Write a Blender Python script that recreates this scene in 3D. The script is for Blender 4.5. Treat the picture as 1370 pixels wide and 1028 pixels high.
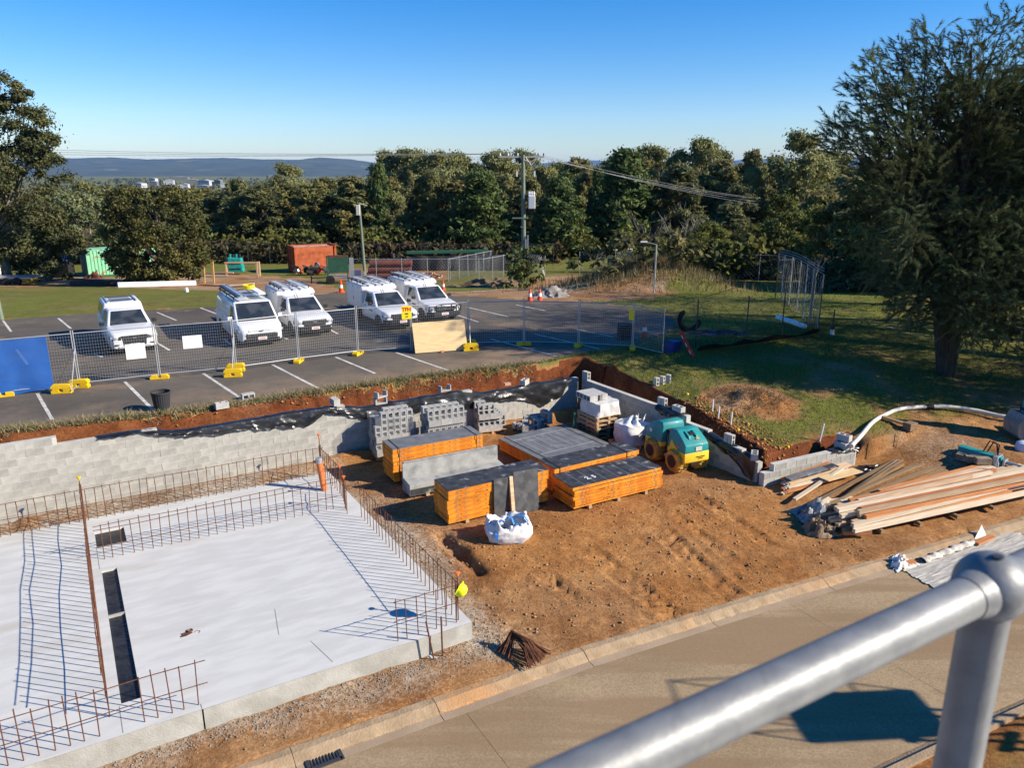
import bpy, bmesh, math, random
import numpy as np
from mathutils import Vector, Matrix
random.seed(7); RNG = np.random.default_rng(11)
for o in list(bpy.data.objects): bpy.data.objects.remove(o, do_unlink=True)
SC = bpy.context.scene; COL = SC.collection
# ------------------------------------------------------------------ camera
F_PX, HZ, CX, CY, CAM_H = 1029.0, 229.0, 685.0, 514.0, 8.4
TH = math.atan((CY-HZ)/F_PX); CT, ST = math.cos(TH), math.sin(TH)
cam_d = bpy.data.cameras.new('camera'); cam = bpy.data.objects.new('camera', cam_d); COL.objects.link(cam)
cam.location = (0, 0, CAM_H); cam.rotation_euler = (math.pi/2-TH, 0, 0)
cam_d.sensor_width = 36; cam_d.lens = F_PX/1370*36; cam_d.clip_start = .05; cam_d.clip_end = 60000
SC.camera = cam
cam_d.dof.use_dof = True; cam_d.dof.focus_distance = 26; cam_d.dof.aperture_fstop = 8.0
# ------------------------------------------------------------------ sky, sun, exposure
SUN_EL = math.radians(29.5); SUN_XY = Vector((.975, -.22)).normalized()      # horizontal direction towards the sun
world = bpy.data.worlds.new('World'); SC.world = world; world.use_nodes = True
nt = world.node_tree; bg = nt.nodes['Background']
sky = nt.nodes.new('ShaderNodeTexSky'); sky.sky_type = 'NISHITA'; sky.sun_disc = False
sky.sun_elevation = SUN_EL; sky.sun_rotation = math.atan2(SUN_XY.x, SUN_XY.y)
sky.altitude = 50; sky.air_density = 1.0; sky.dust_density = 0.0; sky.ozone_density = 3.0
hsv = nt.nodes.new('ShaderNodeHueSaturation'); hsv.inputs['Saturation'].default_value = 1.5; nt.links.new(sky.outputs[0], hsv.inputs['Color'])
wb = nt.nodes.new('ShaderNodeMix'); wb.data_type = 'RGBA'; wb.blend_type = 'MULTIPLY'; wb.inputs[0].default_value = 1; wb.inputs[7].default_value = (.92, .96, 1.2, 1); nt.links.new(hsv.outputs[0], wb.inputs[6])
nt.links.new(wb.outputs[2], bg.inputs[0]); bg.inputs[1].default_value = .08
sun_d = bpy.data.lights.new('sun', 'SUN'); sun_d.energy = 4.9; sun_d.angle = math.radians(.53); sun_d.color = (1, .90, .75)
sun = bpy.data.objects.new('sun', sun_d); COL.objects.link(sun)
SUN_DIR = Vector((SUN_XY.x*math.cos(SUN_EL), SUN_XY.y*math.cos(SUN_EL), math.sin(SUN_EL)))
sun.rotation_euler = SUN_DIR.to_track_quat('Z', 'Y').to_euler()
vs = SC.view_settings; vs.view_transform = 'Standard'; vs.look = 'None'; vs.exposure = 0.8; vs.gamma = 1.0
vs.use_curve_mapping = False
SC.render.engine = 'CYCLES'; SC.cycles.use_denoising = True
SC.cycles.max_bounces = 6; SC.cycles.diffuse_bounces = 3; SC.cycles.glossy_bounces = 3; SC.cycles.transmission_bounces = 4
SC.cycles.transparent_max_bounces = 8; SC.cycles.volume_bounces = 0

# ------------------------------------------------------------------ pixel -> place helpers
def U(px, py, z=0.0):
    u, v = px-CX, py-CY
    t = (z-CAM_H)/-(F_PX*ST+v*CT)
    return (u*t, (F_PX*CT-v*ST)*t)
def ZAT(px, py, Y):           # height of the pixel's ray at distance Y
    v = py-CY
    return CAM_H-(F_PX*ST+v*CT)*Y/(F_PX*CT-v*ST)
def XAT(px, py, Y):
    v = py-CY
    return (px-CX)*Y/(F_PX*CT-v*ST)
# ------------------------------------------------------------------ site axes: slab, road, stacks lie along A and B
A = Vector((.862, .507)); B = Vector((-.507, .862)); ANG = math.atan2(.507, .862)
def AB(s, t): return (A.x*s+B.x*t, A.y*s+B.y*t)
W0 = Vector((-12.3, 17.55)); WD = Vector((.845, .535)).normalized(); WN = Vector((-WD.y, WD.x)); WL = 17.4
WC = W0+WD*WL                                   # wall corner
SD0 = Vector((6.8, 20.0)); SDD = (SD0-WC); SL = SDD.length; SDD.normalize(); SN = Vector((-SDD.y, SDD.x))   # SN points outwards (right)
E0 = Vector((6.95, 19.75)); E1 = Vector((10.2, 21.4)); ED = (E1-E0); EL = ED.length; ED.normalize(); EN = Vector((-ED.y, ED.x))
KS = [-60, 1.4, 4.13, 7.59, 11.63, 15.62, 20.82, 60]; KT = [10.9, 10.43, 10.37, 10.27, 9.96, 9.58, 9.09, 5.5]
def kerb_t(s): return np.interp(s, KS, KT)
ROAD_Z = -.38
# ------------------------------------------------------------------ numpy noise
_P = RNG.random((256, 256))
def vnoise(x, y):
    xi = np.floor(x).astype(int); yi = np.floor(y).astype(int); fx = x-xi; fy = y-yi
    fx = fx*fx*(3-2*fx); fy = fy*fy*(3-2*fy); a = xi & 255; b = (xi+1) & 255; c = yi & 255; d = (yi+1) & 255
    return (_P[a, c]*(1-fx)+_P[b, c]*fx)*(1-fy)+(_P[a, d]*(1-fx)+_P[b, d]*fx)*fy
def fbm(x, y, sc=1., oct=4):
    r = 0; amp = .5; tot = 0
    for k in range(oct):
        r = r+amp*vnoise(x*sc+17.3*k, y*sc+5.1*k); tot += amp; amp *= .5; sc *= 2.03
    return r/tot-.5
def sstep(e0, e1, x):
    t = np.clip((x-e0)/(e1-e0), 0, 1); return t*t*(3-2*t)
def inpoly(x, y, poly):
    r = np.zeros(np.shape(x), bool); n = len(poly)
    for i in range(n):
        x0, y0 = poly[i]; x1, y1 = poly[(i+1) % n]
        if y0 == y1: continue
        c = ((y0 > y) != (y1 > y)) & (x < (x1-x0)*(y-y0)/(y1-y0)+x0); r ^= c
    return r
# ------------------------------------------------------------------ terrain height
def zout(dk):
    return np.interp(dk, [-20, -.3, 0, 3, 11.2, 14, 60], [-.3, -.3, -.25, .45, 1.38, 1.5, 1.5])
def far_fall(y):
    return np.interp(y, [38, 41, 46, 52, 58, 64, 75, 90, 140, 300, 700, 1500, 40000],
                     [0, 0, -.3, -.95, -1.6, -2.1, -2.5, -2.9, -5, -14, -26, -34, -34])
TRE = ([-6, -2, 2, 6, 10, 13, 16, 17.4, 19], [3.3, 3.2, 2.6, 2.15, 2.15, 1.9, 1.6, 1.5, 1.5])
PARK_PX = [(-120, 436), (0, 428), (150, 418), (290, 411), (400, 398), (450, 391), (540, 396), (620, 396), (700, 401), (790, 405), (860, 413), (900, 424), (905, 436),
           (885, 448), (840, 460), (790, 470), (745, 480), (700, 487), (650, 493), (600, 497), (540, 505), (480, 514), (400, 526), (330, 538), (230, 551), (100, 564), (0, 574), (-120, 586)]
PARK = [U(p[0], p[1], 1.5) for p in PARK_PX]
def height(x, y, fine=True):
    x = np.asarray(x, float); y = np.asarray(y, float)
    s = A.x*x+A.y*y; t = B.x*x+B.y*y; dk = t-kerb_t(s)
    out = zout(dk)+far_fall(y)
    out = out+fbm(x, y, .25, 3)*.25*sstep(12, 4, np.abs(dk-6))*sstep(4, 9, x)   # uneven bank on the right
    # road side
    pit = -.27+.27*sstep(0, 5, dk)
    ws = (x-W0.x)*WD.x+(y-W0.y)*WD.y; wn = (x-W0.x)*WN.x+(y-W0.y)*WN.y
    ss = (x-WC.x)*SDD.x+(y-WC.y)*SDD.y; sn = (x-WC.x)*SN.x+(y-WC.y)*SN.y
    es = (x-E0.x)*ED.x+(y-E0.y)*ED.y; en = (x-E0.x)*EN.x+(y-E0.y)*EN.y
    wob = fbm(x, y, .9, 5)*.8
    # trench behind the long wall
    floor1 = np.interp(ws, [-4, 8, 17.4], [1.02, .76, .40])+fbm(x, y, 1.1, 4)*.4
    e = np.interp(ws, *TRE)+wob*.5
    main = floor1+(out-floor1)*sstep(-.32, .0, np.maximum(wn-e, sn-1.35-wob*.3))
    # trench outside the side wall and the short wall
    floor2 = np.interp(ss, [0, 5, 8.5], [.35, .1, -.05])+fbm(x, y, 1.3, 3)*.2
    e2 = np.interp(ss, [-2, 0, 4, 7, 8.5], [1.5, 1.35, 1.2, .95, .7])+wob*.4
    zs = floor2+(out-floor2)*sstep(-.3, .05, sn-e2)
    floor3 = .05+fbm(x, y, 1.3, 3)*.15
    zsh = floor3+(out-floor3)*sstep(-.28, .05, en-(.75+wob*.4))
    up = np.minimum(zs, np.where(ss > SL-3, zsh, 99))
    z_r = np.where(es < EL, np.where((en > .12) | (ss < SL-.5), up, pit),
                   np.where(en > .12, up+(out-up)*sstep(0, 1, es-EL), pit+(out-pit)*sstep(0, 4, es-EL)))
    z = np.where((ss < 0) & (wn > .12), main, np.where((sn > .12) & (ss >= 0), z_r, pit))
    # road cut, near verge
    rd = ROAD_Z-.05
    z = np.where(dk < -.02, rd, z)
    nv = dk < -4.75
    z = np.where(nv, ROAD_Z+.07+np.clip((-dk-4.9)*.03, 0, 2), z)
    # heap of soil on the bank
    hx, hy = U(1003, 533, 1.15)
    d2 = ((x-hx)/1.5)**2+((y-hy)/1.3)**2
    z = z+.24*np.exp(-d2*1.2)*(1+2.2*fbm(x, y, 1.8, 4))*(sn > 1.0)
    # excavated yard past the car park
    mx, my = 9.2, 52.
    z = z+2.0*np.exp(-(((x-mx)/4.6)**2+((y-my)/3.4)**2))*(1+.5*fbm(x, y, .7, 3))
    if fine:
        inp = (dk > 0) & (wn < .12) & ((sn < .12) | (es > -.5)) & (y < 32)
        near = sstep(60, 30, y)
        z = z+near*np.where(inp, fbm(x, y, 1.2, 4)*.11+fbm(x, y, 4.5, 4)*.05, fbm(x, y, 1.5, 4)*.11)*(dk > 0)
        # heaped spoil along the foot of the long wall and the slab
        z = z+np.where(inp, .16*np.exp(-((wn+.25)/.35)**2)*(ws > 0)*(1+fbm(x, y, 2, 3)), 0)
        # caterpillar / tyre ruts
        for (p0, p1, wd) in (((787, 734), (904, 821), .34), ((880, 705), (985, 797), .34), ((720, 760), (770, 800), .25), ((935, 668), (1030, 728), .24), ((905, 690), (1000, 760), .2)):
            q0 = np.array(U(*p0, -.05)); q1 = np.array(U(*p1, -.2)); dv = q1-q0; L = np.hypot(*dv); dv = dv/L
            al = (x-q0[0])*dv[0]+(y-q0[1])*dv[1]; ac = -(x-q0[0])*dv[1]+(y-q0[1])*dv[0]
            m = sstep(wd, wd*.6, np.abs(ac))*sstep(-.3, .2, al)*sstep(L+.3, L-.2, al)
            lug = np.clip(1.6*np.sin((al+np.abs(ac)*.8+.5*fbm(x, y, 2, 2))*2*math.pi/.23), -1, 1)*np.clip(.55+2.4*fbm(x, y, 1.3, 3), 0, 1.2)
            z = z+m*(-.02+.03*lug+fbm(x, y, 6, 2)*.09)+.02*np.exp(-((np.abs(ac)-wd)/.09)**2)*sstep(-.3, .2, al)*sstep(L+.3, L-.2, al)
        # narrow gully beside the slab
        gq = [U(592, 716, 0), U(612, 735, -.02), U(640, 760, -.05)]
        for k in range(2):
            q0 = np.array(gq[k]); q1 = np.array(gq[k+1]); dv = q1-q0; L = np.hypot(*dv); dv /= L
            al = np.clip((x-q0[0])*dv[0]+(y-q0[1])*dv[1], 0, L)
            d = np.hypot(x-q0[0]-al*dv[0], y-q0[1]-al*dv[1])
            z = z-.2*np.exp(-(d/.16)**2)
        # footing trench between slab and the long wall
        z = np.where(inp & (s < 5.9) & (t > 11.3), np.minimum(z, .06+np.where(t > 20.1, fbm(x, y, 2, 3)*.1, -.15)), z)
    lot = inpoly(x, y, PARK)
    z = np.where(lot, np.minimum(z, 1.46), z)
    return z
def gz(x, y): return float(height(np.array([x]), np.array([y]))[0])
def G(px, py, dz=0.0):        # the ground point seen at a pixel
    z = 0.8
    for k in range(40):
        x, y = U(px, py, z+dz); z = z*.5+gz(x, y)*.5
    return Vector((x, y, gz(x, y)))
# ------------------------------------------------------------------ materials
MATS = {}
def M(name, col, col2=None, rough=.8, scale=4., detail=5, lo=.38, hi=.62, bump=0., bscale=40., metal=0., spec=.3,
      rnd=0., world_co=False, stain=None, sscale=1.2, slo=.55, shi=.7, coat=0., stretch=None, alpha=1., tint=None, transl=0.):
    if name in MATS: return MATS[name]
    m = bpy.data.materials.new(name); m.use_nodes = True; n = m.node_tree.nodes; l = m.node_tree.links
    bs = n['Principled BSDF']; bs.inputs['Roughness'].default_value = rough; bs.inputs['Metallic'].default_value = metal
    bs.inputs['Specular IOR Level'].default_value = spec; bs.inputs['Coat Weight'].default_value = coat; bs.inputs['Alpha'].default_value = alpha
    if world_co:
        g = n.new('ShaderNodeNewGeometry'); co = g.outputs['Position']
    else:
        g = n.new('ShaderNodeTexCoord'); co = g.outputs['Object']
    if stretch:
        mp = n.new('ShaderNodeMapping'); mp.inputs['Scale'].default_value = stretch; l.new(co, mp.inputs[0]); co = mp.outputs[0]
    def noise(sc, det):
        t = n.new('ShaderNodeTexNoise'); t.inputs['Scale'].default_value = sc; t.inputs['Detail'].default_value = det; l.new(co, t.inputs['Vector']); return t.outputs[0]
    def ramp(f, a, b):
        r = n.new('ShaderNodeMapRange'); r.inputs['From Min'].default_value = a; r.inputs['From Max'].default_value = b; l.new(f, r.inputs[0]); return r.outputs[0]
    def mix(f, a, b, mode='MIX'):
        x = n.new('ShaderNodeMix'); x.data_type = 'RGBA'; x.blend_type = mode
        if isinstance(f, float): x.inputs[0].default_value = f
        else: l.new(f, x.inputs[0])
        for k, v in ((6, a), (7, b)):
            if isinstance(v, tuple): x.inputs[k].default_value = v+(1,)*(4-len(v))
            else: l.new(v, x.inputs[k])
        return x.outputs[2]
    c = tuple(col)
    if col2: c = mix(ramp(noise(scale, detail), lo, hi), tuple(col), tuple(col2))
    if stain: c = mix(ramp(noise(sscale, 6), slo, shi), c, tuple(stain))
    if tint:
        at = n.new('ShaderNodeAttribute'); at.attribute_name = tint
        c = mix(1.0, c, at.outputs['Color'], 'MULTIPLY')
    if rnd:
        oi = n.new('ShaderNodeObjectInfo'); v = n.new('ShaderNodeMapRange'); v.inputs['To Min'].default_value = 1-rnd; v.inputs['To Max'].default_value = 1+rnd
        l.new(oi.outputs['Random'], v.inputs[0]); hs = n.new('ShaderNodeHueSaturation'); l.new(v.outputs[0], hs.inputs['Value'])
        if isinstance(c, tuple): hs.inputs['Color'].default_value = c+(1,)*(4-len(c))
        else: l.new(c, hs.inputs['Color'])
        c = hs.outputs[0]
    if isinstance(c, tuple): bs.inputs['Base Color'].default_value = c+(1,)*(4-len(c))
    else: l.new(c, bs.inputs['Base Color'])
    if bump:
        b = n.new('ShaderNodeBump'); b.inputs['Strength'].default_value = bump; b.inputs['Distance'].default_value = .02
        l.new(noise(bscale, 6), b.inputs['Height']); l.new(b.outputs[0], bs.inputs['Normal'])
    if transl:
        tr = n.new('ShaderNodeBsdfTranslucent'); ms = n.new('ShaderNodeMixShader'); ms.inputs[0].default_value = transl
        if isinstance(c, tuple): tr.inputs[0].default_value = c+(1,)*(4-len(c))
        else: l.new(c, tr.inputs[0])
        l.new(bs.outputs[0], ms.inputs[1]); l.new(tr.outputs[0], ms.inputs[2]); l.new(ms.outputs[0], n['Material Output'].inputs[0])
    MATS[name] = m; return m
m_conc = M('slab_concrete', (.57, .565, .53), (.505, .50, .47), .85, 2.6, 10, lo=.40, hi=.60, bump=.15, bscale=60, stain=(.46, .43, .37), sscale=.9, slo=.58, shi=.74, stretch=(.45, 1.6, 1))
m_conc_edge = M('edge_concrete', (.42, .41, .37), (.32, .31, .27), .9, 2.5, 6, bump=.35, bscale=30, world_co=True)
m_block = M('block_concrete', (.38, .365, .325), (.31, .30, .27), .95, 6, 6, bump=.4, bscale=70, rnd=.13)
m_mortar = M('mortar', (.52, .50, .45), (.42, .405, .365), .95, 3, 6, bump=.5, bscale=30)
m_block2 = M('new_block', (.40, .39, .365), (.31, .305, .29), .95, 8, 5, bump=.4, bscale=60, rnd=.12)
m_rust = M('rusty_bar', (.17, .065, .03), (.09, .035, .02), .85, 12, 4)
m_black = M('black_plastic', (.012, .012, .013), (.02, .02, .021), .3, 3, 4, bump=.6, bscale=9, spec=.5)
m_blackm = M('black_matt', (.02, .02, .02), None, .7)
m_galv = M('galvanised', (.50, .51, .52), (.40, .41, .43), .38, 9, 5, metal=.85, bump=.05, bscale=30)
m_galvdull = M('fence_steel', (.42, .43, .44), None, .5, metal=.6)
m_steeldark = M('dark_steel', (.06, .06, .065), None, .5, metal=.3)
m_orange = M('form_orange', (.74, .26, .018), (.58, .18, .014), .65, 4, 7, lo=.42, hi=.58, stain=(.30, .16, .07), sscale=7, slo=.56, shi=.70, rnd=.16, bump=.1, bscale=30)
m_ply_dark = M('form_ply', (.03, .03, .033), (.06, .06, .06), .55, 4, 6, stain=(.26, .25, .24), sscale=3.2, slo=.57, shi=.68)
m_ply_grey = M('form_ply_grey', (.12, .125, .13), (.17, .175, .18), .6, 3, 6, stain=(.26, .26, .255), sscale=2.0, slo=.58, shi=.72)
m_beam = M('beam_grey', (.36, .36, .34), (.26, .26, .25), .85, 4, 6, bump=.2, stain=(.16, .16, .155), sscale=2.5, slo=.56, shi=.75)
m_pallet = M('pallet_wood', (.50, .35, .20), (.36, .24, .13), .9, 6, 5, rnd=.2, stretch=(1, 6, 6))
m_palletgreen = M('pallet_green', (.03, .075, .055), (.05, .10, .07), .85, 6, 5)
m_ply = M('plywood', (.68, .50, .27), (.60, .43, .22), .8, 2.5, 5, stretch=(1, 5, 5))
m_white = M('car_white', (.68, .68, .68), None, .3, spec=.5, coat=.5)
m_canopy = M('canopy_white', (.66, .66, .66), None, .4, spec=.4)
m_glass = M('car_glass', (.02, .026, .03), (.05, .055, .06), .04, 1.6, 3, lo=.45, hi=.6, spec=1.0)
m_tyre = M('tyre', (.018, .018, .018), None, .9)
m_rim = M('rim', (.42, .43, .44), None, .4, metal=.6)
m_trim = M('black_trim', (.02, .02, .022), None, .55)
m_chrome = M('chrome', (.7, .7, .72), None, .2, metal=.9)
m_lamp = M('headlamp', (.55, .58, .62), None, .1, metal=.3, spec=.8)
m_plate = M('plate', (.75, .72, .70), None, .5)
m_red = M('red_plastic', (.55, .035, .02), None, .5)
m_conor = M('cone_orange', (.75, .09, .02), None, .55)
m_yel = M('yellow_plastic', (.75, .47, .01), (.62, .38, .01), .6, 6)
m_capor = M('cap_orange', (.85, .16, .03), None, .5)
m_pvc = M('pvc_orange', (.72, .20, .06), (.6, .16, .05), .45, 5)
m_hiyel = M('hat_yellow', (.80, .85, .02), None, .4)
m_bag = M('bulk_bag', (.66, .65, .63), (.54, .53, .52), .8, 5, bump=.4, bscale=12)
m_blue = M('blue_tape', (.05, .22, .55), None, .7)
m_teal = M('teal_paint', (.02, .26, .26), (.015, .20, .21), .5, 3, coat=.1, stain=(.14, .17, .13), sscale=5, slo=.58, shi=.74)
m_ryel = M('roller_yellow', (.78, .52, .03), (.68, .44, .03), .5, 4, stain=(.35, .22, .06), sscale=4, slo=.58, shi=.75)
m_drum = M('drum_steel', (.58, .36, .04), (.30, .17, .06), .8, 6)
m_timber = M('timber', (.58, .42, .27), (.47, .31, .18), .85, 3, 5, rnd=.22, stretch=(.6, 7, 7))
m_timber_or = M('timber_formply', (.50, .22, .09), (.40, .16, .06), .8, 3, 5, rnd=.18, stretch=(.6, 7, 7))
m_timber_pale = M('timber_pale', (.66, .56, .42), (.56, .45, .32), .85, 3, 5, rnd=.15, stretch=(.6, 7, 7))
m_timber_grey = M('timber_weathered', (.27, .18, .10), (.20, .13, .07), .9, 3, 5, rnd=.2, stretch=(.6, 7, 7))
m_cloth = M('dust_sheet', (.42, .40, .36), (.36, .34, .30), .95, 3, 5, bump=.4, bscale=10)
m_blueshade = M('shade_cloth', (.012, .10, .38), (.01, .085, .33), .8, 3, alpha=.86)
m_white_p = M('white_plastic', (.78, .78, .77), None, .5)
m_polegreen = M('treated_pole', (.20, .24, .18), (.14, .17, .13), .9, 3, 5, stretch=(8, 8, .6))
m_pipered = M('red_pipe', (.16, .05, .035), (.11, .035, .025), .7, 3)
m_contgreen = M('container_green', (.20, .50, .30), (.24, .54, .34), .7, 1.2, stain=(.28, .18, .08), sscale=1.5, slo=.58, shi=.68)
m_contdark = M('container_door', (.04, .12, .08), (.06, .16, .1), .7, 2)
m_binorange = M('bin_orange', (.46, .12, .04), (.36, .085, .03), .75, 2, stain=(.2, .05, .02), sscale=1.5, slo=.55, shi=.7)
m_yelrope = M('yellow_hose', (.85, .6, .02), None, .5)
m_sign = M('sign_yellow', (.85, .65, .02), None, .5)
m_hose = M('hose_white', (.62, .60, .54), (.52, .49, .43), .6, 4)
m_alu = M('aluminium', (.62, .63, .65), None, .35, metal=.7)
m_bark = M('bark', (.075, .06, .045), (.12, .10, .08), .95, 4, 5, bump=.6, bscale=10, stretch=(3, 3, .6))
m_bark_pale = M('bark_pale', (.30, .27, .22), (.16, .14, .11), .9, 3, 5, stretch=(2, 2, .5))
# ------------------------------------------------------------------ mesh builder
class MB:
    def __init__(s): s.v = []; s.f = []
    def add(s, vs, fs, M4=None):
        n = len(s.v)
        if M4 is not None: vs = [tuple(M4 @ Vector(p)) for p in vs]
        s.v += [tuple(p) for p in vs]; s.f += [tuple(i+n for i in f) for f in fs]; return s
    def box(s, c, d, rz=0., M4=None):
        x, y, z = d[0]/2, d[1]/2, d[2]/2
        vs = [(-x,-y,-z),(x,-y,-z),(x,y,-z),(-x,y,-z),(-x,-y,z),(x,-y,z),(x,y,z),(-x,y,z)]
        m = Matrix.Translation(c) @ Matrix.Rotation(rz, 4, 'Z')
        if M4 is not None: m = M4 @ m
        return s.add(vs, [(3,2,1,0),(4,5,6,7),(0,1,5,4),(1,2,6,5),(2,3,7,6),(3,0,4,7)], m)
    def hexa(s, p):   # 8 corners: bottom 4 (ccw), top 4
        return s.add(p, [(3,2,1,0),(4,5,6,7),(0,1,5,4),(1,2,6,5),(2,3,7,6),(3,0,4,7)])
    def tube(s, pts, r, n=8, cap=True):
        pts = [Vector(p) for p in pts]; k = len(pts); rs = r if isinstance(r, (list, tuple)) else [r]*k
        vs = []; fs = []; up = None
        for i, p in enumerate(pts):
            d = (pts[min(i+1, k-1)]-pts[max(i-1, 0)])
            d = d.normalized() if d.length > 1e-9 else Vector((0, 0, 1))
            if up is None:
                up = Vector((0, 0, 1)) if abs(d.z) < .9 else Vector((1, 0, 0))
            e1 = d.cross(up)
            e1 = e1.normalized() if e1.length > 1e-6 else d.orthogonal().normalized()
            e2 = e1.cross(d).normalized(); up = e2
            for j in range(n):
                a = 2*math.pi*j/n; vs.append(p+(e1*math.cos(a)+e2*math.sin(a))*rs[i])
        for i in range(k-1):
            for j in range(n):
                a = i*n+j; b = i*n+(j+1) % n; fs.append((a, b, b+n, a+n))
        if cap: fs.append(tuple(reversed(range(n)))); fs.append(tuple(range((k-1)*n, k*n)))
        return s.add(vs, fs)
    def bar(s, p0, p1, w, h=None, up=(0, 0, 1)):    # rectangular bar
        p0 = Vector(p0); p1 = Vector(p1); h = h or w; d = (p1-p0).normalized(); u = Vector(up)
        if abs(d.dot(u)) > .98: u = Vector((1, 0, 0))
        e1 = d.cross(u).normalized()*w/2; e2 = e1.cross(d).normalized()*h/2
        v = [p0-e1-e2, p0+e1-e2, p0+e1+e2, p0-e1+e2, p1-e1-e2, p1+e1-e2, p1+e1+e2, p1-e1+e2]
        return s.add(v, [(0,1,2,3),(7,6,5,4),(0,4,5,1),(1,5,6,2),(2,6,7,3),(3,7,4,0)])
    def lathe(s, prof, n=16, M4=None, cap=True):       # prof: (r, z)
        vs = []; fs = []
        for r, z in prof:
            for j in range(n):
                a = 2*math.pi*j/n; vs.append((r*math.cos(a), r*math.sin(a), z))
        for i in range(len(prof)-1):
            for j in range(n):
                a = i*n+j; b = i*n+(j+1) % n; fs.append((a, b, b+n, a+n))
        if cap: fs.append(tuple(reversed(range(n)))); fs.append(tuple(range((len(prof)-1)*n, len(prof)*n)))
        return s.add(vs, fs, M4)
    def prism(s, poly, y0, y1, M4=None):     # poly in (x, z), extruded along y
        n = len(poly); vs = [(p[0], y0, p[1]) for p in poly]+[(p[0], y1, p[1]) for p in poly]
        fs = [tuple(range(n)), tuple(reversed(range(n, 2*n)))]+[((i+1) % n, i, i+n, (i+1) % n+n) for i in range(n)]
        return s.add(vs, fs, M4)
    def loft(s, secs, cap=True):
        n = len(secs[0]); vs = [p for q in secs for p in q]; fs = []
        for i in range(len(secs)-1):
            for j in range(n):
                a = i*n+j; b = i*n+(j+1) % n; fs.append((a, b, b+n, a+n))
        if cap: fs.append(tuple(reversed(range(n)))); fs.append(tuple(range((len(secs)-1)*n, len(secs)*n)))
        return s.add(vs, fs)
    def sheet(s, fn, nu, nv):
        vs = [fn(i/nu, j/nv) for i in range(nu+1) for j in range(nv+1)]
        fs = [(i*(nv+1)+j, (i+1)*(nv+1)+j, (i+1)*(nv+1)+j+1, i*(nv+1)+j+1) for i in range(nu) for j in range(nv)]
        return s.add(vs, fs)
    def mesh(s, name, mat, smooth=False, bevel=0., seg=2):
        me = bpy.data.meshes.new(name); me.from_pydata(s.v, [], s.f); me.validate()
        bm = bmesh.new(); bm.from_mesh(me)
        if bevel:
            es = [e for e in bm.edges if len(e.link_faces) == 2 and e.calc_face_angle(0) > .5]
            bmesh.ops.bevel(bm, geom=es, offset=bevel, segments=seg, profile=.5, affect='EDGES', clamp_overlap=True)
        bmesh.ops.recalc_face_normals(bm, faces=bm.faces); bm.to_mesh(me); bm.free()
        if smooth:
            me.polygons.foreach_set('use_smooth', [True]*len(me.polygons))
            try: me.set_sharp_from_angle(angle=math.radians(38))
            except Exception: pass
        me.materials.append(mat); return me
    def build(s, name, mat, parent=None, smooth=False, bevel=0., seg=2):
        return put(name, s.mesh(name, mat, smooth, bevel, seg), parent)
def put(name, me, parent=None, loc=None, rz=None):
    o = bpy.data.objects.new(name, me); COL.objects.link(o)
    if parent is not None: o.parent = parent
    if loc is not None: o.location = loc
    if rz is not None: o.rotation_euler = (0, 0, rz)
    return o
def tag(o, label, cat, group=None, kind=None):
    if label: o['label'] = label
    if cat: o['category'] = cat
    if group: o['group'] = group
    if kind: o['kind'] = kind
    return o
def struct(o): o['kind'] = 'structure'; return o
def stuff(o, label=None, cat=None): o['kind'] = 'stuff'; return tag(o, label, cat)
def thing(name, label, cat, loc=(0, 0, 0), rz=0., group=None):
    o = bpy.data.objects.new(name, None); COL.objects.link(o); o.location = loc; o.rotation_euler = (0, 0, rz); o.empty_display_size = .2
    return tag(o, label, cat, group)
def dup(root, loc=None, rz=None, label=None, group=None, rot=None):
    def cp(o, par):
        c = o.copy(); COL.objects.link(c)
        if par is not None: c.parent = par
        for ch in o.children: cp(ch, c)
        return c
    r = cp(root, None)
    if loc is not None: r.location = loc
    if rz is not None: r.rotation_euler = (0, 0, rz)
    if rot is not None: r.rotation_euler = rot
    if label: r['label'] = label
    if group: r['group'] = group
    return r
def text_obj(name, txt, size, mat, parent, loc, rot, bold=0.0, align='CENTER'):
    cu = bpy.data.curves.new(name, 'FONT'); cu.body = txt; cu.size = size; cu.align_x = align; cu.align_y = 'CENTER'; cu.offset = bold; cu.extrude = .001
    t = bpy.data.objects.new(name, cu); COL.objects.link(t)
    dg = bpy.context.evaluated_depsgraph_get(); me = bpy.data.meshes.new_from_object(t.evaluated_get(dg))
    bpy.data.objects.remove(t, do_unlink=True); me.materials.clear(); me.materials.append(mat)
    o = put(name, me, parent); o.location = loc; o.rotation_euler = rot; return o
def raw_mesh(name, verts, faces4, mat, smooth=False, tint=None):   # numpy arrays; faces (n,3|4)
    me = bpy.data.meshes.new(name); nv = len(verts); nf, k = faces4.shape
    me.vertices.add(nv); me.vertices.foreach_set('co', np.ascontiguousarray(verts, np.float32).ravel())
    me.loops.add(nf*k); me.loops.foreach_set('vertex_index', np.ascontiguousarray(faces4, np.int32).ravel())
    me.polygons.add(nf); me.polygons.foreach_set('loop_start', np.arange(0, nf*k, k, dtype=np.int32))
    if smooth: me.polygons.foreach_set('use_smooth', np.ones(nf, bool))
    if tint is not None:
        at = me.color_attributes.new('tint', 'FLOAT_COLOR', 'POINT'); at.data.foreach_set('color', np.ascontiguousarray(tint, np.float32).ravel())
    me.update(calc_edges=True); me.validate(); me.materials.append(mat); return me
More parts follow.
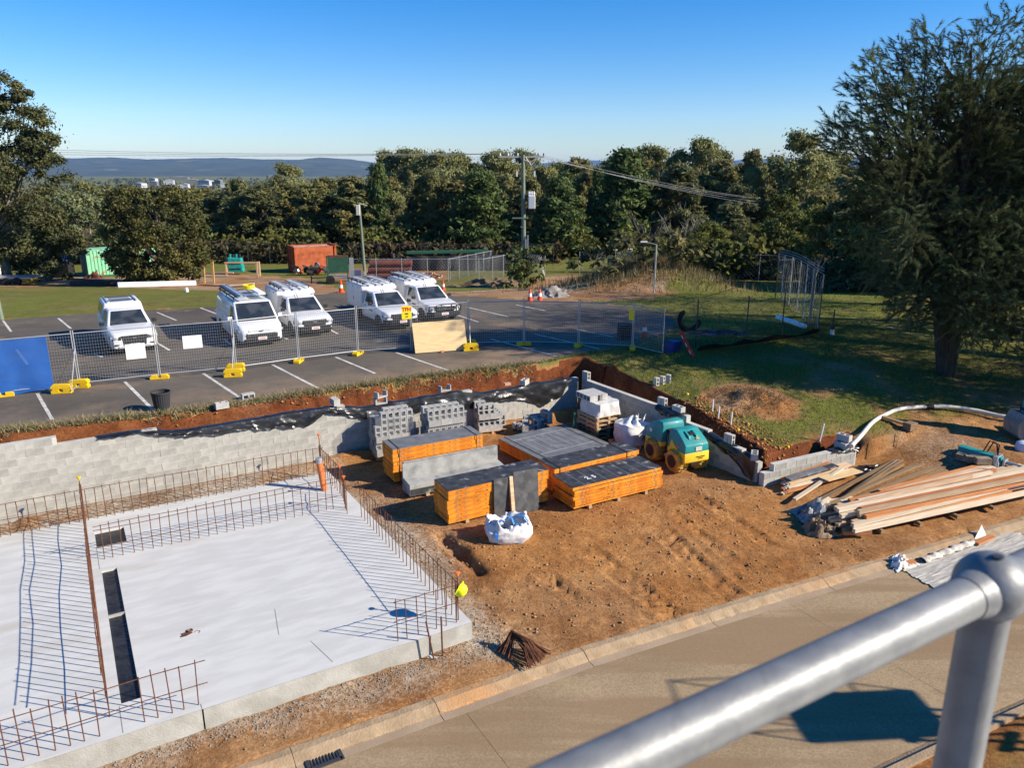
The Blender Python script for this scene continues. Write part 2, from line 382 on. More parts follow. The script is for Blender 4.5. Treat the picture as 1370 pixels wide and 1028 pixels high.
# ================================================================== THE SETTING
# ------------------------------------------------------------------ ground sheet
def axis(dense, far_lo, far_hi, g=1.22):
    pts = []
    for a, b, st in dense: pts += list(np.arange(a, b, st))
    pts = sorted(pts); st = .5; p = pts[-1]; q = pts[0]; hi = []; lo = []
    while p < far_hi: p += st; st *= g; hi.append(p)
    st = .5
    while q > far_lo: q -= st; st *= g; lo.append(q)
    return np.array(sorted(lo)+pts+hi)
gs = axis([(-16, -3, .2), (-3, 5.8, .11), (5.8, 17.5, .065), (17.5, 26, .12), (26, 44, .3)], -26000, 26000)
gt = axis([(2, 9.6, .25), (9.6, 24.8, .075), (24.8, 30, .16), (30, 62, .4)], -26000, 26000)
S_, T_ = np.meshgrid(gs, gt, indexing='ij')
X_ = A.x*S_+B.x*T_; Y_ = A.y*S_+B.y*T_
Z_ = height(X_, Y_)
behind = Y_ < 2
Z_ = np.where(behind, np.minimum(Z_, ROAD_Z+.3), Z_)
def gz(x, y):                # fast look-up on the finished sheet
    s = A.x*x+A.y*y; t = B.x*x+B.y*y
    i = min(max(int(np.searchsorted(gs, s))-1, 0), len(gs)-2); j = min(max(int(np.searchsorted(gt, t))-1, 0), len(gt)-2)
    u = (s-gs[i])/(gs[i+1]-gs[i]); v = (t-gt[j])/(gt[j+1]-gt[j])
    return float((Z_[i, j]*(1-u)+Z_[i+1, j]*u)*(1-v)+(Z_[i, j+1]*(1-u)+Z_[i+1, j+1]*u)*v)
ni, nj = S_.shape
idx = np.arange(ni*nj).reshape(ni, nj)
faces = np.stack([idx[:-1, :-1], idx[1:, :-1], idx[1:, 1:], idx[:-1, 1:]], -1).reshape(-1, 4)
# masks: R grass, G red soil, B pale dusty / gravel
x = X_; y = Y_; s_, t_ = S_, T_
dk = t_-kerb_t(s_)
ws = (x-W0.x)*WD.x+(y-W0.y)*WD.y; wn = (x-W0.x)*WN.x+(y-W0.y)*WN.y
ss = (x-WC.x)*SDD.x+(y-WC.y)*SDD.y; sn = (x-WC.x)*SN.x+(y-WC.y)*SN.y
es = (x-E0.x)*ED.x+(y-E0.y)*ED.y; en = (x-E0.x)*EN.x+(y-E0.y)*EN.y
jx = x+fbm(x, y, .5, 4)*2.2; jy = y+fbm(x+50, y, .5, 4)*2.2
inside = ((wn < .2) & (sn < .2)) | ((ss > SL-.5) & (en < .2) & (es < EL+1.2))
e1 = np.interp(ws, *TRE)
trench = ((wn > 0) & (wn < e1+.02+fbm(x, y, 1.5, 3)*.35) & (sn < 1.5)) | ((sn > 0) & (ss > -1) & (sn < 1.35) & (ss < SL+.5)) | ((en > 0) & (en < .9) & (es > -.5) & (es < EL+.6))
grass = np.where(inside, 0., 1.)
grass = np.where(trench, 0., grass)
grass = grass*np.clip(.72+1.6*fbm(x, y, .35, 4), 0, 1)
bank = (sn > 1) & (y < 33) & (dk > 0)
grass = np.where(bank, np.clip(grass*(.95+2.6*fbm(x+9, y, .5, 5)+.25*sstep(3, 8, dk)), 0, 1), grass)
grass = np.where(bank & (es > EL) & (en < 4.5), grass*sstep(-1.5, 2.2, en+fbm(x, y, .8, 3)*3)*.95, grass)
grass = np.where(y > 33, np.clip(.85+1.0*fbm(x, y, .2, 4), 0, 1), grass)
hx, hy = U(1003, 533, 1.15); hd = ((x-hx)/1.5)**2+((y-hy)/1.3)**2
grass = grass*sstep(.7, 1.6, hd+fbm(x, y, 2, 3)*1.2)
def pxpoly(pts): return [tuple(G(*p).xy) for p in pts]
tracks = [pxpoly([(-60, 374), (-60, 384), (150, 384), (300, 390), (430, 399), (470, 396), (450, 386), (420, 372), (300, 366), (120, 370)]),
          pxpoly([(560, 392), (620, 404), (700, 412), (850, 402), (905, 392), (885, 374), (800, 366), (720, 370), (690, 385), (620, 390)]),
          pxpoly([(440, 372), (470, 380), (600, 374), (600, 362), (450, 360)])]
for tp in tracks: grass = np.where(inpoly(jx, jy, tp), grass*.08, grass)
lot_n = inpoly(x+fbm(x, y, .8, 3)*1.2, y+fbm(x, y+30, .8, 3)*1.2, PARK)
grass = np.where(lot_n, 0, grass)
grass = np.where(dk < -4.7, .42+1.2*fbm(x, y, .8, 3), grass)
red = np.zeros_like(x)
red = np.where(trench, 1.0+.25*fbm(x, y, .9, 3), red)
red = np.where(inside, np.clip(.5+1.2*fbm(x, y, .5, 4)+.25*(t_ > 20.2), 0, .72), red)
red = np.maximum(red, (.45+.8*fbm(x, y, 1.2, 3))*sstep(1.6, .5, hd))
rx, ry, _ = G(735, 377); red = np.maximum(red, .8*np.exp(-(((x-rx)/3.2)**2+((y-ry)/1.6)**2)))
red = np.where(bank & ~trench, np.maximum(red, .25+.5*fbm(x, y, .6, 3)), red)
pale = np.clip(.5+2.2*fbm(x+31, y+7, .55, 4), 0, 1)
near_slab = np.exp(-(np.maximum(np.maximum(s_-5.9, 11.4-t_), 0)/.8)**2)*(s_ < 8.5)*inside
pale = np.where(inside, np.clip(pale*.45+.85*near_slab*(.7+fbm(x, y, 1.5, 3)), 0, 1), pale*.6)
red = np.where(inside, red*(1-.75*near_slab), red)
for tp in tracks[:2]: pale = np.where(inpoly(jx, jy, tp), np.clip(.55+1.2*fbm(x, y, .5, 3), 0, 1), pale)
tint = np.stack([grass, np.clip(red, 0, 1), np.clip(pale, 0, 1), np.ones_like(x)], -1).reshape(-1, 4)
gm = bpy.data.materials.new('ground'); gm.use_nodes = True; n = gm.node_tree.nodes; l = gm.node_tree.links; bs = n['Principled BSDF']
bs.inputs['Roughness'].default_value = .95; bs.inputs['Specular IOR Level'].default_value = .12
geo = n.new('ShaderNodeNewGeometry'); at = n.new('ShaderNodeAttribute'); at.attribute_name = 'tint'; sep = n.new('ShaderNodeSeparateColor'); l.new(at.outputs['Color'], sep.inputs[0])
def g_noise(sc, det=6, rough=.6):
    t = n.new('ShaderNodeTexNoise'); t.inputs['Scale'].default_value = sc; t.inputs['Detail'].default_value = det; t.inputs['Roughness'].default_value = rough; l.new(geo.outputs['Position'], t.inputs['Vector']); return t.outputs[0]
def g_range(f, a, b, c=0., d=1.):
    r = n.new('ShaderNodeMapRange'); r.inputs[1].default_value = a; r.inputs[2].default_value = b; r.inputs[3].default_value = c; r.inputs[4].default_value = d; l.new(f, r.inputs[0]); return r.outputs[0]
def g_mix(f, a, b, mode='MIX'):
    m_ = n.new('ShaderNodeMix'); m_.data_type = 'RGBA'; m_.blend_type = mode
    if isinstance(f, float): m_.inputs[0].default_value = f
    else: l.new(f, m_.inputs[0])
    for k, v in ((6, a), (7, b)):
        if isinstance(v, tuple): m_.inputs[k].default_value = v+(1,)
        else: l.new(v, m_.inputs[k])
    return m_.outputs[2]
def g_math(op, a, b):
    m_ = n.new('ShaderNodeMath'); m_.operation = op
    for k, v in ((0, a), (1, b)):
        if isinstance(v, float): m_.inputs[k].default_value = v
        else: l.new(v, m_.inputs[k])
    return m_.outputs[0]
n_mid = g_noise(1.3); n_fine = g_noise(14, 8, .7); n_big = g_noise(.12, 5)
brown = g_mix(g_range(n_mid, .35, .65), (.31, .155, .064), (.42, .24, .11))
redc = g_mix(g_range(n_mid, .35, .65), (.35, .15, .045), (.45, .22, .075))
palec = g_mix(g_range(n_fine, .35, .65), (.33, .28, .21), (.47, .41, .33))
soil = g_mix(g_range(g_math('ADD', sep.outputs[1], g_math('MULTIPLY', g_math('SUBTRACT', n_fine, .5), .8)), .2, .8), brown, redc)
soil = g_mix(g_range(g_math('ADD', sep.outputs[2], g_math('MULTIPLY', g_math('SUBTRACT', n_fine, .5), 1.2)), .45, 1.05), soil, palec)
soil = g_mix(g_range(g_noise(.45, 7, .65), .50, .64, 0., .75), soil, g_mix(1., soil, (.62, .54, .46), 'MULTIPLY'))
soil = g_mix(g_range(sep.outputs[1], .78, .98), soil, g_mix(g_range(n_mid, .35, .65), (.125, .036, .015), (.21, .07, .026)))
soil = g_mix(g_range(n_fine, .40, .56, .0, 1.), g_mix(1., soil, (.66, .60, .54), 'MULTIPLY'), soil)
soil = g_mix(g_range(g_noise(5, 6, .7), .52, .62, .0, .6), soil, g_mix(1., soil, (1.35, 1.38, 1.4), 'MULTIPLY'))
gr = g_mix(g_range(n_mid, .38, .62), (.14, .145, .028), (.20, .185, .05))
gr = g_mix(g_range(n_big, .42, .60), gr, (.175, .195, .032))
gr = g_mix(g_range(n_fine, .40, .58), g_mix(1., gr, (.5, .54, .45), 'MULTIPLY'), gr)
gr = g_mix(g_range(g_noise(.6, 6, .7), .5, .62, 0., .7), gr, (.20, .155, .06))
col = g_mix(g_range(g_math('ADD', sep.outputs[0], g_math('MULTIPLY', g_math('SUBTRACT', n_fine, .5), 1.1)), .3, .7), soil, gr)
l.new(col, bs.inputs['Base Color'])
bp = n.new('ShaderNodeBump'); bp.inputs['Strength'].default_value = .8; bp.inputs['Distance'].default_value = .05
l.new(g_noise(22, 8, .75), bp.inputs['Height']); l.new(bp.outputs[0], bs.inputs['Normal'])
me = raw_mesh('ground', np.stack([X_, Y_, Z_], -1).reshape(-1, 3), faces, gm, True, tint)
ground = struct(put('ground', me))
# ------------------------------------------------------------------ car park
mp_ = bpy.data.materials.new('asphalt'); mp_.use_nodes = True; n = mp_.node_tree.nodes; l = mp_.node_tree.links; bs = n['Principled BSDF']
bs.inputs['Roughness'].default_value = .9; bs.inputs['Specular IOR Level'].default_value = .15; geo = n.new('ShaderNodeNewGeometry')
ac = g_mix(g_range(g_noise(.25, 6), .36, .62), (.097, .084, .069), (.152, .131, .105))
ac = g_mix(g_range(g_noise(30, 6, .8), .42, .58), g_mix(1., ac, (.68, .68, .68), 'MULTIPLY'), ac)
ac = g_mix(g_range(g_noise(1.1, 8, .75), .54, .66, 0., .5), ac, g_mix(1., ac, (1.5, 1.45, 1.38), 'MULTIPLY'))
ac = g_mix(g_range(g_noise(.33, 7, .65), .57, .70, 0., .75), ac, (.25, .175, .11))
vd = n.new('ShaderNodeVectorMath'); vd.operation = 'DOT_PRODUCT'; l.new(geo.outputs['Position'], vd.inputs[0]); vd.inputs[1].default_value = (WN.x, WN.y, 0)
dd = g_math('SUBTRACT', vd.outputs['Value'], float(W0.dot(WN)))
dd = g_math('ADD', dd, g_math('MULTIPLY', g_math('SUBTRACT', g_noise(.9, 7, .7), .5), 7.0))
ac = g_mix(g_range(dd, 4.6, 1.6, 0., .85), ac, (.27, .19, .12))      # soil trodden out of the trench
l.new(ac, bs.inputs['Base Color'])
bp = n.new('ShaderNodeBump'); bp.inputs['Strength'].default_value = .3; bp.inputs['Distance'].default_value = .01; l.new(g_noise(120, 3), bp.inputs['Height']); l.new(bp.outputs[0], bs.inputs['Normal'])
def ragged(poly, step, amp, seed=0):
    out = []; r = random.Random(seed)
    for i in range(len(poly)):
        p = Vector(poly[i]); q = Vector(poly[(i+1) % len(poly)]); k = max(1, int((q-p).length/step))
        nrm = Vector((-(q-p).y, (q-p).x)).normalized()
        for j in range(k):
            c = p.lerp(q, j/k); out.append(tuple(c+nrm*r.uniform(-amp, amp)))
    return out
rp = ragged(PARK, .35, .12, 3)
lot = struct(MB().add([(p[0], p[1], 1.5) for p in rp]+[(p[0], p[1], 1.40) for p in rp],
             [tuple(range(len(rp)))]+[(i, (i+1) % len(rp), (i+1) % len(rp)+len(rp), i+len(rp)) for i in range(len(rp))]).build('car_park', mp_))
m_line = M('road_paint', (.62, .60, .55), (.42, .40, .36), .8, 5, 6, world_co=True)
def pline(p0, p1, w=.1):
    a = Vector(U(*p0, 1.5)); b = Vector(U(*p1, 1.5)); d = (b-a).normalized(); nn = Vector((-d.y, d.x))*w/2
    k = max(2, int((b-a).length/.3)); r = random.Random(p0[0]); vs = []; fs = []
    for i in range(k+1):
        c = a.lerp(b, i/k); e = 1+r.uniform(-.12, .12)
        vs += [(*(c+nn*e), 1.505), (*(c-nn*e), 1.505)]
    for i in range(k): fs.append((2*i, 2*i+1, 2*i+3, 2*i+2))
    MB().add(vs, fs).build('bay_line', m_line, lot)
for p0, p1 in (((50, 527), (70, 562)), ((167, 511), (205, 549)), ((272, 500), (325, 535)), ((364, 488), (426, 520)), ((449, 478), (502, 500)), ((530, 472), (600, 496)),
               ((22, 468), (37, 488)), ((4, 429), (15, 444)), ((78, 426), (95, 440)), ((210, 418), (236, 429)), ((126, 474), (137, 478)), ((205, 456), (227, 469)), ((300, 454), (308, 461)), ((375, 450), (385, 454)),
               ((441, 441), (452, 447)), ((505, 437), (517, 442)), ((268, 412), (292, 421)), ((560, 430), (573, 434)), ((612, 422), (640, 431)), ((624, 411), (680, 424)),
               ((657, 454), (745, 477)), ((715, 447), (802, 467)), ((772, 441), (845, 456)), ((690, 408), (730, 416))):
    pline(p0, p1)
# soil spread on the asphalt edge is in the asphalt's own stains
# ------------------------------------------------------------------ concrete road, kerb and gutter
m_road = bpy.data.materials.new('road_concrete'); m_road.use_nodes = True; n = m_road.node_tree.nodes; l = m_road.node_tree.links; bs = n['Principled BSDF']
bs.inputs['Roughness'].default_value = .92; bs.inputs['Specular IOR Level'].default_value = .15; geo = n.new('ShaderNodeNewGeometry')
rc = g_mix(g_range(g_noise(.5, 7, .6), .35, .65), (.325, .24, .14), (.40, .30, .18))
rc = g_mix(g_range(g_noise(25, 6, .8), .42, .58), g_mix(1., rc, (.72, .70, .67), 'MULTIPLY'), rc)
mpr = n.new('ShaderNodeMapping'); mpr.inputs['Rotation'].default_value = (0, 0, -ANG); mpr.inputs['Scale'].default_value = (.12, 1.3, 1); l.new(geo.outputs['Position'], mpr.inputs[0]); tn_ = n.new('ShaderNodeTexNoise'); tn_.inputs['Scale'].default_value = 1.4; tn_.inputs['Detail'].default_value = 8; l.new(mpr.outputs[0], tn_.inputs['Vector'])
rc = g_mix(g_range(tn_.outputs[0], .44, .58, 0., .7), rc, (.235, .155, .088))
rc = g_mix(g_range(g_noise(1.7, 8, .7), .62, .72, 0., .6), rc, (.20, .145, .09))
l.new(rc, bs.inputs['Base Color'])
bp = n.new('ShaderNodeBump'); bp.inputs['Strength'].default_value = .35; bp.inputs['Distance'].default_value = .012; l.new(g_noise(60, 6), bp.inputs['Height']); l.new(bp.outputs[0], bs.inputs['Normal'])
m_kerb = M('kerb_concrete', (.37, .265, .16), (.28, .20, .12), .92, 3.5, 8, bump=.7, bscale=25, world_co=True, stain=(.40, .22, .10), sscale=.6, slo=.5, shi=.68)
m_gutter = M('gutter_concrete', (.36, .27, .18), (.30, .22, .145), .92, 1.5, 7, bump=.3, bscale=25, world_co=True)
road_s = np.arange(-26, 40.1, .5)
def strip(name, mat, prof, s0=-26, s1=40, parent=None, step=.5, jit=0.):   # prof: (dk, z) across
    ss_ = np.linspace(s0, s1, max(2, int((s1-s0)/step)+1)); mb = MB(); vs = []; fs = []; k = len(prof)
    for q in ss_:
        kt = float(kerb_t(q))
        for m_, (d, z) in enumerate(prof): j_ = jit if 0 < m_ < k-1 else 0; vs.append((*AB(q, kt+d+j_*random.gauss(0, 1)), z+j_*.6*random.gauss(0, 1)))
    for i in range(len(ss_)-1):
        for j in range(k-1): fs.append((i*k+j, i*k+j+1, (i+1)*k+j+1, (i+1)*k+j))
    return mb.add(vs, fs).build(name, mat, parent, smooth=False)
road = struct(thing('road', None, None)) if False else None
q = -4.0
k_ = 0
road_o = None
while q < 30:                          # bays of the slab, cut by joints
    w = 8.9 if k_ == 0 else (7.4 if k_ % 2 else 9.1)
    pc = strip('road_bay' if road_o else 'road', m_road, [(-.50, ROAD_Z), (-2.5, ROAD_Z-.015), (-4.5, ROAD_Z), (-4.5, ROAD_Z-.05)], q+.003, q+w-.003, road_o)
    if road_o is None: road_o = struct(pc)
    q += w; k_ += 1
kerb_o = None
q = -4.0; k_ = 0
while q < 30:                          # kerb lengths
    w = [2.9, 3.2, 2.4, 3.0][k_ % 4]
    pc = strip('kerb_length' if kerb_o else 'kerb', m_kerb, [(.02, ROAD_Z-.1), (.02, ROAD_Z+.10), (-.02, ROAD_Z+.125), (-.16, ROAD_Z+.125), (-.30, ROAD_Z+.045), (-.33, ROAD_Z+.012), (-.33, ROAD_Z-.06)], q+.005, q+w-.005, kerb_o, .12, .007)
    gp = strip('gutter', m_gutter, [(-.332, ROAD_Z-.06), (-.332, ROAD_Z+.008), (-.495, ROAD_Z+.003), (-.495, ROAD_Z-.06)], q+.006, q+w-.006, pc if kerb_o is None else kerb_o)
    if kerb_o is None: kerb_o = struct(pc)
    q += w; k_ += 1
near_k = struct(strip('near_kerb', m_kerb, [(-4.51, ROAD_Z-.05), (-4.51, ROAD_Z+.004), (-4.62, ROAD_Z+.05), (-4.68, ROAD_Z+.12), (-4.80, ROAD_Z+.12), (-4.80, ROAD_Z-.05)], -4, 30))
# grated gully pit in the gutter
gp = Vector(U(437, 1024, ROAD_Z)); t = thing('gully_grate', 'black steel gully grate set in the road gutter', 'drain', (gp.x, gp.y, ROAD_Z+.006), ANG)
MB().box((0, 0, .012), (.5, .06, .024)).box((0, .4, .012), (.5, .06, .024)).box((-.25, .2, .012), (.06, .46, .024)).box((.25, .2, .012), (.06, .46, .024)).build('frame', m_steeldark, t)
for k in range(9): MB().box((-.2+.05*k, .2, .010), (.018, .34, .02)).build('slat', m_steeldark, t)
# ------------------------------------------------------------------ loose stones and clods
def rocks(name, n_, sampler, size, mat, seed):
    r = np.random.default_rng(seed); ico = [(0, 0, 1), (.9, 0, .1), (-.3, .85, .2), (-.5, -.75, .1), (.4, .5, -.6), (.1, -.4, -.8)]
    base = np.array(ico); fc = np.array([(0, 1, 2), (0, 2, 3), (0, 3, 1), (1, 4, 2), (2, 4, 5), (2, 5, 3), (3, 5, 1), (1, 5, 4)])
    pts = sampler(r, n_); n_ = len(pts); zz = height(pts[:, 0], pts[:, 1])
    sz = size[0]+(size[1]-size[0])*r.random(n_)**3
    ang = r.random(n_)*6.28; c, s = np.cos(ang), np.sin(ang); jit = 1+.35*(r.random((n_, 6, 3))-.5)
    b = base[None]*jit*sz[:, None, None]*np.array([1, .8, .6])
    v = np.stack([b[..., 0]*c[:, None]-b[..., 1]*s[:, None], b[..., 0]*s[:, None]+b[..., 1]*c[:, None], b[..., 2]], -1)
    v[..., 0] += pts[:, 0][:, None]; v[..., 1] += pts[:, 1][:, None]; v[..., 2] += (zz+sz*.15)[:, None]
    f = (fc[None]+(np.arange(n_)*6)[:, None, None]).reshape(-1, 3)
    return stuff(put(name, raw_mesh(name, v.reshape(-1, 3), f, mat)))
m_stone = M('crushed_stone', (.30, .28, .25), (.20, .17, .135), .95, 8, world_co=True)
m_clod = M('clod', (.36, .22, .11), (.28, .155, .07), .95, 3, world_co=True)
m_rclod = M('red_clod', (.32, .13, .045), (.38, .19, .06), .95, 3, world_co=True)
def smp_slab(r, n_):
    s = -3+9.4*r.random(n_); t = 11.42-np.abs(r.normal(0, .32, n_))
    k = n_//4; s[:k] = 5.9+np.abs(r.normal(0, .5, k)); t[:k] = 10.6+7*r.random(k)
    k2 = n_//3; s[k:k2] = -2.5+8.2*r.random(k2-k); t[k:k2] = 20.25+.9*r.random(k2-k)
    return np.stack([A.x*s+B.x*t, A.y*s+B.y*t], -1)
tag(rocks('gravel', 5200, smp_slab, (.008, .032), m_stone, 1), 'grey crushed stone spilled along the slab edge', 'gravel')
def smp_pit(r, n_):
    s = 5.8+13*r.random(n_); t = kerb_t(s)+.3+9.5*r.random(n_)
    p = np.stack([A.x*s+B.x*t, A.y*s+B.y*t], -1)
    sn_ = (p[:, 0]-WC.x)*SN.x+(p[:, 1]-WC.y)*SN.y; wn_ = (p[:, 0]-W0.x)*WN.x+(p[:, 1]-W0.y)*WN.y
    return p[(sn_ < -.1) & (wn_ < -.1)]
tag(rocks('soil_clods', 3800, smp_pit, (.012, .06), m_clod, 2), 'brown clods of earth strewn over the pit floor', 'soil')
def smp_tr(r, n_):
    q = r.random(n_); w = -2+18*r.random(n_); d = .3+2.6*r.random(n_)
    p = np.stack([W0.x+WD.x*w+WN.x*d, W0.y+WD.y*w+WN.y*d], -1)
    k = n_//2; u = 4+4.5*r.random(k); d = .5+1.6*r.random(k); p[:k] = np.stack([WC.x+SDD.x*u+SN.x*d, WC.y+SDD.y*u+SN.y*d], -1)
    return p
tag(rocks('red_clods', 2000, smp_tr, (.02, .10), m_rclod, 3), 'red orange clods dug out behind the block walls', 'soil')
# ------------------------------------------------------------------ grass blades on the verge, bank and lawn
m_blade = M('grass_blade', (1, 1, 1), None, .8, tint='tint', transl=.3)
def blades(name, pts, h, w, cols, seed, dens=None, lean=.5):
    r = np.random.default_rng(seed); n_ = len(pts); zz = height(pts[:, 0], pts[:, 1])
    ang = r.random(n_)*6.28; hh = h[0]+(h[1]-h[0])*r.random(n_)**1.6
    dx, dy = np.cos(ang)*w/2, np.sin(ang)*w/2; la = r.random(n_)*6.28; ll = hh*lean*r.random(n_)
    v = np.zeros((n_, 3, 3)); b = np.stack([pts[:, 0], pts[:, 1], zz-.01], -1)
    v[:, 0] = b+np.stack([dx, dy, 0*dx], -1); v[:, 1] = b-np.stack([dx, dy, 0*dx], -1); v[:, 2] = b+np.stack([np.cos(la)*ll, np.sin(la)*ll, hh], -1)
    c = np.array(cols)[r.integers(0, len(cols), n_)]*(.7+.6*r.random((n_, 1))); t4 = np.repeat(np.concatenate([c, np.ones((n_, 1))], 1), 3, 0)
    return stuff(put(name, raw_mesh(name, v.reshape(-1, 3), np.arange(n_*3).reshape(-1, 3), m_blade, False, t4)))
gi = np.clip(grass, 0, 1)
def sample_grass(r, n_, s0, s1, t0, t1, pw=1.3):
    s = s0+(s1-s0)*r.random(n_); t = t0+(t1-t0)*r.random(n_)
    i = np.clip(np.searchsorted(gs, s)-1, 0, ni-1); j = np.clip(np.searchsorted(gt, t)-1, 0, nj-1)
    k = r.random(n_) < gi[i, j]**pw
    return np.stack([A.x*s+B.x*t, A.y*s+B.y*t], -1)[k]
rr = np.random.default_rng(5)
gcols = [(.13, .16, .03), (.17, .18, .045), (.20, .18, .07), (.11, .15, .025), (.27, .22, .10)]
p_ = np.concatenate([sample_grass(rr, 120000, 12, 32, 11.2, 24, 1.6), sample_grass(rr, 24000, -3, 18, 22.5, 26, 1.)])
tag(blades('verge_grass', p_, (.03, .13), .022, gcols, 6), 'short rough grass on the bank and car park verge', 'grass')
p_ = sample_grass(rr, 16000, 16, 44, 22, 46, 1.)
tag(blades('lawn_grass', p_, (.04, .12), .05, [(.15, .20, .03), (.18, .20, .04), (.14, .18, .028)], 8), 'short green lawn beyond the car park', 'grass')
wv = -1.5+18.0*rr.random(11000); dv = np.interp(wv, *TRE)-.12+np.abs(rr.normal(0, .32, 11000))
k_m = rr.normal(size=(2600, 2))*np.array([.75, .65])+np.array([hx, hy])
tag(blades('dead_grass', k_m, (.05, .2), .02, [(.20, .13, .07), (.28, .2, .11), (.14, .09, .05)], 12, lean=1.6), 'dead brown grass pulled into a heap on the bank', 'grass')
p_ = np.stack([W0.x+WD.x*wv+WN.x*dv, W0.y+WD.y*wv+WN.y*dv], -1)
tag(blades('dry_verge', p_, (.04, .22), .028, [(.34, .27, .15), (.28, .22, .12), (.38, .31, .18), (.17, .16, .06), (.14, .16, .04)], 9, lean=1.5), 'dry straw coloured grass along the cut asphalt edge', 'grass')
# ================================================================== SLAB
SZ = .15
def ab_obj(o): o.rotation_euler = (0, 0, ANG); return o            # an object built in site axes
slab = thing('concrete_slab', 'freshly poured pale grey concrete floor slab with recesses', 'slab', (0, 0, 0), ANG)
cs = [-9, -.10, -.07, .22, .52, 5.86]; ct = [11.46, 12.26, 17.2, 18.45, 19.32, 20.25]
mb = MB(); holes = []
def is_hole(i, j):
    sc = (cs[i]+cs[i+1])/2; tc = (ct[j]+ct[j+1])/2
    return (-.07 < sc < .22 and 12.26 < tc < 17.2) or (-.1 < sc < .52 and 18.45 < tc < 19.32)
vs = {}
def vid(s_, t_, z):
    k = (s_, t_, z)
    if k not in vs: vs[k] = len(mb.v); mb.v.append(k)
    return vs[k]
for i in range(len(cs)-1):
    for j in range(len(ct)-1):
        if is_hole(i, j): continue
        mb.f.append((vid(cs[i], ct[j], SZ), vid(cs[i+1], ct[j], SZ), vid(cs[i+1], ct[j+1], SZ), vid(cs[i], ct[j+1], SZ)))
        for (di, dj, e) in ((0, -1, ((i, j), (i+1, j))), (1, 0, ((i+1, j), (i+1, j+1))), (0, 1, ((i+1, j+1), (i, j+1))), (-1, 0, ((i, j+1), (i, j)))):
            a, b = i+di, j+dj
            if 0 <= a < len(cs)-1 and 0 <= b < len(ct)-1 and is_hole(a, b):
                (p, q), (r, s2) = e
                mb.f.append((vid(cs[p], ct[q], SZ), vid(cs[p], ct[q], -.2), vid(cs[r], ct[s2], -.2), vid(cs[r], ct[s2], SZ)))
top = mb.build('top', m_conc, slab)
# edge beams: upper rim, stepped footing
def rim(name, s0, s1, t0, t1, z0, z1, mat): return MB().box(((s0+s1)/2, (t0+t1)/2, (z0+z1)/2), (s1-s0, t1-t0, z1-z0)).build(name, mat, slab)
MB().prism([(-9, -.5), (1.02, -.5), (1.02, SZ-.004), (-9, SZ-.004)], 11.455, 11.75).build('edge_beam', m_conc_edge, slab)
MB().prism([(1.045, -.5), (5.855, -.5), (5.855, SZ-.004), (1.045, SZ-.004)], 11.452, 11.75).build('edge_beam', m_conc_edge, slab)
rim('edge_beam', 5.60, 5.862, 11.76, 20.24, -.5, SZ-.004, m_conc_edge)
rim('edge_beam', -9, 5.58, 19.98, 20.252, -.5, SZ-.004, m_conc_edge)
rim('footing', 4.95, 5.98, 11.30, 11.445, -.5, -.24, M('footing_pale', (.55, .54, .50), (.46, .45, .41), .9, 4, world_co=True))
rim('footing', -9, 4.93, 11.33, 11.445, -.5, -.30, m_conc_edge)
m_liner = M('recess_liner', (.014, .014, .015), (.03, .03, .03), .35, 5, 5, bump=.7, bscale=14)
MB().box((.075, 13.72, .09), (.284, 2.9, .02)).build('recess_liner', m_liner, slab)
MB().box((.075, 16.2, .09), (.284, 1.98, .02)).build('recess_liner', m_liner, slab)
MB().box((.21, 18.885, .09), (.61, .86, .02)).build('recess_liner', m_liner, slab)
MB().box((.075, 15.20, .06), (.284, .05, .17)).build('recess_rib', m_conc_edge, slab)
# pour joints and drips on the slab
mj = M('joint_dark', (.30, .30, .29), None, .9)
for (s0, t0, s1, t1) in ((-.10, 11.5, -.10, 12.2), (-.10, 17.3, -.10, 18.4), (1.03, 11.47, 1.03, 11.6), (3.2, 11.6, 3.05, 12.4), (2.6, 12.9, 2.75, 13.8)):
    MB().bar((s0, t0, SZ+.002), (s1, t1, SZ+.002), .012, .004).build('pour_joint', mj, slab)
# pit in the slab with dug out sand at the drain
p = AB(1.14, 13.8); t = thing('drain_pocket', 'small broken hole in the slab with brown soil and a pipe stub', 'hole', (p[0], p[1], SZ), .9)
prof = [(.13*math.cos(k*.523)*(1+.3*math.sin(k*2.1)), .075*math.sin(k*.523)*(1+.25*math.cos(k*3))) for k in range(12)]
MB().add([(q[0], q[1], .004) for q in prof], [tuple(range(12))]).build('soil', M('pocket_soil', (.07, .035, .02), (.14, .07, .035), .95, 20), t)
MB().lathe([(.045, .004), (.05, .03), (.035, .03), (.03, .004)], 12, Matrix.Translation((.08, .02, 0)), cap=False).build('pipe_stub', M('stub', (.2, .12, .08), None, .7), t)
MB().tube([(.1, -.08, .006), (.16, -.05, .006), (.2, -.12, .006), (.15, -.16, .006)], .004, 5).build('wire', m_rust, t)
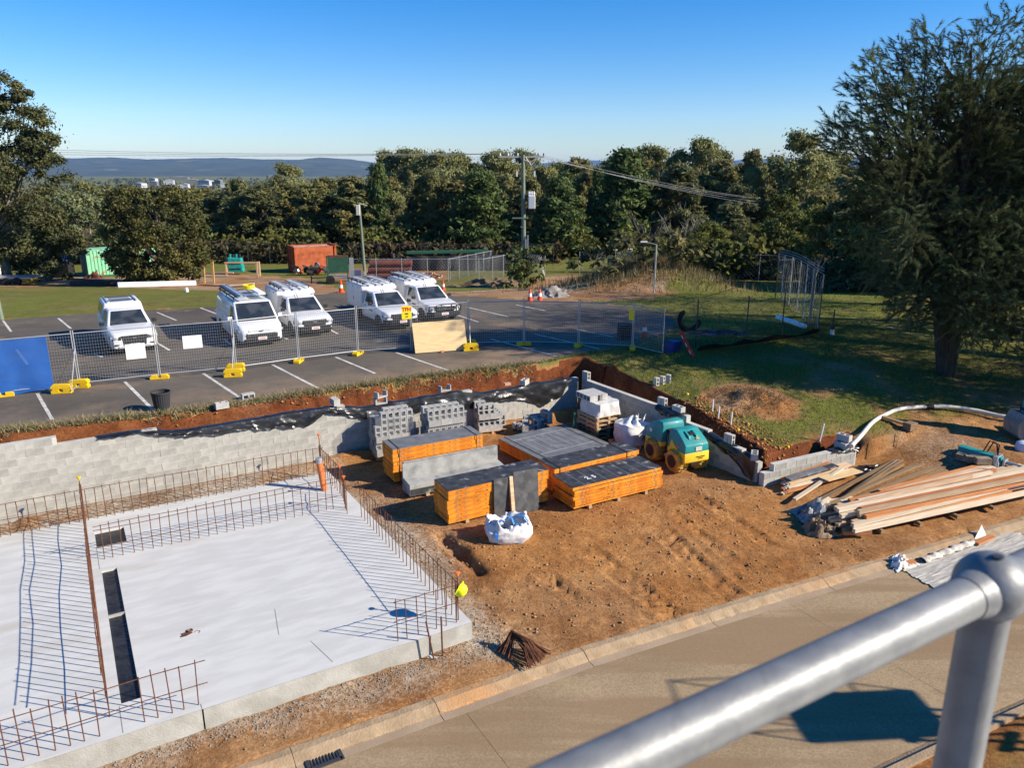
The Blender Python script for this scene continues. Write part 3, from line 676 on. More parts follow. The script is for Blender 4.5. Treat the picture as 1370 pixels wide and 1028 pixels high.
# ================================================================== BLOCK WALLS
blk = MB().box((0, 0, 0), (.385, .19, .185)).mesh('block', m_block)
blk_h = MB().box((0, 0, 0), (.185, .19, .185)).mesh('block_half', m_block)
def block_wall(name, label, P0, D, N, L, tops, start, limit, base=0.):
    ang = math.atan2(D.y, D.x)
    w = thing(name, label, 'wall', (P0.x, P0.y, base), ang)
    cells = []; nc = int(max(t for _, t in tops))
    def ncourse(q):
        for lim, t in tops:
            if q < lim: return t
        return tops[-1][1]
    for k in range(nc):
        off = 0. if k % 2 == 0 else .2
        q = start
        if off: cells.append((q+.1, k, True)); q += .2
        while q < L-.05:
            half = q+.4 > L+.05
            c = q+(.1 if half else .2)
            if ncourse(c) > k: cells.append((c, k, half))
            q += .2 if half else .4
    cells = [c for c in cells if ncourse(c[0]) > c[1]]
    cells.sort(key=lambda c: (P0+D*c[0]).length)
    rest = MB()
    for n_, (c, k, half) in enumerate(cells):
        z = k*.2+.1; y = .095+random.uniform(-.002, .002)
        if n_ < limit: put('block', blk_h if half else blk, w, (c, y, z))
        else: rest.box((c, y, z), (.188 if half else .388, .19, .188))
    if rest.v:
        o = rest.build('far_blocks', m_block, w); o['kind'] = 'stuff'
    q0 = start                                     # mortar core, one piece per stepped length
    for lim, t in tops:
        q1 = min(lim, L)
        if q1 > q0: MB().box(((q0+q1)/2, .095, t*.1-.03), (q1-q0-.006, .176, t*.2-.006+.06)).build('mortar_core', m_mortar, w)
        q0 = q1
    return w
W_TOPS = [(1.1, 10), (3.4, 9), (8.6, 8), (13, 7), (99, 6)]
S_TOPS = [(5.2, 6), (6.1, 5), (7.4, 4), (99, 3)]
block_wall('block_wall', 'long grey concrete block retaining wall behind the slab, topped with black plastic', W0, WD, WN, WL, W_TOPS, -2.0, 296)
block_wall('block_wall', 'stepped grey block wall running from the corner past the trench roller', WC+SDD*.2, SDD, SN, SL-.2, S_TOPS, 0., 200)
block_wall('block_wall', 'short low grey block wall beside the timber pile', E0, ED, EN, EL, [(.35, 2), (99, 3)], 0., 100, -.04)
def wtop(q):
    for lim, t in W_TOPS:
        if q < lim: return t*.2
def stop_(q):
    for lim, t in S_TOPS:
        if q < lim: return t*.2
# ------------------------------------------------------------------ plastic membrane draped over the walls
def membrane(label, P0, D, N, q0, q1, topf, dropq, dropv, backd, seed, step=.07, grp=None):
    r = np.random.default_rng(seed); nq = int((q1-q0)/step); mb = MB(); nv = 18
    qs = np.linspace(q0, q1, nq+1)
    tz = np.array([topf(q) for q in qs]); tz = np.convolve(np.pad(tz, 6, mode='edge'), np.ones(13)/13, 'valid')
    fold = fbm(qs*1.0, qs*0+seed, 1.6, 3); rip = fbm(qs, qs*0+seed+9, 5, 2)
    for i, q in enumerate(qs):
        d = max(np.interp(q, dropq, dropv)*(1+.5*fold[i])+rip[i]*.14, .015)
        lift = .015+max(0, fold[i])*.22
        for j in range(nv+1):
            v = j/nv
            cr = abs(fbm(np.array([q*3.1+v*2.2]), np.array([v*3.+seed]), 1.4, 3)[0]); cr2 = 1-2*abs(fbm(np.array([q*2.2-v*3.]), np.array([v*1.6+seed+3]), 2., 2)[0])
            if v < .35:        # back: from trench floor up to the wall top
                u = v/.35; y = .21+backd*(1-u)*(1+.6*fold[i]); z = tz[i]+.01-(1-u)*(.30+.25*backd)+lift*u*.6+.22*cr*(1-u)
            elif v < .5:
                u = (v-.35)/.15; y = .21*(1-u)-.02*u; z = tz[i]+.01+lift*(.6+.4*math.sin(u*3.1))+.07*cr
            else:
                u = (v-.5)/.5; y = min(-.018-.22*cr*math.sin(min(u*2.6, 2.4))-.05*max(0, cr2)*u, -.014); z = tz[i]+lift*.6*(1-u)-d*u+.02*cr
            p = P0+D*q+N*y; mb.v.append((p.x, p.y, z))
    for i in range(nq):
        for j in range(nv):
            a = i*(nv+1)+j; mb.f.append((a, a+nv+1, a+nv+2, a+1))
    return tag(mb.build('plastic_membrane', m_black, None, smooth=True), label, 'plastic sheet', grp)
membrane('long crumpled black plastic membrane draped over the long block wall top', W0, WD, WN, 2.0, 17.1, wtop,
         [2, 3.2, 4.2, 5.2, 6.4, 7.4, 8.0, 8.8, 9.6, 10.6, 11.4, 12, 12.8, 13.6, 14.3, 15.2, 16, 16.6, 17.1],
         [.01, .06, .16, .26, .30, .42, .16, .24, .44, .5, .34, .52, .62, .36, .34, .5, .8, .62, .02], .55, 4)
membrane('small black plastic flap hanging over the step of the side wall', WC+SDD*.2, SDD, SN, 3.9, 5.1, stop_, [3.9, 4.2, 4.8, 5.1], [.05, .2, .12, .02], .4, 7)
membrane('black plastic flap hanging to the ground at the low end of the side wall', WC+SDD*.2, SDD, SN, 5.95, SL-.25, stop_, [5.9, 6.3, 7, 7.5, 8], [.08, .16, .3, .5, .56], .5, 8)
membrane('black plastic gathered on the end of the short block wall', E0, ED, EN, 2.6, EL, lambda q: .56, [2.6, 3, 3.3, EL], [.01, .03, .06, .16], .6, 9)
# ------------------------------------------------------------------ hollow blocks
def hollow_mesh(name, L=.39, W=.19, H=.19, mat=None):
    mb = MB(); x, y, z = L/2, W/2, H/2; w = .035; hx = [(-x+w, -w/2), (w/2, x-w)]
    V = mb.v; F = mb.f
    for zz in (-z, z):
        V += [(-x, -y, zz), (x, -y, zz), (x, y, zz), (-x, y, zz)]
        for (a, b) in hx: V += [(a, -y+w, zz), (b, -y+w, zz), (b, y-w, zz), (a, y-w, zz)]
    def lid(o, flip):
        fs = [(0, 1, 9, 8, 5, 4), (3, 7, 6, 11, 10, 2), (0, 4, 7, 3), (1, 2, 10, 9), (5, 8, 11, 6)]
        for f in fs: F.append(tuple(o+i for i in (reversed(f) if flip else f)))
    lid(0, True); lid(12, False)
    for q in ((0, 1, 2, 3),):
        for i in range(4): a, b = q[i], q[(i+1) % 4]; F.append((a, b, b+12, a+12))
    for h in (4, 8):
        for i in range(4): a, b = h+i, h+(i+1) % 4; F.append((b, a, a+12, b+12))
    return mb.mesh(name, mat or m_block2)
hb = hollow_mesh('hollow_block')
ub = MB().box((0, 0, -.075), (.39, .19, .04)).box((-.175, 0, .02), (.04, .19, .15)).box((.175, 0, .02), (.04, .19, .15)).mesh('channel_block', m_block2)
m_blockw = M('pale_block', (.46, .45, .42), (.38, .37, .345), .95, 6, bump=.3)
hbw = hollow_mesh('hollow_block_pale', mat=m_blockw)
def loose(me, loc, rot, label, grp='loose blocks left on and behind the walls'):
    o = put('concrete_block', me); o.location = loc; o.rotation_euler = rot
    if me is hbw and rot[1] == H2: o.scale = (.74, .74, .74)
    return tag(o, label, 'block', grp)
H2 = math.pi/2
def on_wall(px, py, dz=.1):    # spot on the long wall's top under a pixel
    z = 1.6
    for k in range(12):
        x, y = U(px, py, z); q = (x-W0.x)*WD.x+(y-W0.y)*WD.y; z = (wtop(q) or 1.2)+.02
    p = W0+WD*q+WN*.1; return Vector((p.x, p.y, wtop(q)+dz))
wa = math.atan2(WD.y, WD.x); sa = math.atan2(SDD.y, SDD.x); ea = math.atan2(ED.y, ED.x)
g1 = G(298, 556); loose(hbw, (g1.x, g1.y, g1.z+.1), (0, 0, wa+.1), 'pale hollow block lying in the red trench, second from the black bin')
g1 = G(334, 553); loose(hbw, (g1.x, g1.y, g1.z+.12), (H2, 0, wa+.05), 'pale hollow block with its two holes facing out behind the wall')
p = on_wall(445, 540); loose(hbw, p+Vector((0, 0, .04)), (H2, 0, wa+H2), 'single pale block weighing down the plastic near a fold')
p = on_wall(503, 537); loose(ub, p+Vector((0, 0, .03)), (0, 0, wa), 'lower block of a pair stacked on the plastic covered wall')
loose(ub, p+Vector((.02, 0, .24)), (0, 0, wa+.3), 'upper tilted block of a pair stacked on the plastic covered wall')
p = on_wall(596, 527); loose(ub, p+Vector((0, 0, .10)), (0, 0, wa+.1), 'channel block with two raised ends on top of the plastic')
p = on_wall(665, 514); loose(MB().box((0, 0, 0), (.22, .15, .08)).mesh('brick', M('brick_tan', (.5, .3, .2), None, .9)), p+Vector((0, 0, .08)), (0, 0, .4), 'tan brick resting on the plastic fold')
p = on_wall(690, 511); loose(hbw, p+Vector((0, 0, .05)), (0, 0, wa+.6), 'half buried pale block at the plastic top by the corner')
g1 = G(703, 508); loose(hbw, (g1.x, g1.y, g1.z+.19), (0, H2, wa+.9), 'hollow block standing upright in the red soil behind the plastic')
for k, d in enumerate((0, .22)):
    p = WC+SDD*(.25+d*.75)+SN*.1; loose(hbw, (p.x, p.y, 1.2+.145), (0, H2, sa), ('nearer' if k else 'further')+' block of the pair on the wall corner')
for k, d in enumerate((3.95, 4.17)):
    p = WC+SDD*(3.95+(d-3.95)*.75+.2)+SN*.1; loose(hbw, (p.x, p.y, 1.2+.145), (0, H2, sa+.1*k), ('lower' if k else 'upper')+' block of the upright pair on the stepped side wall')
p = WC+SDD*4.95+SN*.1; loose(hbw, (p.x, p.y, 1.2+.10), (0, 0, sa), 'block lying flat on the side wall just above the roller')
for k in range(3):
    p = G(878+8*k, 516-2*k); loose(hbw, (p.x, p.y, p.z+.14), (0, H2, sa+.3*k), 'pale block standing on the grass edge of the side trench')
for k, d in enumerate((6.95, 7.16)):
    p = WC+SDD*(6.95+(d-6.95)*.75)+SN*.1; loose(hbw, (p.x, p.y, .8+.145), (0, H2, sa+.1*k), ('lower' if k else 'upper')+' block of the upright pair on the black flap')
p = WC+SDD*7.95+SN*.12; loose(hbw, (p.x, p.y, .6+.12), (0, 0, sa-.9), 'block lying on the black flap at the wall end')
for k, (d, dy, zz) in enumerate(((EL-.55, .1, .1), (EL-.3, .12, .1), (EL-.42, .15, .3))):
    p = E0+ED*d+EN*dy; loose(hbw, (p.x, p.y, .56+zz), (0, 0, ea+H2+.1*k), ['inner', 'outer', 'topmost'][k]+' of three blocks holding the plastic on the short wall')
# ================================================================== STARTER BARS
up_me = MB().tube([(0, 0, 0), (0, 0, .84)], .0095, 5).mesh('upright', m_rust)
def bar_row(label, p0, p1, zs=(.36, .78), n_skip=(), h=1.0, over=.12, wob=.015):
    p0 = Vector(AB(*p0)); p1 = Vector(AB(*p1)); d = p1-p0; L = d.length; ang = math.atan2(d.y, d.x)
    t = thing('starter_bar_row', label, 'rebar', (p0.x, p0.y, SZ), ang); r = random.Random(int(L*100))
    k = int(round(L/.2))
    for i in range(k+1):
        if i in n_skip: continue
        o = put('upright', up_me, t, (i*.2+r.uniform(-.02, .02), 0, -.01)); o.rotation_euler = (r.uniform(-.03, .03), r.uniform(-.03, .03), 0); o.scale = (1, 1, h*r.uniform(.95, 1.05))
    for z in zs: MB().tube([(-over+(L+2*over)*j_/6, .016+r.uniform(-wob, wob)*.5, z+r.uniform(-wob, wob)) for j_ in range(7)], .008, 5).build('rail', m_rust, t)
    return t
bar_row('long row of rusty starter bars along the slab edge below the block wall', (-4.2, 20.15), (5.6, 20.15), (.40, .80))
bar_row('rusty starter bars crossing the slab beside the orange pipe', (0.0, 17.75), (5.2, 17.75), (.30, .70, .80))
bar_row('rusty starter bar row along the slab edge facing the formwork stacks', (5.64, 16.9), (5.64, 11.75), (.79,))
bar_row('short rusty starter bar row at the slab corner with the yellow helmet', (4.4, 11.6), (5.64, 11.6), (.40, .78), over=.04)
bar_row('rusty starter bars on the slab edge by the road', (-4.0, 11.6), (1.05, 11.6), (.35, .75), n_skip=(19, 20))
bar_row('rusty starter bars running across the slab beside the lined recess', (-.25, 12.0), (-.25, 20.0), (.44, .84, .97), h=1.17, wob=.035)
bar_row('short rusty starter bar row beside the upright orange pipe', (5.64, 18.6), (5.64, 20.1), (.40, .80), over=.02)
bar_row('few bare rusty starter bars at the end of the crossing row', (5.40, 17.3), (5.62, 18.3), (.6,), over=.02)
def cap(s_, t_, z, mat, label, r=.05):
    p = AB(s_, t_); o = MB().lathe([(.018, -.05), (.022, .01), (r, .02), (r, .035), (r*.6, .05)], 10).build('cap', mat, None, smooth=True)
    b_ = LASTBAR[0]; o.name = 'cap'; o.parent = b_; o.location = (0, 0, (z-SZ)/b_.scale.z); return o
MB_post = MB().tube([(0, 0, 0), (0, 0, 1.12)], .012, 6).mesh('post', m_rust)
LASTBAR = []
def post_bar(s_, t_, label, h=1.):
    p = AB(s_, t_); o = put('tall_bar', MB_post); o.location = (p[0], p[1], SZ); o.scale = (1, 1, h); LASTBAR[:] = [o]; return tag(o, label, 'rebar', 'taller bars at row ends')
post_bar(-.25, 20.1, 'tall rusty bar with yellow cap at the row crossing'); cap(-.25, 20.1, SZ+1.13, m_yel, 'yellow cap on the tall bar below the block wall')
post_bar(5.64, 20.22, 'tall rusty bar with orange cap at the far slab corner'); cap(5.64, 20.22, SZ+1.13, m_capor, 'orange cap on the far slab corner bar')
post_bar(5.46, 17.62, 'rusty bar with orange cap at the end of the crossing row', .75); cap(5.46, 17.62, SZ+.85, m_capor, 'orange cap at the end of the crossing bar row')
post_bar(5.62, 18.42, 'rusty bar with tilted orange cap close to the strapped stack', .72); cap(5.62, 18.42, SZ+.82, m_capor, 'orange cap on the bar close to the strapped stack')
post_bar(5.67, 11.66, 'rusty corner bar wearing the yellow helmet', .86); cap(5.67, 11.66, SZ+.975, m_capor, 'orange cap just above the yellow helmet', .055)
# two short stakes by the slab edge
for k, (q, lean, lb) in enumerate(((5.0, -.25, 'leaning rusty steel stake at the slab edge'), (5.15, 0, 'upright rusty steel stake at the slab edge'))):
    p = AB(q, 11.28); o = MB().tube([(0, 0, 0), (lean*.6, .02, 1.0)], .016, 6).build('steel_stake', m_rust); o.location = (p[0], p[1], -.42); o.rotation_euler = (0, 0, ANG); tag(o, lb, 'stake')
# helmet
p = AB(5.70, 11.60); t = thing('safety_helmet', 'bright yellow safety helmet hung on the slab corner bar', 'helmet', (p[0], p[1], SZ+.66), ANG)
mb = MB(); prof = [(.105, -.03), (.108, .0), (.10, .05), (.075, .09), (.04, .11), (.004, .116)]
dome = MB().lathe(prof, 16).build('shell', m_hiyel, t, smooth=True); dome.rotation_euler = (Matrix.Rotation(-ANG, 3, 'Z') @ Vector((.78, -.30, -.42))).to_track_quat('Z', 'Y').to_euler(); dome.scale = (1.15, 1.3, 1.1)
br = MB().lathe([(.104, -.03), (.135, -.036), (.135, -.03), (.104, -.022)], 16, cap=False).build('brim', m_hiyel, t, smooth=True); br.rotation_euler = dome.rotation_euler; br.scale = dome.scale
# standing orange drain pipe
p = U(434, 656, SZ); t = thing('drain_pipe', 'upright orange plastic drain pipe with taped top standing on the slab', 'pipe', (p[0], p[1], SZ), 0)
pm = MB().tube([(0, 0, 0), (-.10, .05, .80)], .085, 18).build('pipe', m_pvc, t, smooth=True)
MB().tube([(-.095, .048, .76), (-.105, .052, .90)], .088, 18).build('taped_top', M('silver_tape', (.55, .55, .56), (.4, .4, .4), .3, 14, bump=.8, bscale=20, metal=.5), t, smooth=True)
# bundle of bent bars by the kerb
p = G(690, 872); t = thing('bar_bundle', 'fanned bundle of rusty bent reinforcing bars beside the kerb', 'rebar'); t.location = p
r = random.Random(3)
for k in range(46):
    f = k/45; a = math.radians(205+f*70)*1.0; hx, hy = -.05+.1*f, .1
    lx, ly = math.cos(math.radians(-12-58*f))*1.0, math.sin(math.radians(-12-58*f))*1.0
    lx *= .62+.12*r.random(); ly *= .62+.12*r.random()
    z = .10+.10*r.random()+.12*math.sin(f*3.1)
    MB().tube([(-.35+.25*f+r.uniform(-.04, .04), .02-.30*f+r.uniform(-.05, .05), .04), (-.12+.1*f, .12+r.uniform(-.04, .04), z+.06), (-.08+.1*f+lx*.5, .10+ly*.5, z+.02), (-.05+lx, .08+ly, .03+.05*r.random())], .009, 5).build('bar', m_rust, t)
# ================================================================== FORMWORK STACKS
def ring_mesh(L, W, h, ex=.03):
    mb = MB(); mb.box((L/2, ex/2, h/2), (L, ex, h)); mb.box((L/2, W-ex/2, h/2), (L, ex, h)); mb.box((ex/2, W/2, h/2), (ex, W-2*ex, h)); mb.box((L-ex/2, W/2, h/2), (ex, W-2*ex, h))
    for k in range(1, 4): mb.box((L*k/4, W/2, h/2-.01), (.035, W-2*ex, h-.02))
    return mb.mesh('frame', m_orange)
def hole_mesh(L, W, h, seed):
    r = random.Random(seed); mb = MB()
    for k in range(4): mb.box((L*(.12+.25*k), -.001, h*.5), (.022, .004, .022))
    for k in range(2): mb.box((-.001, W*(.2+.6*k), h*.5), (.004, .022, .022))
    return mb.mesh('bolt_hole', m_blackm)
def scribble(L, h, seed, n_=9):
    r = random.Random(seed); mb = MB(); x = L*r.uniform(.1, .5)
    for k in range(n_):
        x += .035; mb.bar((x+r.uniform(-.008, .008), -.0015, h*.5-.018), (x+r.uniform(-.008, .008), -.0015, h*.5+r.uniform(.0, .02)), .007, .003)
        if r.random() < .6: mb.bar((x, -.0015, h*.5+r.uniform(-.018, .02)), (x+.018, -.0015, h*.5+r.uniform(-.018, .02)), .003, .007)
    return mb.mesh('handwriting', m_blackm)
def form_stack(F, ang, L, W, h, n_, z0, label, grp, topmat, inset=None, jit=.02, seed=1, bearers=True, top_label=None):
    r = random.Random(seed); frame = ring_mesh(L, W, h-.008)
    face = MB().box((L/2, W/2, 0), (L-.004, W-.004, .018)).mesh('face', topmat)
    face_in = MB().box((L/2, W/2, 0), (L-.07, W-.07, .018)).mesh('face', m_ply_dark)
    hol = hole_mesh(L, W, h, seed); out = []
    if bearers:
        for k, q in enumerate((.18, .5, .82)):
            b = thing('bearer', 'timber bearer under the '+grp, 'timber', (F[0], F[1], 0), ang, 'bearers under the formwork stacks')
            b.location.z = z0-.09
            MB().box((L*q, W/2-.02, .045), (.09, W*.98, .09)).build('length', m_pallet, b)
    for i in range(n_):
        topmost = i == n_-1
        lb = (top_label or 'topmost panel of the '+grp) if topmost else label
        ins = (inset or 0) if i < n_-1 else 0
        t = thing('formwork_panel', lb, 'formwork', (F[0], F[1], z0+i*h), ang+r.uniform(-.004, .004), grp)
        dx, dy = r.uniform(-jit, jit), r.uniform(-jit, jit)
        o = put('frame', frame, t, (dx, dy+ins, 0)); put('bolt_holes', hol, t, (dx, dy+ins, 0)); put('face', face if topmost else face_in, t, (dx, dy+ins, h-.008-(-.009 if topmost else .012)))
        if r.random() < .75: put('handwriting', scribble(L, h, seed*31+i, r.randint(5, 12)), t, (dx, dy+ins, 0))
        out.append(t)
    return out
GRP = ['orange edged stack strapped in two places', 'orange edged stack with the boards leaning on it', 'orange edged stack between the grey panels and the front stack', 'orange edged front stack with 2.5 written on top', 'low stack of wide grey panels']
S1F = (-3.27, 19.81); S3F = (-1.55, 17.18); S5F = (1.14, 19.12); S6F = (1.57, 18.02)
s1 = form_stack(S1F, math.radians(28.5), 2.75, .85, .1175, 8, .09, 'orange edged formwork panel below the top of the strapped stack', GRP[0], m_ply_grey, seed=2)
s3 = form_stack(S3F, math.radians(29.4), 2.85, .84, .123, 7, .09, 'orange edged formwork panel below the top of the stack with leaning boards', GRP[1], m_ply_dark, seed=3)
s5 = form_stack(S5F, math.radians(31), 2.9, .80, .132, 5, .09, 'orange edged formwork panel below the top of the stack behind the front one', GRP[2], m_ply_dark, inset=.06, seed=4)
s6 = form_stack(S6F, math.radians(29.9), 2.88, .98, .083, 7, .09, 'orange edged formwork panel below the top of the front stack', GRP[3], m_ply_dark, jit=.03, seed=5)
text_obj('lettering', '2. 5', .22, m_white_p, s6[-1], (.75, .35, .106), (0, 0, math.pi*.02), .006)
m_chalk = M('chalk_line', (.25, .25, .24), None, .9)
for k in range(7): MB().box((.35+.36*k, .49, .0955), (.012, .9, .003)).build('chalk_line', m_chalk, s6[-1])
def strap(F, ang, L, W, x, z0, z1, label):
    t = thing('strap', label, 'strap', (F[0], F[1], 0), ang, 'dark steel straps round the stacks')
    MB().box((x, -.018, (z0+z1)/2), (.022, .004, z1-z0)).build('front_band', m_blackm, t)
    MB().box((x, W/2, z1+.004), (.022, W+.05, .005)).build('top_band', m_blackm, t)
    MB().box((x, W+.018, (z0+z1)/2), (.022, .004, z1-z0)).build('back_band', m_blackm, t)
    return t
strap(S1F, math.radians(28.5), 2.75, .85, .18, .09, 1.032+.012, 'dark strap round the left end of the tall strapped stack')
strap(S1F, math.radians(28.5), 2.75, .85, 2.55, .09, 1.032+.012, 'dark strap round the right end of the tall strapped stack')
strap(S5F, math.radians(31), 2.9, .8, .16, .5, .752+.012, 'dark strap round the left end of the stack behind the front one')
strap(S5F, math.radians(31), 2.9, .8, 2.45, .5, .752+.012, 'dark strap round the right end of the stack behind the front one')
# wide grey panels
S4F = (.86, 20.55)
s4 = form_stack(S4F, math.radians(34), 2.55, 2.25, .115, 3, .09, 'wide formwork panel below the top of the grey panel stack', GRP[4], m_ply_grey, seed=6)
m_mark = M('dried_slurry', (.33, .33, .32), (.26, .26, .255), .9, 12)
for k in range(7): MB().box((.45+.27*k, 1.15, .1285), (.03, 1.3, .003)).build('slurry_mark', m_mark, s4[-1])
MB().box((1.26, .42, .1285), (2.0, .035, .003)).build('slurry_mark', m_mark, s4[-1]); MB().box((1.26, 1.84, .1285), (2.1, .03, .003)).build('slurry_mark', m_mark, s4[-1])
strap(S4F, math.radians(34), 2.55, 2.25, .2, .09, .435+.012, 'dark strap across the left edge of the wide grey panels')
strap(S4F, math.radians(34), 2.55, 2.25, 2.3, .09, .435+.012, 'dark strap across the right edge of the wide grey panels')
# grey L shaped edge beam form on timbers
t = thing('edge_form', 'grey concrete stained L shaped edge form lying between the orange stacks', 'formwork', (-2.69, 18.80, 0), math.radians(28.5))
MB().prism([(0, .10), (.55, .10), (.55, .87), (.50, .87), (.49, .46), (0, .42)], 0, 1).build('body', m_beam, t)
o = t.children[0]; o.data.transform(Matrix(((0, 2.86, 0, 0), (1, 0, 0, 0), (0, 0, 1, 0), (0, 0, 0, 1)))); o.data.flip_normals()
MB().box((1.43, -.006, .2), (2.82, .014, .17)).build('front_board', m_ply_dark, t)
MB().box((1.43, .515, .87+.012), (2.8, .075, .02)).build('top_rail', m_beam, t)
for q in (.5, 2.3): MB().box((q, .28, .05), (.1, .6, .1)).build('bearer', m_pallet, t)
# boards leaning on the stack
def s3loc(px, py, z=0.):
    x, y = U(px, py, z); dx, dy = x-S3F[0], y-S3F[1]; a = math.radians(29.4)
    return (dx*math.cos(a)+dy*math.sin(a), -dx*math.sin(a)+dy*math.cos(a))
m_board = M('leaning_board', (.05, .052, .055), (.09, .09, .092), .6, 5, 6, stain=(.20, .2, .2), sscale=4, slo=.6, shi=.8)
for nm, x0, x1, y0, lb, mat, th_, H_ in (('board', s3loc(658.8, 692)[0], s3loc(681.6, 691)[0], s3loc(670, 692)[1], 'narrow black board leaning on the orange stack', m_board, .02, 1.02),
                               ('board', s3loc(690, 690)[0], s3loc(716, 680)[0]+.05, s3loc(690, 690)[1]+.03, 'wider black board leaning on the orange stack beside the timber', m_board, .02, 1.1),
                               ('stud', s3loc(683, 691)[0]+.01, s3loc(690, 691)[0]-.01, s3loc(686, 691)[1]-.02, 'timber stud leaning between two black boards', m_timber, .07, 1.03)):
    t = thing('leaning_'+nm, lb, 'board' if nm == 'board' else 'timber', (S3F[0], S3F[1], 0), math.radians(29.4))
    y1 = -.03; hh = math.sqrt(max(.2, H_**2-(y1-y0)**2))
    o = MB().bar(((x0+x1)/2, y0, .0), ((x0+x1)/2+.03, y1, hh), x1-x0, th_, up=(0, -1, .3)).build(nm, mat, t)
# ================================================================== PALLETS AND BLOCK STACKS
def pallet_parts(t, L=1.17, W=1.0, h=.14, m=None, z=0.):
    m = m or m_pallet
    for k in range(5): MB().box((L/2, W*(.06+.22*k), z+h-.011), (L, .10, .022)).build('deck_board', m, t)
    for k in range(3): MB().box((L*(.05+.45*k), W/2, z+h*.5), (.08, W-.004, h-.046)).build('stringer', m, t)
    for k in range(3): MB().box((L/2, W*(.07+.43*k), z+.011), (L, .10, .022)).build('bottom_board', m, t)
def pallet(loc, rz, label, grp=None, m=None, L=1.17, W=1.0):
    t = thing('pallet', label, 'pallet', loc, rz, grp); pallet_parts(t, L, W, .14, m); return t
# stack 1 and 2: shrink wrapped blocks, cores to the front
m_wrap = M('shrink_wrap', (.55, .56, .57), None, .18, spec=.6, alpha=.16)
def block_pack(F, ang, nx, ny, lay, label, wrap=True, missing=(), z0=.02):
    t = thing('block_pack', label, 'block stack', (F[0], F[1], z0), ang); L = nx*.2; W = ny*.4
    pallet_parts(t, max(L, .9), W)
    for k, mode in enumerate(lay):
        z = .14+k*.2+.1
        if mode == 'v':       # cores vertical, long side to the front
            for i in range(nx//2):
                for j in range(ny*2):
                    if (k, i, j) in missing: continue
                    put('block', hb, t, (.2+.4*i, .1+.2*j, z))
        else:                 # blocks on edge, cores facing the front
            for i in range(nx):
                for j in range(ny):
                    if (k, i, j) in missing: continue
                    o = put('block', hb, t, (.1+.2*i, .2+.4*j, z)); o.rotation_euler = (0, H2, H2) if mode == 'e' else (H2, H2, 0)
    if wrap: MB().box((L/2, W/2, .14+len(lay)*.1), (L+.03, W+.03, len(lay)*.2-.02)).build('wrap', m_wrap, t)
    return t
f1 = U(506, 614, .05); f1 = (f1[0], f1[1]-.12)
block_pack(f1, math.radians(27), 6, 2, ['v', 'e', 'v', 'f', 'f', 'f'], 'pallet of hollow grey blocks behind the strapped stack, some missing from its top', True, {(5, 0, 0), (5, 0, 1), (4, 0, 0), (5, 1, 1)})
z_ = 1.36; f2 = U(574, 555, z_); block_pack((f2[0], f2[1]-.05), math.radians(27), 6, 2, ['v', 'v', 'v', 'f', 'v', 'f'], 'shrink wrapped full pallet of hollow grey blocks near the wall', True)
f3 = U(641.5, 581, .05); f3 = (f3[0], f3[1]-.1)
t3 = pallet((f3[0], f3[1], .0), math.radians(20), 'pallet under the loose hollow blocks beside the wide grey panels', None, None, .95, .8)
r = random.Random(8); rz3 = math.radians(20)
def at_l(F, ang, x, y): return (F[0]+x*math.cos(ang)-y*math.sin(ang), F[1]+x*math.sin(ang)+y*math.cos(ang))
for k in range(4):
    for i in range(5 if k < 3 else 3):
        for j in range(2):
            if k in (1, 3) and i > 1 and k == 3 and j == 1: continue
            if k % 2 == 0:
                x = .2+.4*(i//2) if i < 4 else None
                if x is None: continue
                q = at_l(f3, rz3, x, .1+.2*(i % 2)+.4*j); rot = (0, 0, rz3+r.uniform(-.04, .04))
            else:
                q = at_l(f3, rz3, .1+.19*i, .2+.38*j); rot = (H2, H2, rz3+r.uniform(-.05, .05)); rot = (0, H2, rz3+H2) if i % 2 else (H2, H2, rz3)
            loose(hb, (q[0], q[1], .14+.1+.2*k), rot, 'hollow grey block loosely stacked on the pallet beside the wide grey panels', 'blocks loosely stacked on the small pallet')
f4 = U(699, 583, .05); f4 = (f4[0], f4[1]-.1); rz4 = math.radians(22)
pallet((f4[0], f4[1], 0), rz4, 'dark pallet carrying a low heap of broken blocks', None, m_palletgreen, 1.15, .85)
for k in range(14):
    x, y = .15+.2*(k % 5)+r.uniform(-.05, .05), .15+.25*(k//5)+r.uniform(-.04, .04); q = at_l(f4, rz4, x, y)
    flat = r.random() < .55; lay = 1 if k in (4, 9, 13) else 0
    loose(hb if k % 3 else ub, (q[0], q[1], .14+(.1 if flat else .2)+.2*lay), (0, 0, rz4+r.uniform(-.5, .5)) if flat else (0, H2, rz4+r.uniform(-.6, .6)), 'broken or odd block heaped on the dark pallet', 'blocks heaped on the dark pallet')
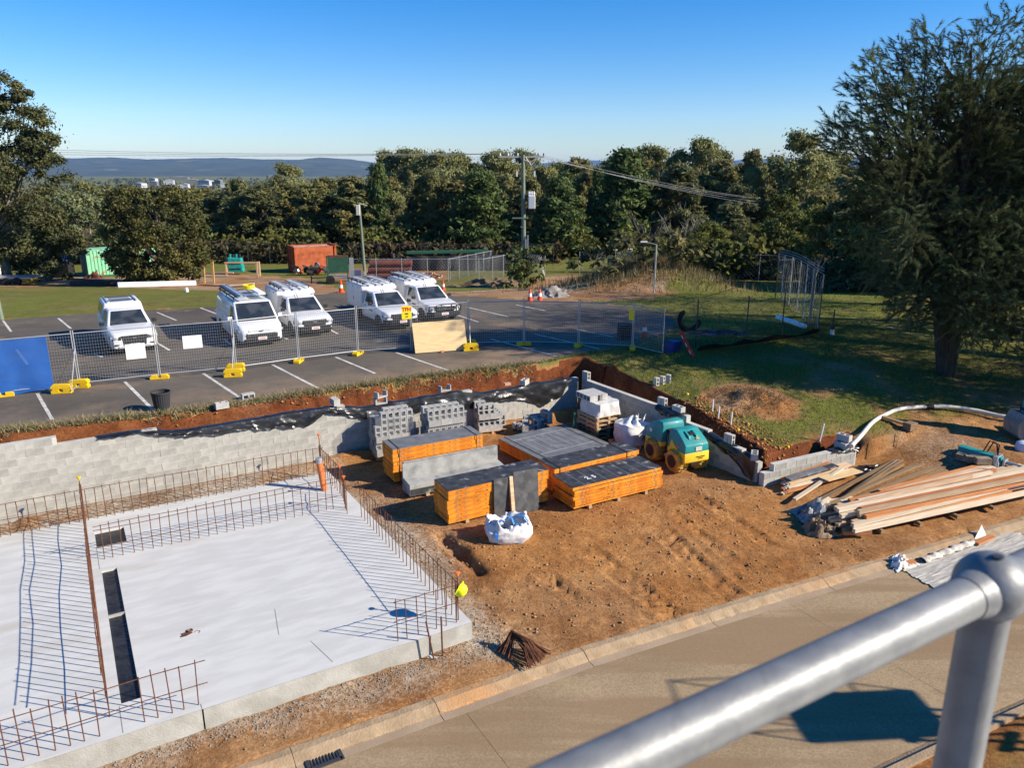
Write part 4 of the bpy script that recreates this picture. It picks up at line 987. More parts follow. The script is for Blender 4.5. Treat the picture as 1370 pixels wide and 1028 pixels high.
# tall pallet pile with wrapped load
PF = U(798, 594, 0); pz = math.radians(30)
for k in range(6):
    o = pallet((PF[0]+r.uniform(-.02, .02), PF[1]+r.uniform(-.02, .02), k*.142), pz+r.uniform(-.03, .03), 'weathered pallet in the tall pile under the white wrapped load' if k < 4 else ('second pallet from the top of the tall pile' if k == 4 else 'top pallet of the tall pile under the wrapped load'), 'pallets in the tall pile', m_palletgreen if k < 3 else m_pallet, 1.0, 1.1)
t = thing('wrapped_load', 'white plastic wrapped load on top of the tall pallet pile', 'load', (PF[0], PF[1], .853), pz)
m_wrapw = M('white_wrap', (.66, .64, .60), (.52, .50, .46), .45, 3, 5, bump=.9, bscale=7)
mb = MB(); nn_ = 40
def wr(u, v):
    a = u*2*math.pi; c, s = math.cos(a), math.sin(a); k = 1/max(abs(c), abs(s)); k = min(k, 1.28)
    sq = .5*k*(1-.06*v+.02*math.sin(a*7+v*5)+.015*math.sin(a*13)); return (.5+sq*c*.98, .55+sq*s*1.06, v*.42+.012*math.sin(a*9))
mb.sheet(wr, 48, 6); mb.add([wr(i/48, 1) for i in range(48)], [tuple(range(48))]); mb.build('wrap', m_wrapw, t, smooth=True)
MB().box((.62, .75, .435), (.22, .07, .03), .5).build('dark_tear', m_blackm, t)
for k in range(6):
    for j in range(2):
        q = at_l(PF, pz, .03+.1*k+.05, .55+.4*j)
        loose(hbw, (q[0]-.02, q[1], .853+.43+.1), (0, H2, pz+H2) if False else (H2, 0, pz+H2), 'pale block laid in the row on the white wrapped load', 'blocks on the wrapped load')
p = U(766, 590, 0); o = MB().bar((0, 0, 0), (.06, .05, .95), .09, .07).build('green_post', m_palletgreen); o.location = (p[0], p[1], -.02); tag(o, 'dark green post leaning beside the tall pallet pile', 'post')
# ================================================================== BULK BAGS
def bag_surface(W, H, seed, top_in=.0, open_=False):
    r = np.random.default_rng(seed); ph = r.random(8)*6.28
    def fn(u, v):
        a = u*2*math.pi; c, s = math.cos(a), math.sin(a); k = min(1/max(abs(c), abs(s)), 1.22)
        bul = 1+.10*math.sin(min(v, 1)*2.6)-.18*max(0, v-.85)*(1-top_in)
        w = .012*math.sin(a*5+ph[0]+v*3)+.018*math.sin(a*8+ph[1]-v*6)+.02*math.sin(v*11+ph[2]+a*2)
        rr_ = W/2*k*(bul+w); return (rr_*c, rr_*s, H*v+.03*math.sin(a*3+ph[3])*v+.02*math.sin(a*7+ph[4])*v)
    return fn
fb = G(846, 601); rzb = math.radians(28)
pallet((fb.x-.55*math.cos(rzb)+.5*math.sin(rzb)+.02, fb.y-.55*math.sin(rzb)-.1, fb.z), rzb, 'pallet under the full white bulk bag', None, None, 1.05, 1.0)
t = thing('bulk_bag', 'full white bulk bag on a pallet behind the trench roller', 'bulk bag', (fb.x+.02, fb.y+.35, fb.z+.14), rzb)
fn = bag_surface(.86, .62, 3); mb = MB().sheet(fn, 44, 14); mb.add([fn(i/44, 0) for i in range(44)], [tuple(range(44))]); mb.build('sack', m_bag, t, smooth=True)
def topf(u, v):
    a = u*2*math.pi; e = fn(u, 1); k = 1-v; h = .62+.16*math.sin(v*2.2)*(1+.5*math.sin(a*3))+.05*math.sin(a*5+v*9)
    return (e[0]*k+.1*v, e[1]*k, e[2]*(1-v)+h*v+.04*math.sin(a*6)*v*(1-v)*3)
MB().sheet(topf, 40, 8).build('gathered_top', m_bag, t, smooth=True)
for k, (x, y) in enumerate(((.18, -.3), (.36, -.1), (.30, .25), (.05, -.12))):
    MB().add([(x, y, .55), (x+.10, y+.03, .57), (x+.13, y+.05, .82+.04*k), (x+.02, y-.02, .86-.05*k), (x+.06, y+.1, .72)], [(0, 1, 2, 3), (0, 3, 4)]).build('ear', m_bag, t)
MB().tube([(.1, -.5, .33), (.12, -.505, .15), (.2, -.505, .13)], .012, 5).build('printed_mark', m_blackm, t); MB().tube([(.02, -.498, .15), (.1, -.505, .33)], .010, 5).build('printed_mark', m_blackm, t)
# slumped open bag
fb = G(680, 729); t = thing('bulk_bag', 'slumped open white bulk bag with blue lifting loops on the dirt', 'bulk bag', (fb.x, fb.y+.38, fb.z-.02), math.radians(10))
def sag(u, v):
    a = u*2*math.pi; c, s = math.cos(a), math.sin(a); k = min(1/max(abs(c), abs(s)), 1.15)
    w = .03*math.sin(a*4+v*4)+.025*math.sin(a*9-v*7)+.03*math.sin(v*9+a*3)
    if v < .6: q = v/.6; r_ = .46*k*(1+.22*math.sin(q*2.9)+w); z = .44*q*(1+.14*math.sin(a*2+1))
    else: q = (v-.6)/.4; r_ = .46*k*(1.04-.5*q+w*1.6); z = .44*(1+.14*math.sin(a*2+1))+.12*math.sin(q*2.6)-.30*q*q+.05*math.sin(a*5+q*4)
    n1 = abs(fbm(np.array([c*2.2+7.]), np.array([s*2.2+v*3.]), 2., 3)[0]); n2 = fbm(np.array([c*3.+2.]), np.array([s*3.-v*4.]), 2.5, 3)[0]; r_ *= 1-.22*n1+.09*n2
    return (r_*c, r_*s*.85, max(z*(1+.28*n2), .01+.02*v))
MB().sheet(sag, 60, 22).build('sack', m_bag, t, smooth=True)
for k, (x, y, z, a, sz) in enumerate(((-.22, -.18, .50, .7, .34), (.02, -.05, .52, 2.2, .3), (.30, -.06, .54, -.5, .36), (-.34, -.36, .28, 1.4, .3), (.18, -.3, .44, .2, .22))):
    dx, dy = math.cos(a)*sz/2, math.sin(a)*sz/2
    pts = [(x-dx, y-dy, z-.1), (x-dx*.5, y-dy*.5-.03, z+.05), (x+dx*.3, y+dy*.3-.04, z+.07), (x+dx, y+dy-.02, z-.08)]
    mb = MB()
    for i in range(3): mb.bar(pts[i], pts[i+1], .075, .006)
    mb.build('lifting_loop', m_blue, t)
# ================================================================== TRENCH ROLLER  (local +x forward)
rc_ = Vector((4.86, 21.45)); hd_ = math.atan2(-.90, .43)
t = thing('trench_roller', 'teal and yellow articulated trench roller with padfoot drums', 'roller', (rc_.x, rc_.y, gz(rc_.x, rc_.y)-.01), hd_)
def shell(poly, hw, taper, mat, name, par, bev=.03):
    mb = MB().prism(poly, -hw, hw); zs = [p[1] for p in poly]; z0, z1 = min(zs), max(zs)
    mb.v = [(v[0], v[1]*(1-taper*(v[2]-z0)/(z1-z0+.01)), v[2]) for v in mb.v]
    return mb.build(name, mat, par, smooth=True, bevel=bev, seg=2)
# front unit
shell([(.14, .64), (.14, 1.10), (.24, 1.22), (.46, 1.22), (.74, 1.04), (.94, .88), (.95, .64)], .43, .14, m_teal, 'front_hood', t)
shell([(.14, .50), (.14, .66), (.955, .66), (.97, .38), (.90, .32), (.80, .34), (.72, .58), (.34, .58), (.26, .5)], .435, 0, m_ryel, 'front_body', t)
shell([(.20, .60), (.32, .92), (.44, .80), (.66, .66), (.66, .60)], .4375, .0, m_ryel, 'side_guard', t, .01)
MB().box((.96, .05, .76), (.012, .22, .12)).build('front_plate', M('roller_plate', (.5, .5, .42), None, .5), t)
MB().box((.975, .12, .52), (.012, .3, .025)).box((.978, .12, .47), (.012, .16, .02)).build('lettering', m_blackm, t)
MB().box((.96, -.1, .33), (.05, .22, .07)).build('hitch', m_blackm, t)
# recess with handle on the hood
MB().box((.60, -.02, 1.14), (.22, .16, .05)).build('hood_recess', m_blackm, t)
MB().prism([(.48, 1.13), (.56, 1.20), (.76, 1.10), (.80, 1.02), (.74, 1.02), (.55, 1.13)], .08, .14).build('hood_rib', m_teal, t)
MB().prism([(.48, 1.13), (.56, 1.20), (.76, 1.10), (.80, 1.02), (.74, 1.02), (.55, 1.13)], -.18, -.12).build('hood_rib', m_teal, t)
MB().box((.78, .1, 1.02), (.1, .12, .02)).build('sticker', m_yel, t)
# rear unit
shell([(-.95, .64), (-.92, .96), (-.74, 1.14), (-.46, 1.25), (-.22, 1.25), (-.16, 1.14), (-.16, .64)], .43, .14, m_teal, 'rear_hood', t)
shell([(-.90, .30), (-.97, .40), (-.955, .66), (-.16, .66), (-.16, .50), (-.26, .5), (-.34, .58), (-.72, .58), (-.82, .34)], .435, 0, m_ryel, 'rear_body', t)
# joint
MB().box((-.01, 0, .62), (.34, .5, .86)).build('joint', m_blackm, t)
MB().tube([(0, .3, .34), (0, .3, .98)], .04, 8).tube([(0, -.3, .34), (0, -.3, .98)], .04, 8).build('hinge_post', m_steeldark, t)
MB().box((.0, -.34, .30), (.14, .05, .1)).build('joint_bracket', m_galvdull, t)
for sx in (-.52, .54):          # drums in two halves
    for sy in (-1, 1):
        d = MB().lathe([(.10, -.02), (.30, -.02), (.315, 0), (.315, .34), (.30, .36)], 24, Matrix.Translation((sx, sy*.36-.18, .33)) @ Matrix.Rotation(-H2, 4, 'X')).build('drum', m_drum, t, smooth=True)
        pm = MB()
        for k in range(14):
            for j in range(2):
                a = 2*math.pi*(k+.5*j)/14; c, s = math.cos(a), math.sin(a)
                m4 = Matrix.Translation((sx+.325*c, sy*.36-.08+.16*j, .33+.325*s)) @ Matrix.Rotation(-a, 4, 'Y')
                pm.box((0, 0, 0), (.05, .11, .07), 0, m4)
        pm.build('pad', m_drum, d)
for sx in (-.52, .54):
    MB().lathe([(.03, 0), (.17, 0), (.19, .03), (.03, .05)], 16, Matrix.Translation((sx, -.545, .33)) @ Matrix.Rotation(H2, 4, 'X')).build('drum_hub', M('hub_dark', (.05, .03, .02), None, .8), t)
MB().box((.62, -.42, .80), (.16, .012, .11)).box((.62, .42, .80), (.16, .012, .11)).build('sign_plate', M('plate_dark', (.10, .11, .12), (.25, .25, .25), .5, 25), t)
MB().box((.5, -.438, .625), (.16, .006, .03)).box((-.5, -.438, .625), (.34, .006, .04)).build('lettering', m_blackm, t)
MB().box((-.72, -.412, .88), (.1, .012, .1)).build('logo', m_white_p, t)
# ================================================================== TIMBER AND SHEETS ON THE RIGHT
def plank(p0, p1, w, h, mat, label, grp, z=0., roll=0.):
    o = MB().bar((0, 0, 0), (1, 0, 0), 1, 1).mesh('plank', mat) if False else None
    P0 = Vector(p0); P1 = Vector(p1); L = (P1-P0).length
    mb = MB().box((L/2, 0, 0), (L, w, h)); o = put('plank', mb.mesh('plank', mat))
    d = P1-P0; o.location = P0; o.rotation_euler = (roll, -math.asin(d.z/L), math.atan2(d.y, d.x)); return tag(o, label, 'timber', grp)
r = random.Random(21)
m_timber_brown = M('timber_brown', (.38, .25, .13), (.28, .18, .09), .9, 3, 5, rnd=.25, stretch=(.6, 7, 7))
# main pile of long beams: two crossed courses of beams lying up-right
def gp(px, py, dz=0.): q = G(px, py); return Vector((q.x, q.y, q.z+dz))
P_a = gp(1160, 722); P_b = gp(1420, 668)
dirp = (P_b-P_a); dirp.z = 0; Lp = dirp.length; dirp.normalize(); nrm = Vector((-dirp.y, dirp.x, 0))
for k in range(4):
    q = P_a+dirp*(.5+1.25*k); o = MB().box((0, 0, 0), (.09, 1.5, .09), math.atan2(dirp.y, dirp.x)).build('bearer', m_timber_grey); c = q+nrm*.78; o.location = (c.x, c.y, gz(c.x, c.y)+.05)
    tag(o, 'timber bearer under the long beam pile by the road', 'timber', 'bearers under the long beam pile')
zb = max(gz(*(P_a+nrm*.8).xy), gz(*(P_b+nrm*.8).xy)-.1)+.12
mats = [m_timber_pale, m_timber, m_timber_or, m_timber_pale, m_timber, m_timber_pale, m_timber_or, m_timber]
for row in range(4):
    n_ = 12-2*row
    for k in range(n_):
        off = .05+.125*k+.08*row; st = r.uniform(-.55, .35)+(.0 if k < 4 else .4); L_ = Lp*r.uniform(.72, 1.08)-(.4 if row > 1 else 0)
        a = P_a+nrm*off+dirp*st; a.z = zb+row*.112+r.uniform(0, .012); b = a+dirp*L_+nrm*r.uniform(-.16, .16); b.z = a.z+.16+r.uniform(-.01, .02)
        plank(a, b, .10, .095, mats[(k+row*3) % 8], 'long sawn timber beam in the pile along the road edge', 'beams in the long pile by the road', roll=r.uniform(-.03, .03))
# upper pile lying behind, ends at the upper right
P_c = gp(1200, 684); P_d = gp(1330, 640); d2 = (P_d-P_c); d2.z = 0; L2 = d2.length; d2.normalize(); n2 = Vector((-d2.y, d2.x, 0))
for row in range(2):
    for k in range(6):
        a = P_c+n2*(.14*k-.25)+d2*r.uniform(-.25, .2); a.z = gz(P_c.x, P_c.y)+.30+row*.11; b = a+d2*(L2+r.uniform(-.2, .4)+.15*k); b.z = max(a.z, gz(P_d.x, P_d.y)+.10+row*.11)
        plank(a, b, .12, .095, [m_timber_pale, m_timber, m_timber_or, m_timber][(k+row) % 4], 'long timber beam in the upper pile with staggered ends', 'beams in the upper pile', roll=r.uniform(-.05, .05))
# short offcuts heaped at the left end
c0 = gp(1160, 706)
for k in range(30):
    L_ = r.uniform(.35, .95); a = c0+dirp*r.uniform(-1.25, .15)+nrm*r.uniform(-.35, 1.2); an = r.uniform(-.35, .35)
    zz = gz(a.x, a.y)+.06+.085*(k % 4)*(1 if a.x < c0.x+.4 else .5); dd = Vector((math.cos(math.atan2(dirp.y, dirp.x)+an), math.sin(math.atan2(dirp.y, dirp.x)+an), r.uniform(-.04, .08)))
    plank((a.x, a.y, zz), Vector((a.x, a.y, zz))+dd*L_, r.choice([.09, .12, .14]), r.choice([.05, .07, .09]), r.choice([m_timber, m_timber_or, m_timber_pale, m_timber_pale]), 'short timber offcut heaped at the left end of the beam piles', 'offcuts beside the beam piles', roll=r.uniform(-.2, .2))
# thin weathered boards leaning out towards the bank
a0 = gp(1120, 690); b0 = gp(1250, 628)
for k in range(15):
    a = a0+Vector((.07*k*.5-.4+r.uniform(-.4, .4), .25-.05*k+r.uniform(-.1, .1), .14+.05*(k % 3))); b = b0+Vector((.10*k-.9+r.uniform(-.2, .2), -.10*k+.6+r.uniform(-.1, .1), .06+.05*(k % 3)))
    plank(a, b, r.choice([.07, .09, .12]), .03, [m_timber_grey, m_timber_brown][k % 2], 'thin weathered brown board lying across towards the bank', 'weathered boards fanned towards the bank')
# sheets of form ply and planks against the short wall
a0 = gp(1040, 665); 
for k in range(10):
    a = gp(1046+3*(k % 3), 663-3*(k//3)); L_ = 2.3+r.uniform(-.5, .4); an = ea+r.uniform(-.12, .10)
    a.z += .05+.035*k*.7; b = a+Vector((math.cos(an), math.sin(an), .03))*L_
    plank(a, b, r.choice([.10, .14, .22]), .04, r.choice([m_timber, m_timber_pale, m_timber_pale, m_timber_or]), 'pale plank heaped in front of the short block wall', 'planks in front of the short wall', roll=r.uniform(-.1, .1))
for k, (px, py) in enumerate(((1052, 657), (1075, 650))):
    a = gp(px, py, .36-.02*k); b = a+Vector((math.cos(ea), math.sin(ea), .05))*(1.4-.2*k)
    plank(a, b, .26, .02, m_ply_dark if k else m_ply_grey, ['long dark form ply strip', 'short dark form ply strip'][k]+' on the planks by the short wall', None)
plank(gp(1100, 655, .30), gp(1146, 640, .25), .35, .02, m_ply, 'pale plywood piece on the planks by the short wall', None)
plank(gp(1062, 676, .16), gp(1125, 640, .30), .10, .05, m_timber_pale, 'grey white plank lying aslant across the planks', None)
# crumpled sheets
def crumple(label, c, sx, sy, hh, mat, seed, rz=0., cat='sheet', nm='crumpled_sheet'):
    def fn(u, v):
        x = (u-.5)*sx; y = (v-.5)*sy; e = max(0, 1-(abs(u-.5)*2)**3)*max(0, 1-(abs(v-.5)*2)**3)
        f = fbm(np.array([u*3.+seed]), np.array([v*3.+seed*2]), 2., 4)[0]; g2 = fbm(np.array([u*3.+seed+40]), np.array([v*3.]), 3., 3)[0]
        w = 1+.5*fbm(np.array([u*2.+seed]), np.array([v*2.+9]), 2, 3)[0]
        return (x*w+g2*.25*sx, y*w-f*.25*sy, max(.004, hh*(.35+1.6*f+.5*abs(g2))*e+.004))
    o = MB().sheet(fn, 30, 24).build(nm, mat, None, smooth=True); o.location = c; o.rotation_euler = (0, 0, rz); return tag(o, label, cat)
crumple('crumpled grey plastic bundle at the left end of the timber', gp(1092, 690), 1.15, .9, .62, M('bundle_grey', (.40, .40, .39), (.20, .20, .20), .35, 4, bump=.8, bscale=8), 3, .3, 'plastic bundle')
crumple('crumpled tan hessian sack beside the grey plastic bundle', gp(1096, 712), .75, .62, .55, M('hessian', (.30, .22, .14), (.22, .15, .09), .95, 6, bump=.8, bscale=14), 5, .2, 'sack')
crumple('flat crumpled black plastic on the ground past the short wall', gp(1168, 630), 1.2, .8, .16, m_black, 8, .3)
crumple('black plastic scrap lying between the boards and beams', gp(1200, 676), .9, .6, .3, m_black, 9, .6)
for k, (px, py) in enumerate(((1216, 669), (1253, 652))):
    q = gp(px, py, .28); o = MB().tube([(0, 0, 0), (.22, .12, .03)], .045, 10).build('orange_pipe_end', m_pvc, None, smooth=True); o.location = q; tag(o, ['short orange pipe offcut between the boards', 'orange pipe offcut beside the upper beams'][k], 'pipe')
q = gp(1331, 640, .34); o = MB().lathe([(.035, 0), (.04, .02), (.04, .11), (.018, .15), (.018, .18)], 10).build('bottle', M('clear_bottle', (.6, .65, .7), None, .15, alpha=.55), None, smooth=True); o.location = q; tag(o, 'clear drink bottle standing on the upper timber pile', 'bottle')
# wrapped plank and white bag on the kerb, dust sheet on the road
a = Vector((*U(1235, 748, ROAD_Z+.1), ROAD_Z+.06)); b = Vector((*U(1302, 724, ROAD_Z+.1), ROAD_Z+.07))
def wp(u, v):
    c = a.lerp(b, u); w = .075+.015*math.sin(u*31)+.01*math.sin(v*12+u*50); an = v*2*math.pi; d = (b-a).normalized(); nn = Vector((-d.y, d.x, 0))
    return tuple(c+nn*math.cos(an)*w*1.3+Vector((0, 0, math.sin(an)*w*.75)))
tag(MB().sheet(wp, 50, 10).build('wrapped_plank', M('wrap_paper', (.60, .57, .50), (.45, .40, .32), .8, 6, bump=.9, bscale=10), None, smooth=True), 'plank wrapped in white plastic lying along the kerb', 'timber')
plank(Vector((*U(1306, 726, ROAD_Z+.1), ROAD_Z+.07)), Vector((*U(1328, 717, ROAD_Z+.1), ROAD_Z+.08)), .14, .06, m_timber_or, 'orange faced timber end sticking out of the plastic wrapping', None)
q = Vector((*U(1206, 750, ROAD_Z+.1), ROAD_Z)); crumple('white plastic bag over a timber block on the kerb', (q.x, q.y, q.z+.02), .7, .5, .32, M('white_bag', (.72, .72, .70), (.60, .58, .52), .5, 4, bump=.6, bscale=9), 13, .4, 'bag')
plank(Vector((q.x-.1, q.y-.2, ROAD_Z+.06)), Vector((q.x+.28, q.y-.02, ROAD_Z+.06)), .13, .11, m_timber_or, 'short timber block under the white plastic bag', None)
q = Vector((*U(1310, 718, ROAD_Z+.1), ROAD_Z)); 
tag(MB().add([(q.x-.2, q.y-.12, q.z+.03), (q.x+.25, q.y+.06, q.z+.03), (q.x+.12, q.y+.16, q.z+.34), (q.x+.02, q.y+.1, q.z+.12)], [(0, 1, 2), (0, 2, 3), (1, 3, 2), (0, 3, 1)]).build('plastic_flap', m_bag), 'raised white corner of plastic beside the wrapped plank', 'plastic')
pts = [U(1208, 764, ROAD_Z), U(1290, 812, ROAD_Z), U(1460, 745, ROAD_Z), U(1352, 712, ROAD_Z)]
def ds(u, v):
    p = Vector(pts[0])*(1-u)*(1-v)+Vector(pts[1])*(1-u)*v+Vector(pts[2])*u*v+Vector(pts[3])*u*(1-v)
    f = fbm(np.array([u*2.]), np.array([v*9.]), 2, 3)[0]; g2 = abs(math.sin(u*9+v*16+f*9))**5
    return (p.x+f*.1, p.y+f*.06, ROAD_Z+.012+max(0, .018*g2+.05*f*f)+.02*max(0, f)*(.5+g2))
tag(MB().sheet(ds, 50, 60).build('dust_sheet', m_cloth, None, smooth=True), 'wrinkled pale grey sheet spread on the concrete road', 'sheet')
# ================================================================== BANK: hose, stakes, tools, excavator
hp = [G(1137, 596), G(1150, 584), G(1168, 568), G(1188, 556), G(1206, 551), G(1240, 549), G(1270, 550), G(1305, 555), G(1340, 563), G(1375, 567)]
lift = [.15, .12, .09, .07, .10, .12, .14, .14, .15, .2]
hpts = [Vector((p.x, p.y, p.z+lift[i])) for i, p in enumerate(hp)]; hpts[0] = Vector((*U(1139, 597, .72), .72)); hpts[1] = Vector((*U(1152, 583, .82), .82)) if hpts[1].z < .75 else hpts[1]
def smooth_path(P, k=6):
    out = []
    for i in range(len(P)-1):
        p0, p1, p2, p3 = P[max(i-1, 0)], P[i], P[i+1], P[min(i+2, len(P)-1)]
        for j in range(k):
            u = j/k; out.append(.5*((2*p1)+(-p0+p2)*u+(2*p0-5*p1+4*p2-p3)*u*u+(-p0+3*p1-3*p2+p3)*u**3))
    return out+[P[-1]]
t = thing('concrete_hose', 'thick off white hose curving over the grass bank to the excavator', 'hose', tuple(hpts[0]))
MB().tube([p-hpts[0] for p in smooth_path(hpts)], .065, 10).build('hose', m_hose, t, smooth=True)
c = hpts[5]-hpts[0]; MB().tube([c-Vector((.25, 0, 0)), c+Vector((.2, 0, 0))], .078, 10).build('coupling', m_blackm, t, smooth=True)
# timber trestle under the hose
q = G(1212, 575); t = thing('hose_trestle', 'rough timber rest with a small box below the white hose', 'trestle', tuple(q), .3)
MB().bar((-.3, .85, .22), (.0, .0, .16), .1, .05).bar((-.18, .9, .2), (.1, .03, .16), .1, .05).build('leg', m_timber_grey, t)
MB().box((.1, -.05, .12), (.34, .26, .24), .2).build('foot_block', m_timber_grey, t)
for k, (px, py, pt) in enumerate(((951, 577, 556), (959, 585, 557), (976, 590, 564))):
    q = G(px, py); hh = max(.4, ZAT(px, pt, q.y)-q.z); o = MB().tube([(0, 0, 0), (.01, 0, hh)], .022, 7).build('marker_stake', m_white_p); o.location = q; tag(o, 'thin white stake standing in the dug soil above the side wall', 'stake', 'white stakes above the side wall')
q = G(1096, 596); o = MB().tube([(0, 0, 0), (.09, .03, .55)], .022, 7).build('marker_stake', m_white_p); o.location = q; tag(o, 'leaning white stake on the grass above the short wall', 'stake')
for k, (px, py) in enumerate(((918, 553), (986, 592), (1054, 600))):
    q = G(px, py); o = MB().lathe([(.05, 0), (.055, .04), (.03, .08)], 8).build('yellow_marker', m_yel); o.location = (q.x, q.y, q.z+.01); tag(o, 'small yellow plastic cap lying in the soil by the walls', 'marker', 'yellow caps on the soil')
# hydraulic breaker lying on the bank
q = G(1325, 622); t = thing('rock_breaker', 'teal hydraulic breaker attachment lying on the ground by the timber', 'breaker', (q.x-.1, q.y+.1, q.z+.05), -.85)
MB().hexa([(-.75, -.16, 0), (.45, -.16, 0), (.45, .16, 0), (-.75, .16, 0), (-.72, -.14, .32), (.42, -.12, .26), (.42, .12, .26), (-.72, .14, .32)]).build('body', m_teal, t, bevel=.02)
MB().tube([(.45, 0, .13), (1.05, 0, .10)], [.06, .045], 10).build('chisel', m_galvdull, t, smooth=True)
MB().box((.30, -.02, .15), (.12, .42, .3)).box((.5, 0, .12), (.05, .3, .2)).build('collar', m_galvdull, t)
for k in range(2): MB().tube([(-.1+.1*k, .05, .3), (.0+.1*k, .1, .62), (.22+.06*k, .0, .60), (.3, -.05, .3)], .02, 7).build('hose', m_blackm, t, smooth=True)
for k in range(3): MB().box((-.45+.25*k, -.36-.03*k, .1+.03*k), (.4, .22, .18), .4*k).build('bracket_plate', M('rust_plate', (.22, .15, .09), (.30, .24, .17), .85, 6), t)
# small excavator at the right edge: boom, dipper, bucket, tracks, cab
q = G(1420, 592); t = thing('excavator', 'teal mini excavator at the edge of the bank with its bucket down', 'excavator', (q.x+.52, q.y-.1, q.z), math.radians(178))
MB().prism([(-1.0, 0), (-1.2, .22), (-1.0, .42), (1.0, .42), (1.2, .22), (1.0, 0)], -.85, -.5).build('track', m_tyre, t); MB().prism([(-1.0, 0), (-1.2, .22), (-1.0, .42), (1.0, .42), (1.2, .22), (1.0, 0)], .5, .85).build('track', m_tyre, t)
MB().box((-.35, 0, .85), (1.5, 1.5, .7)).build('house', m_teal, t, bevel=.05); MB().hexa([(-.3, -.05, 1.2), (.55, -.05, 1.2), (.55, .7, 1.2), (-.3, .7, 1.2), (-.25, 0, 2.3), (.45, 0, 2.3), (.45, .65, 2.3), (-.25, .65, 2.3)]).build('cab', m_glass, t, bevel=.03)
MB().tube([(.4, -.15, 1.0), (.9, -.15, 2.3), (1.55, -.15, 2.55)], [.14, .16, .12], 8).build('boom', m_teal, t); MB().bar((1.6, -.15, 2.62), (1.72, -.15, .85), .17, .24, up=(1, 0, 0)).build('dipper', m_teal, t)
MB().tube([(1.45, -.15, 2.2), (1.58, -.15, 1.1)], .04, 8).build('ram', m_galv, t)
bk = [(1.55, .9), (1.95, .95), (2.12, .62), (2.08, .28), (1.85, .06), (1.55, .02), (1.46, .10), (1.72, .2), (1.82, .4), (1.72, .62), (1.5, .7)]
MB().prism(bk, -.55, .25).build('bucket', M('bucket_worn', (.23, .19, .16), (.32, .28, .25), .6, 5, metal=.3), t)
MB().box((1.68, -.15, .95), (.3, .3, .3)).build('quick_hitch', m_blackm, t)
q = G(1366, 603); o = MB().lathe([(.02, 0), (.16, .0), (.19, .1), (.16, .25), (.06, .31)], 14).build('plastic_drum', M('drum_blue', (.45, .52, .65), None, .5), None, smooth=True); o.location = q; tag(o, 'small pale blue plastic container beside the excavator bucket', 'container')
# ================================================================== FOREGROUND: handrail and deck (photographer's platform)
BALL = Vector((.4976, .7147, 7.983)); A3 = Vector((A.x, A.y, 0))
m_rail = M('rail_galv', (.235, .24, .235), (.19, .195, .196), .5, 30, 8, lo=.40, hi=.60, metal=.3, spec=.4, bump=.05, bscale=120, world_co=True, stain=(.27, .275, .27), sscale=9, slo=.5, shi=.7)
t = thing('handrail', 'galvanised tubular handrail with a ball joint stanchion', 'handrail', (BALL.x, BALL.y, 6.9), ANG)
zr = BALL.z-6.9
def tube_x(x0, x1, r_, z, n_=40): return MB().tube([(x0, 0, z), ((x0+x1)/2, 0, z), (x1, 0, z)], r_, n_)
tube_x(-1.9, -.022, .0212, zr, 40).build('rail', m_rail, t, smooth=True); tube_x(.022, 1.9, .0212, zr, 40).build('rail', m_rail, t, smooth=True)
tube_x(-1.9, -.02, .0212, zr-.48).build('rail', m_rail, t, smooth=True); tube_x(.02, 1.9, .0212, zr-.48).build('rail', m_rail, t, smooth=True)
def stanch(x):
    MB().tube([(x, 0, .0), (x, 0, zr-.02)], .0232, 40).build('post', m_rail, t, smooth=True)
    prof = [(.0365*math.sin(a), -.0365*math.cos(a)) for a in [math.radians(8+164*k/18) for k in range(19)]]
    b = MB().lathe(prof, 36, Matrix.Translation((x, 0, zr+.001))).build('ball_joint', m_rail, t, smooth=True)
    b2 = MB().tube([(x-.045, 0, zr), (x-.03, 0, zr), (x+.03, 0, zr), (x+.045, 0, zr)], [.0222, .0255, .0255, .0222], 36).build('collar', m_rail, b, smooth=True)
    MB().lathe([(.006, .0), (.0055, .0012)], 16, Matrix.Translation((x-.004, -.004, zr+.0373))).build('vent_plug', m_steeldark, b)
    b3 = MB().lathe(prof, 32, Matrix.Translation((x, 0, zr-.48))).build('ball_joint', m_rail, t, smooth=True)
    MB().lathe([(.05, 0), (.05, .012), (.03, .02)], 24, Matrix.Translation((x, 0, 0))).build('base_plate', m_rail, t)
stanch(0); stanch(-1.88); stanch(1.88)
t = thing('steel_platform', 'raised steel access platform carrying the handrail', 'platform', (BALL.x, BALL.y, 0), ANG)
MB().box((0, -.62, 6.86), (4.2, 1.4, .08)).build('deck', m_galvdull, t)
for x in (-1.9, 1.9):
    for y_ in (-.05, -1.2): 
        q = Vector((BALL.x, BALL.y))+A*x+B*y_; g0 = gz(q.x, q.y)
        MB().bar((x, y_, g0-.02), (x, y_, 6.82), .1, .1).build('leg', m_galvdull, t)
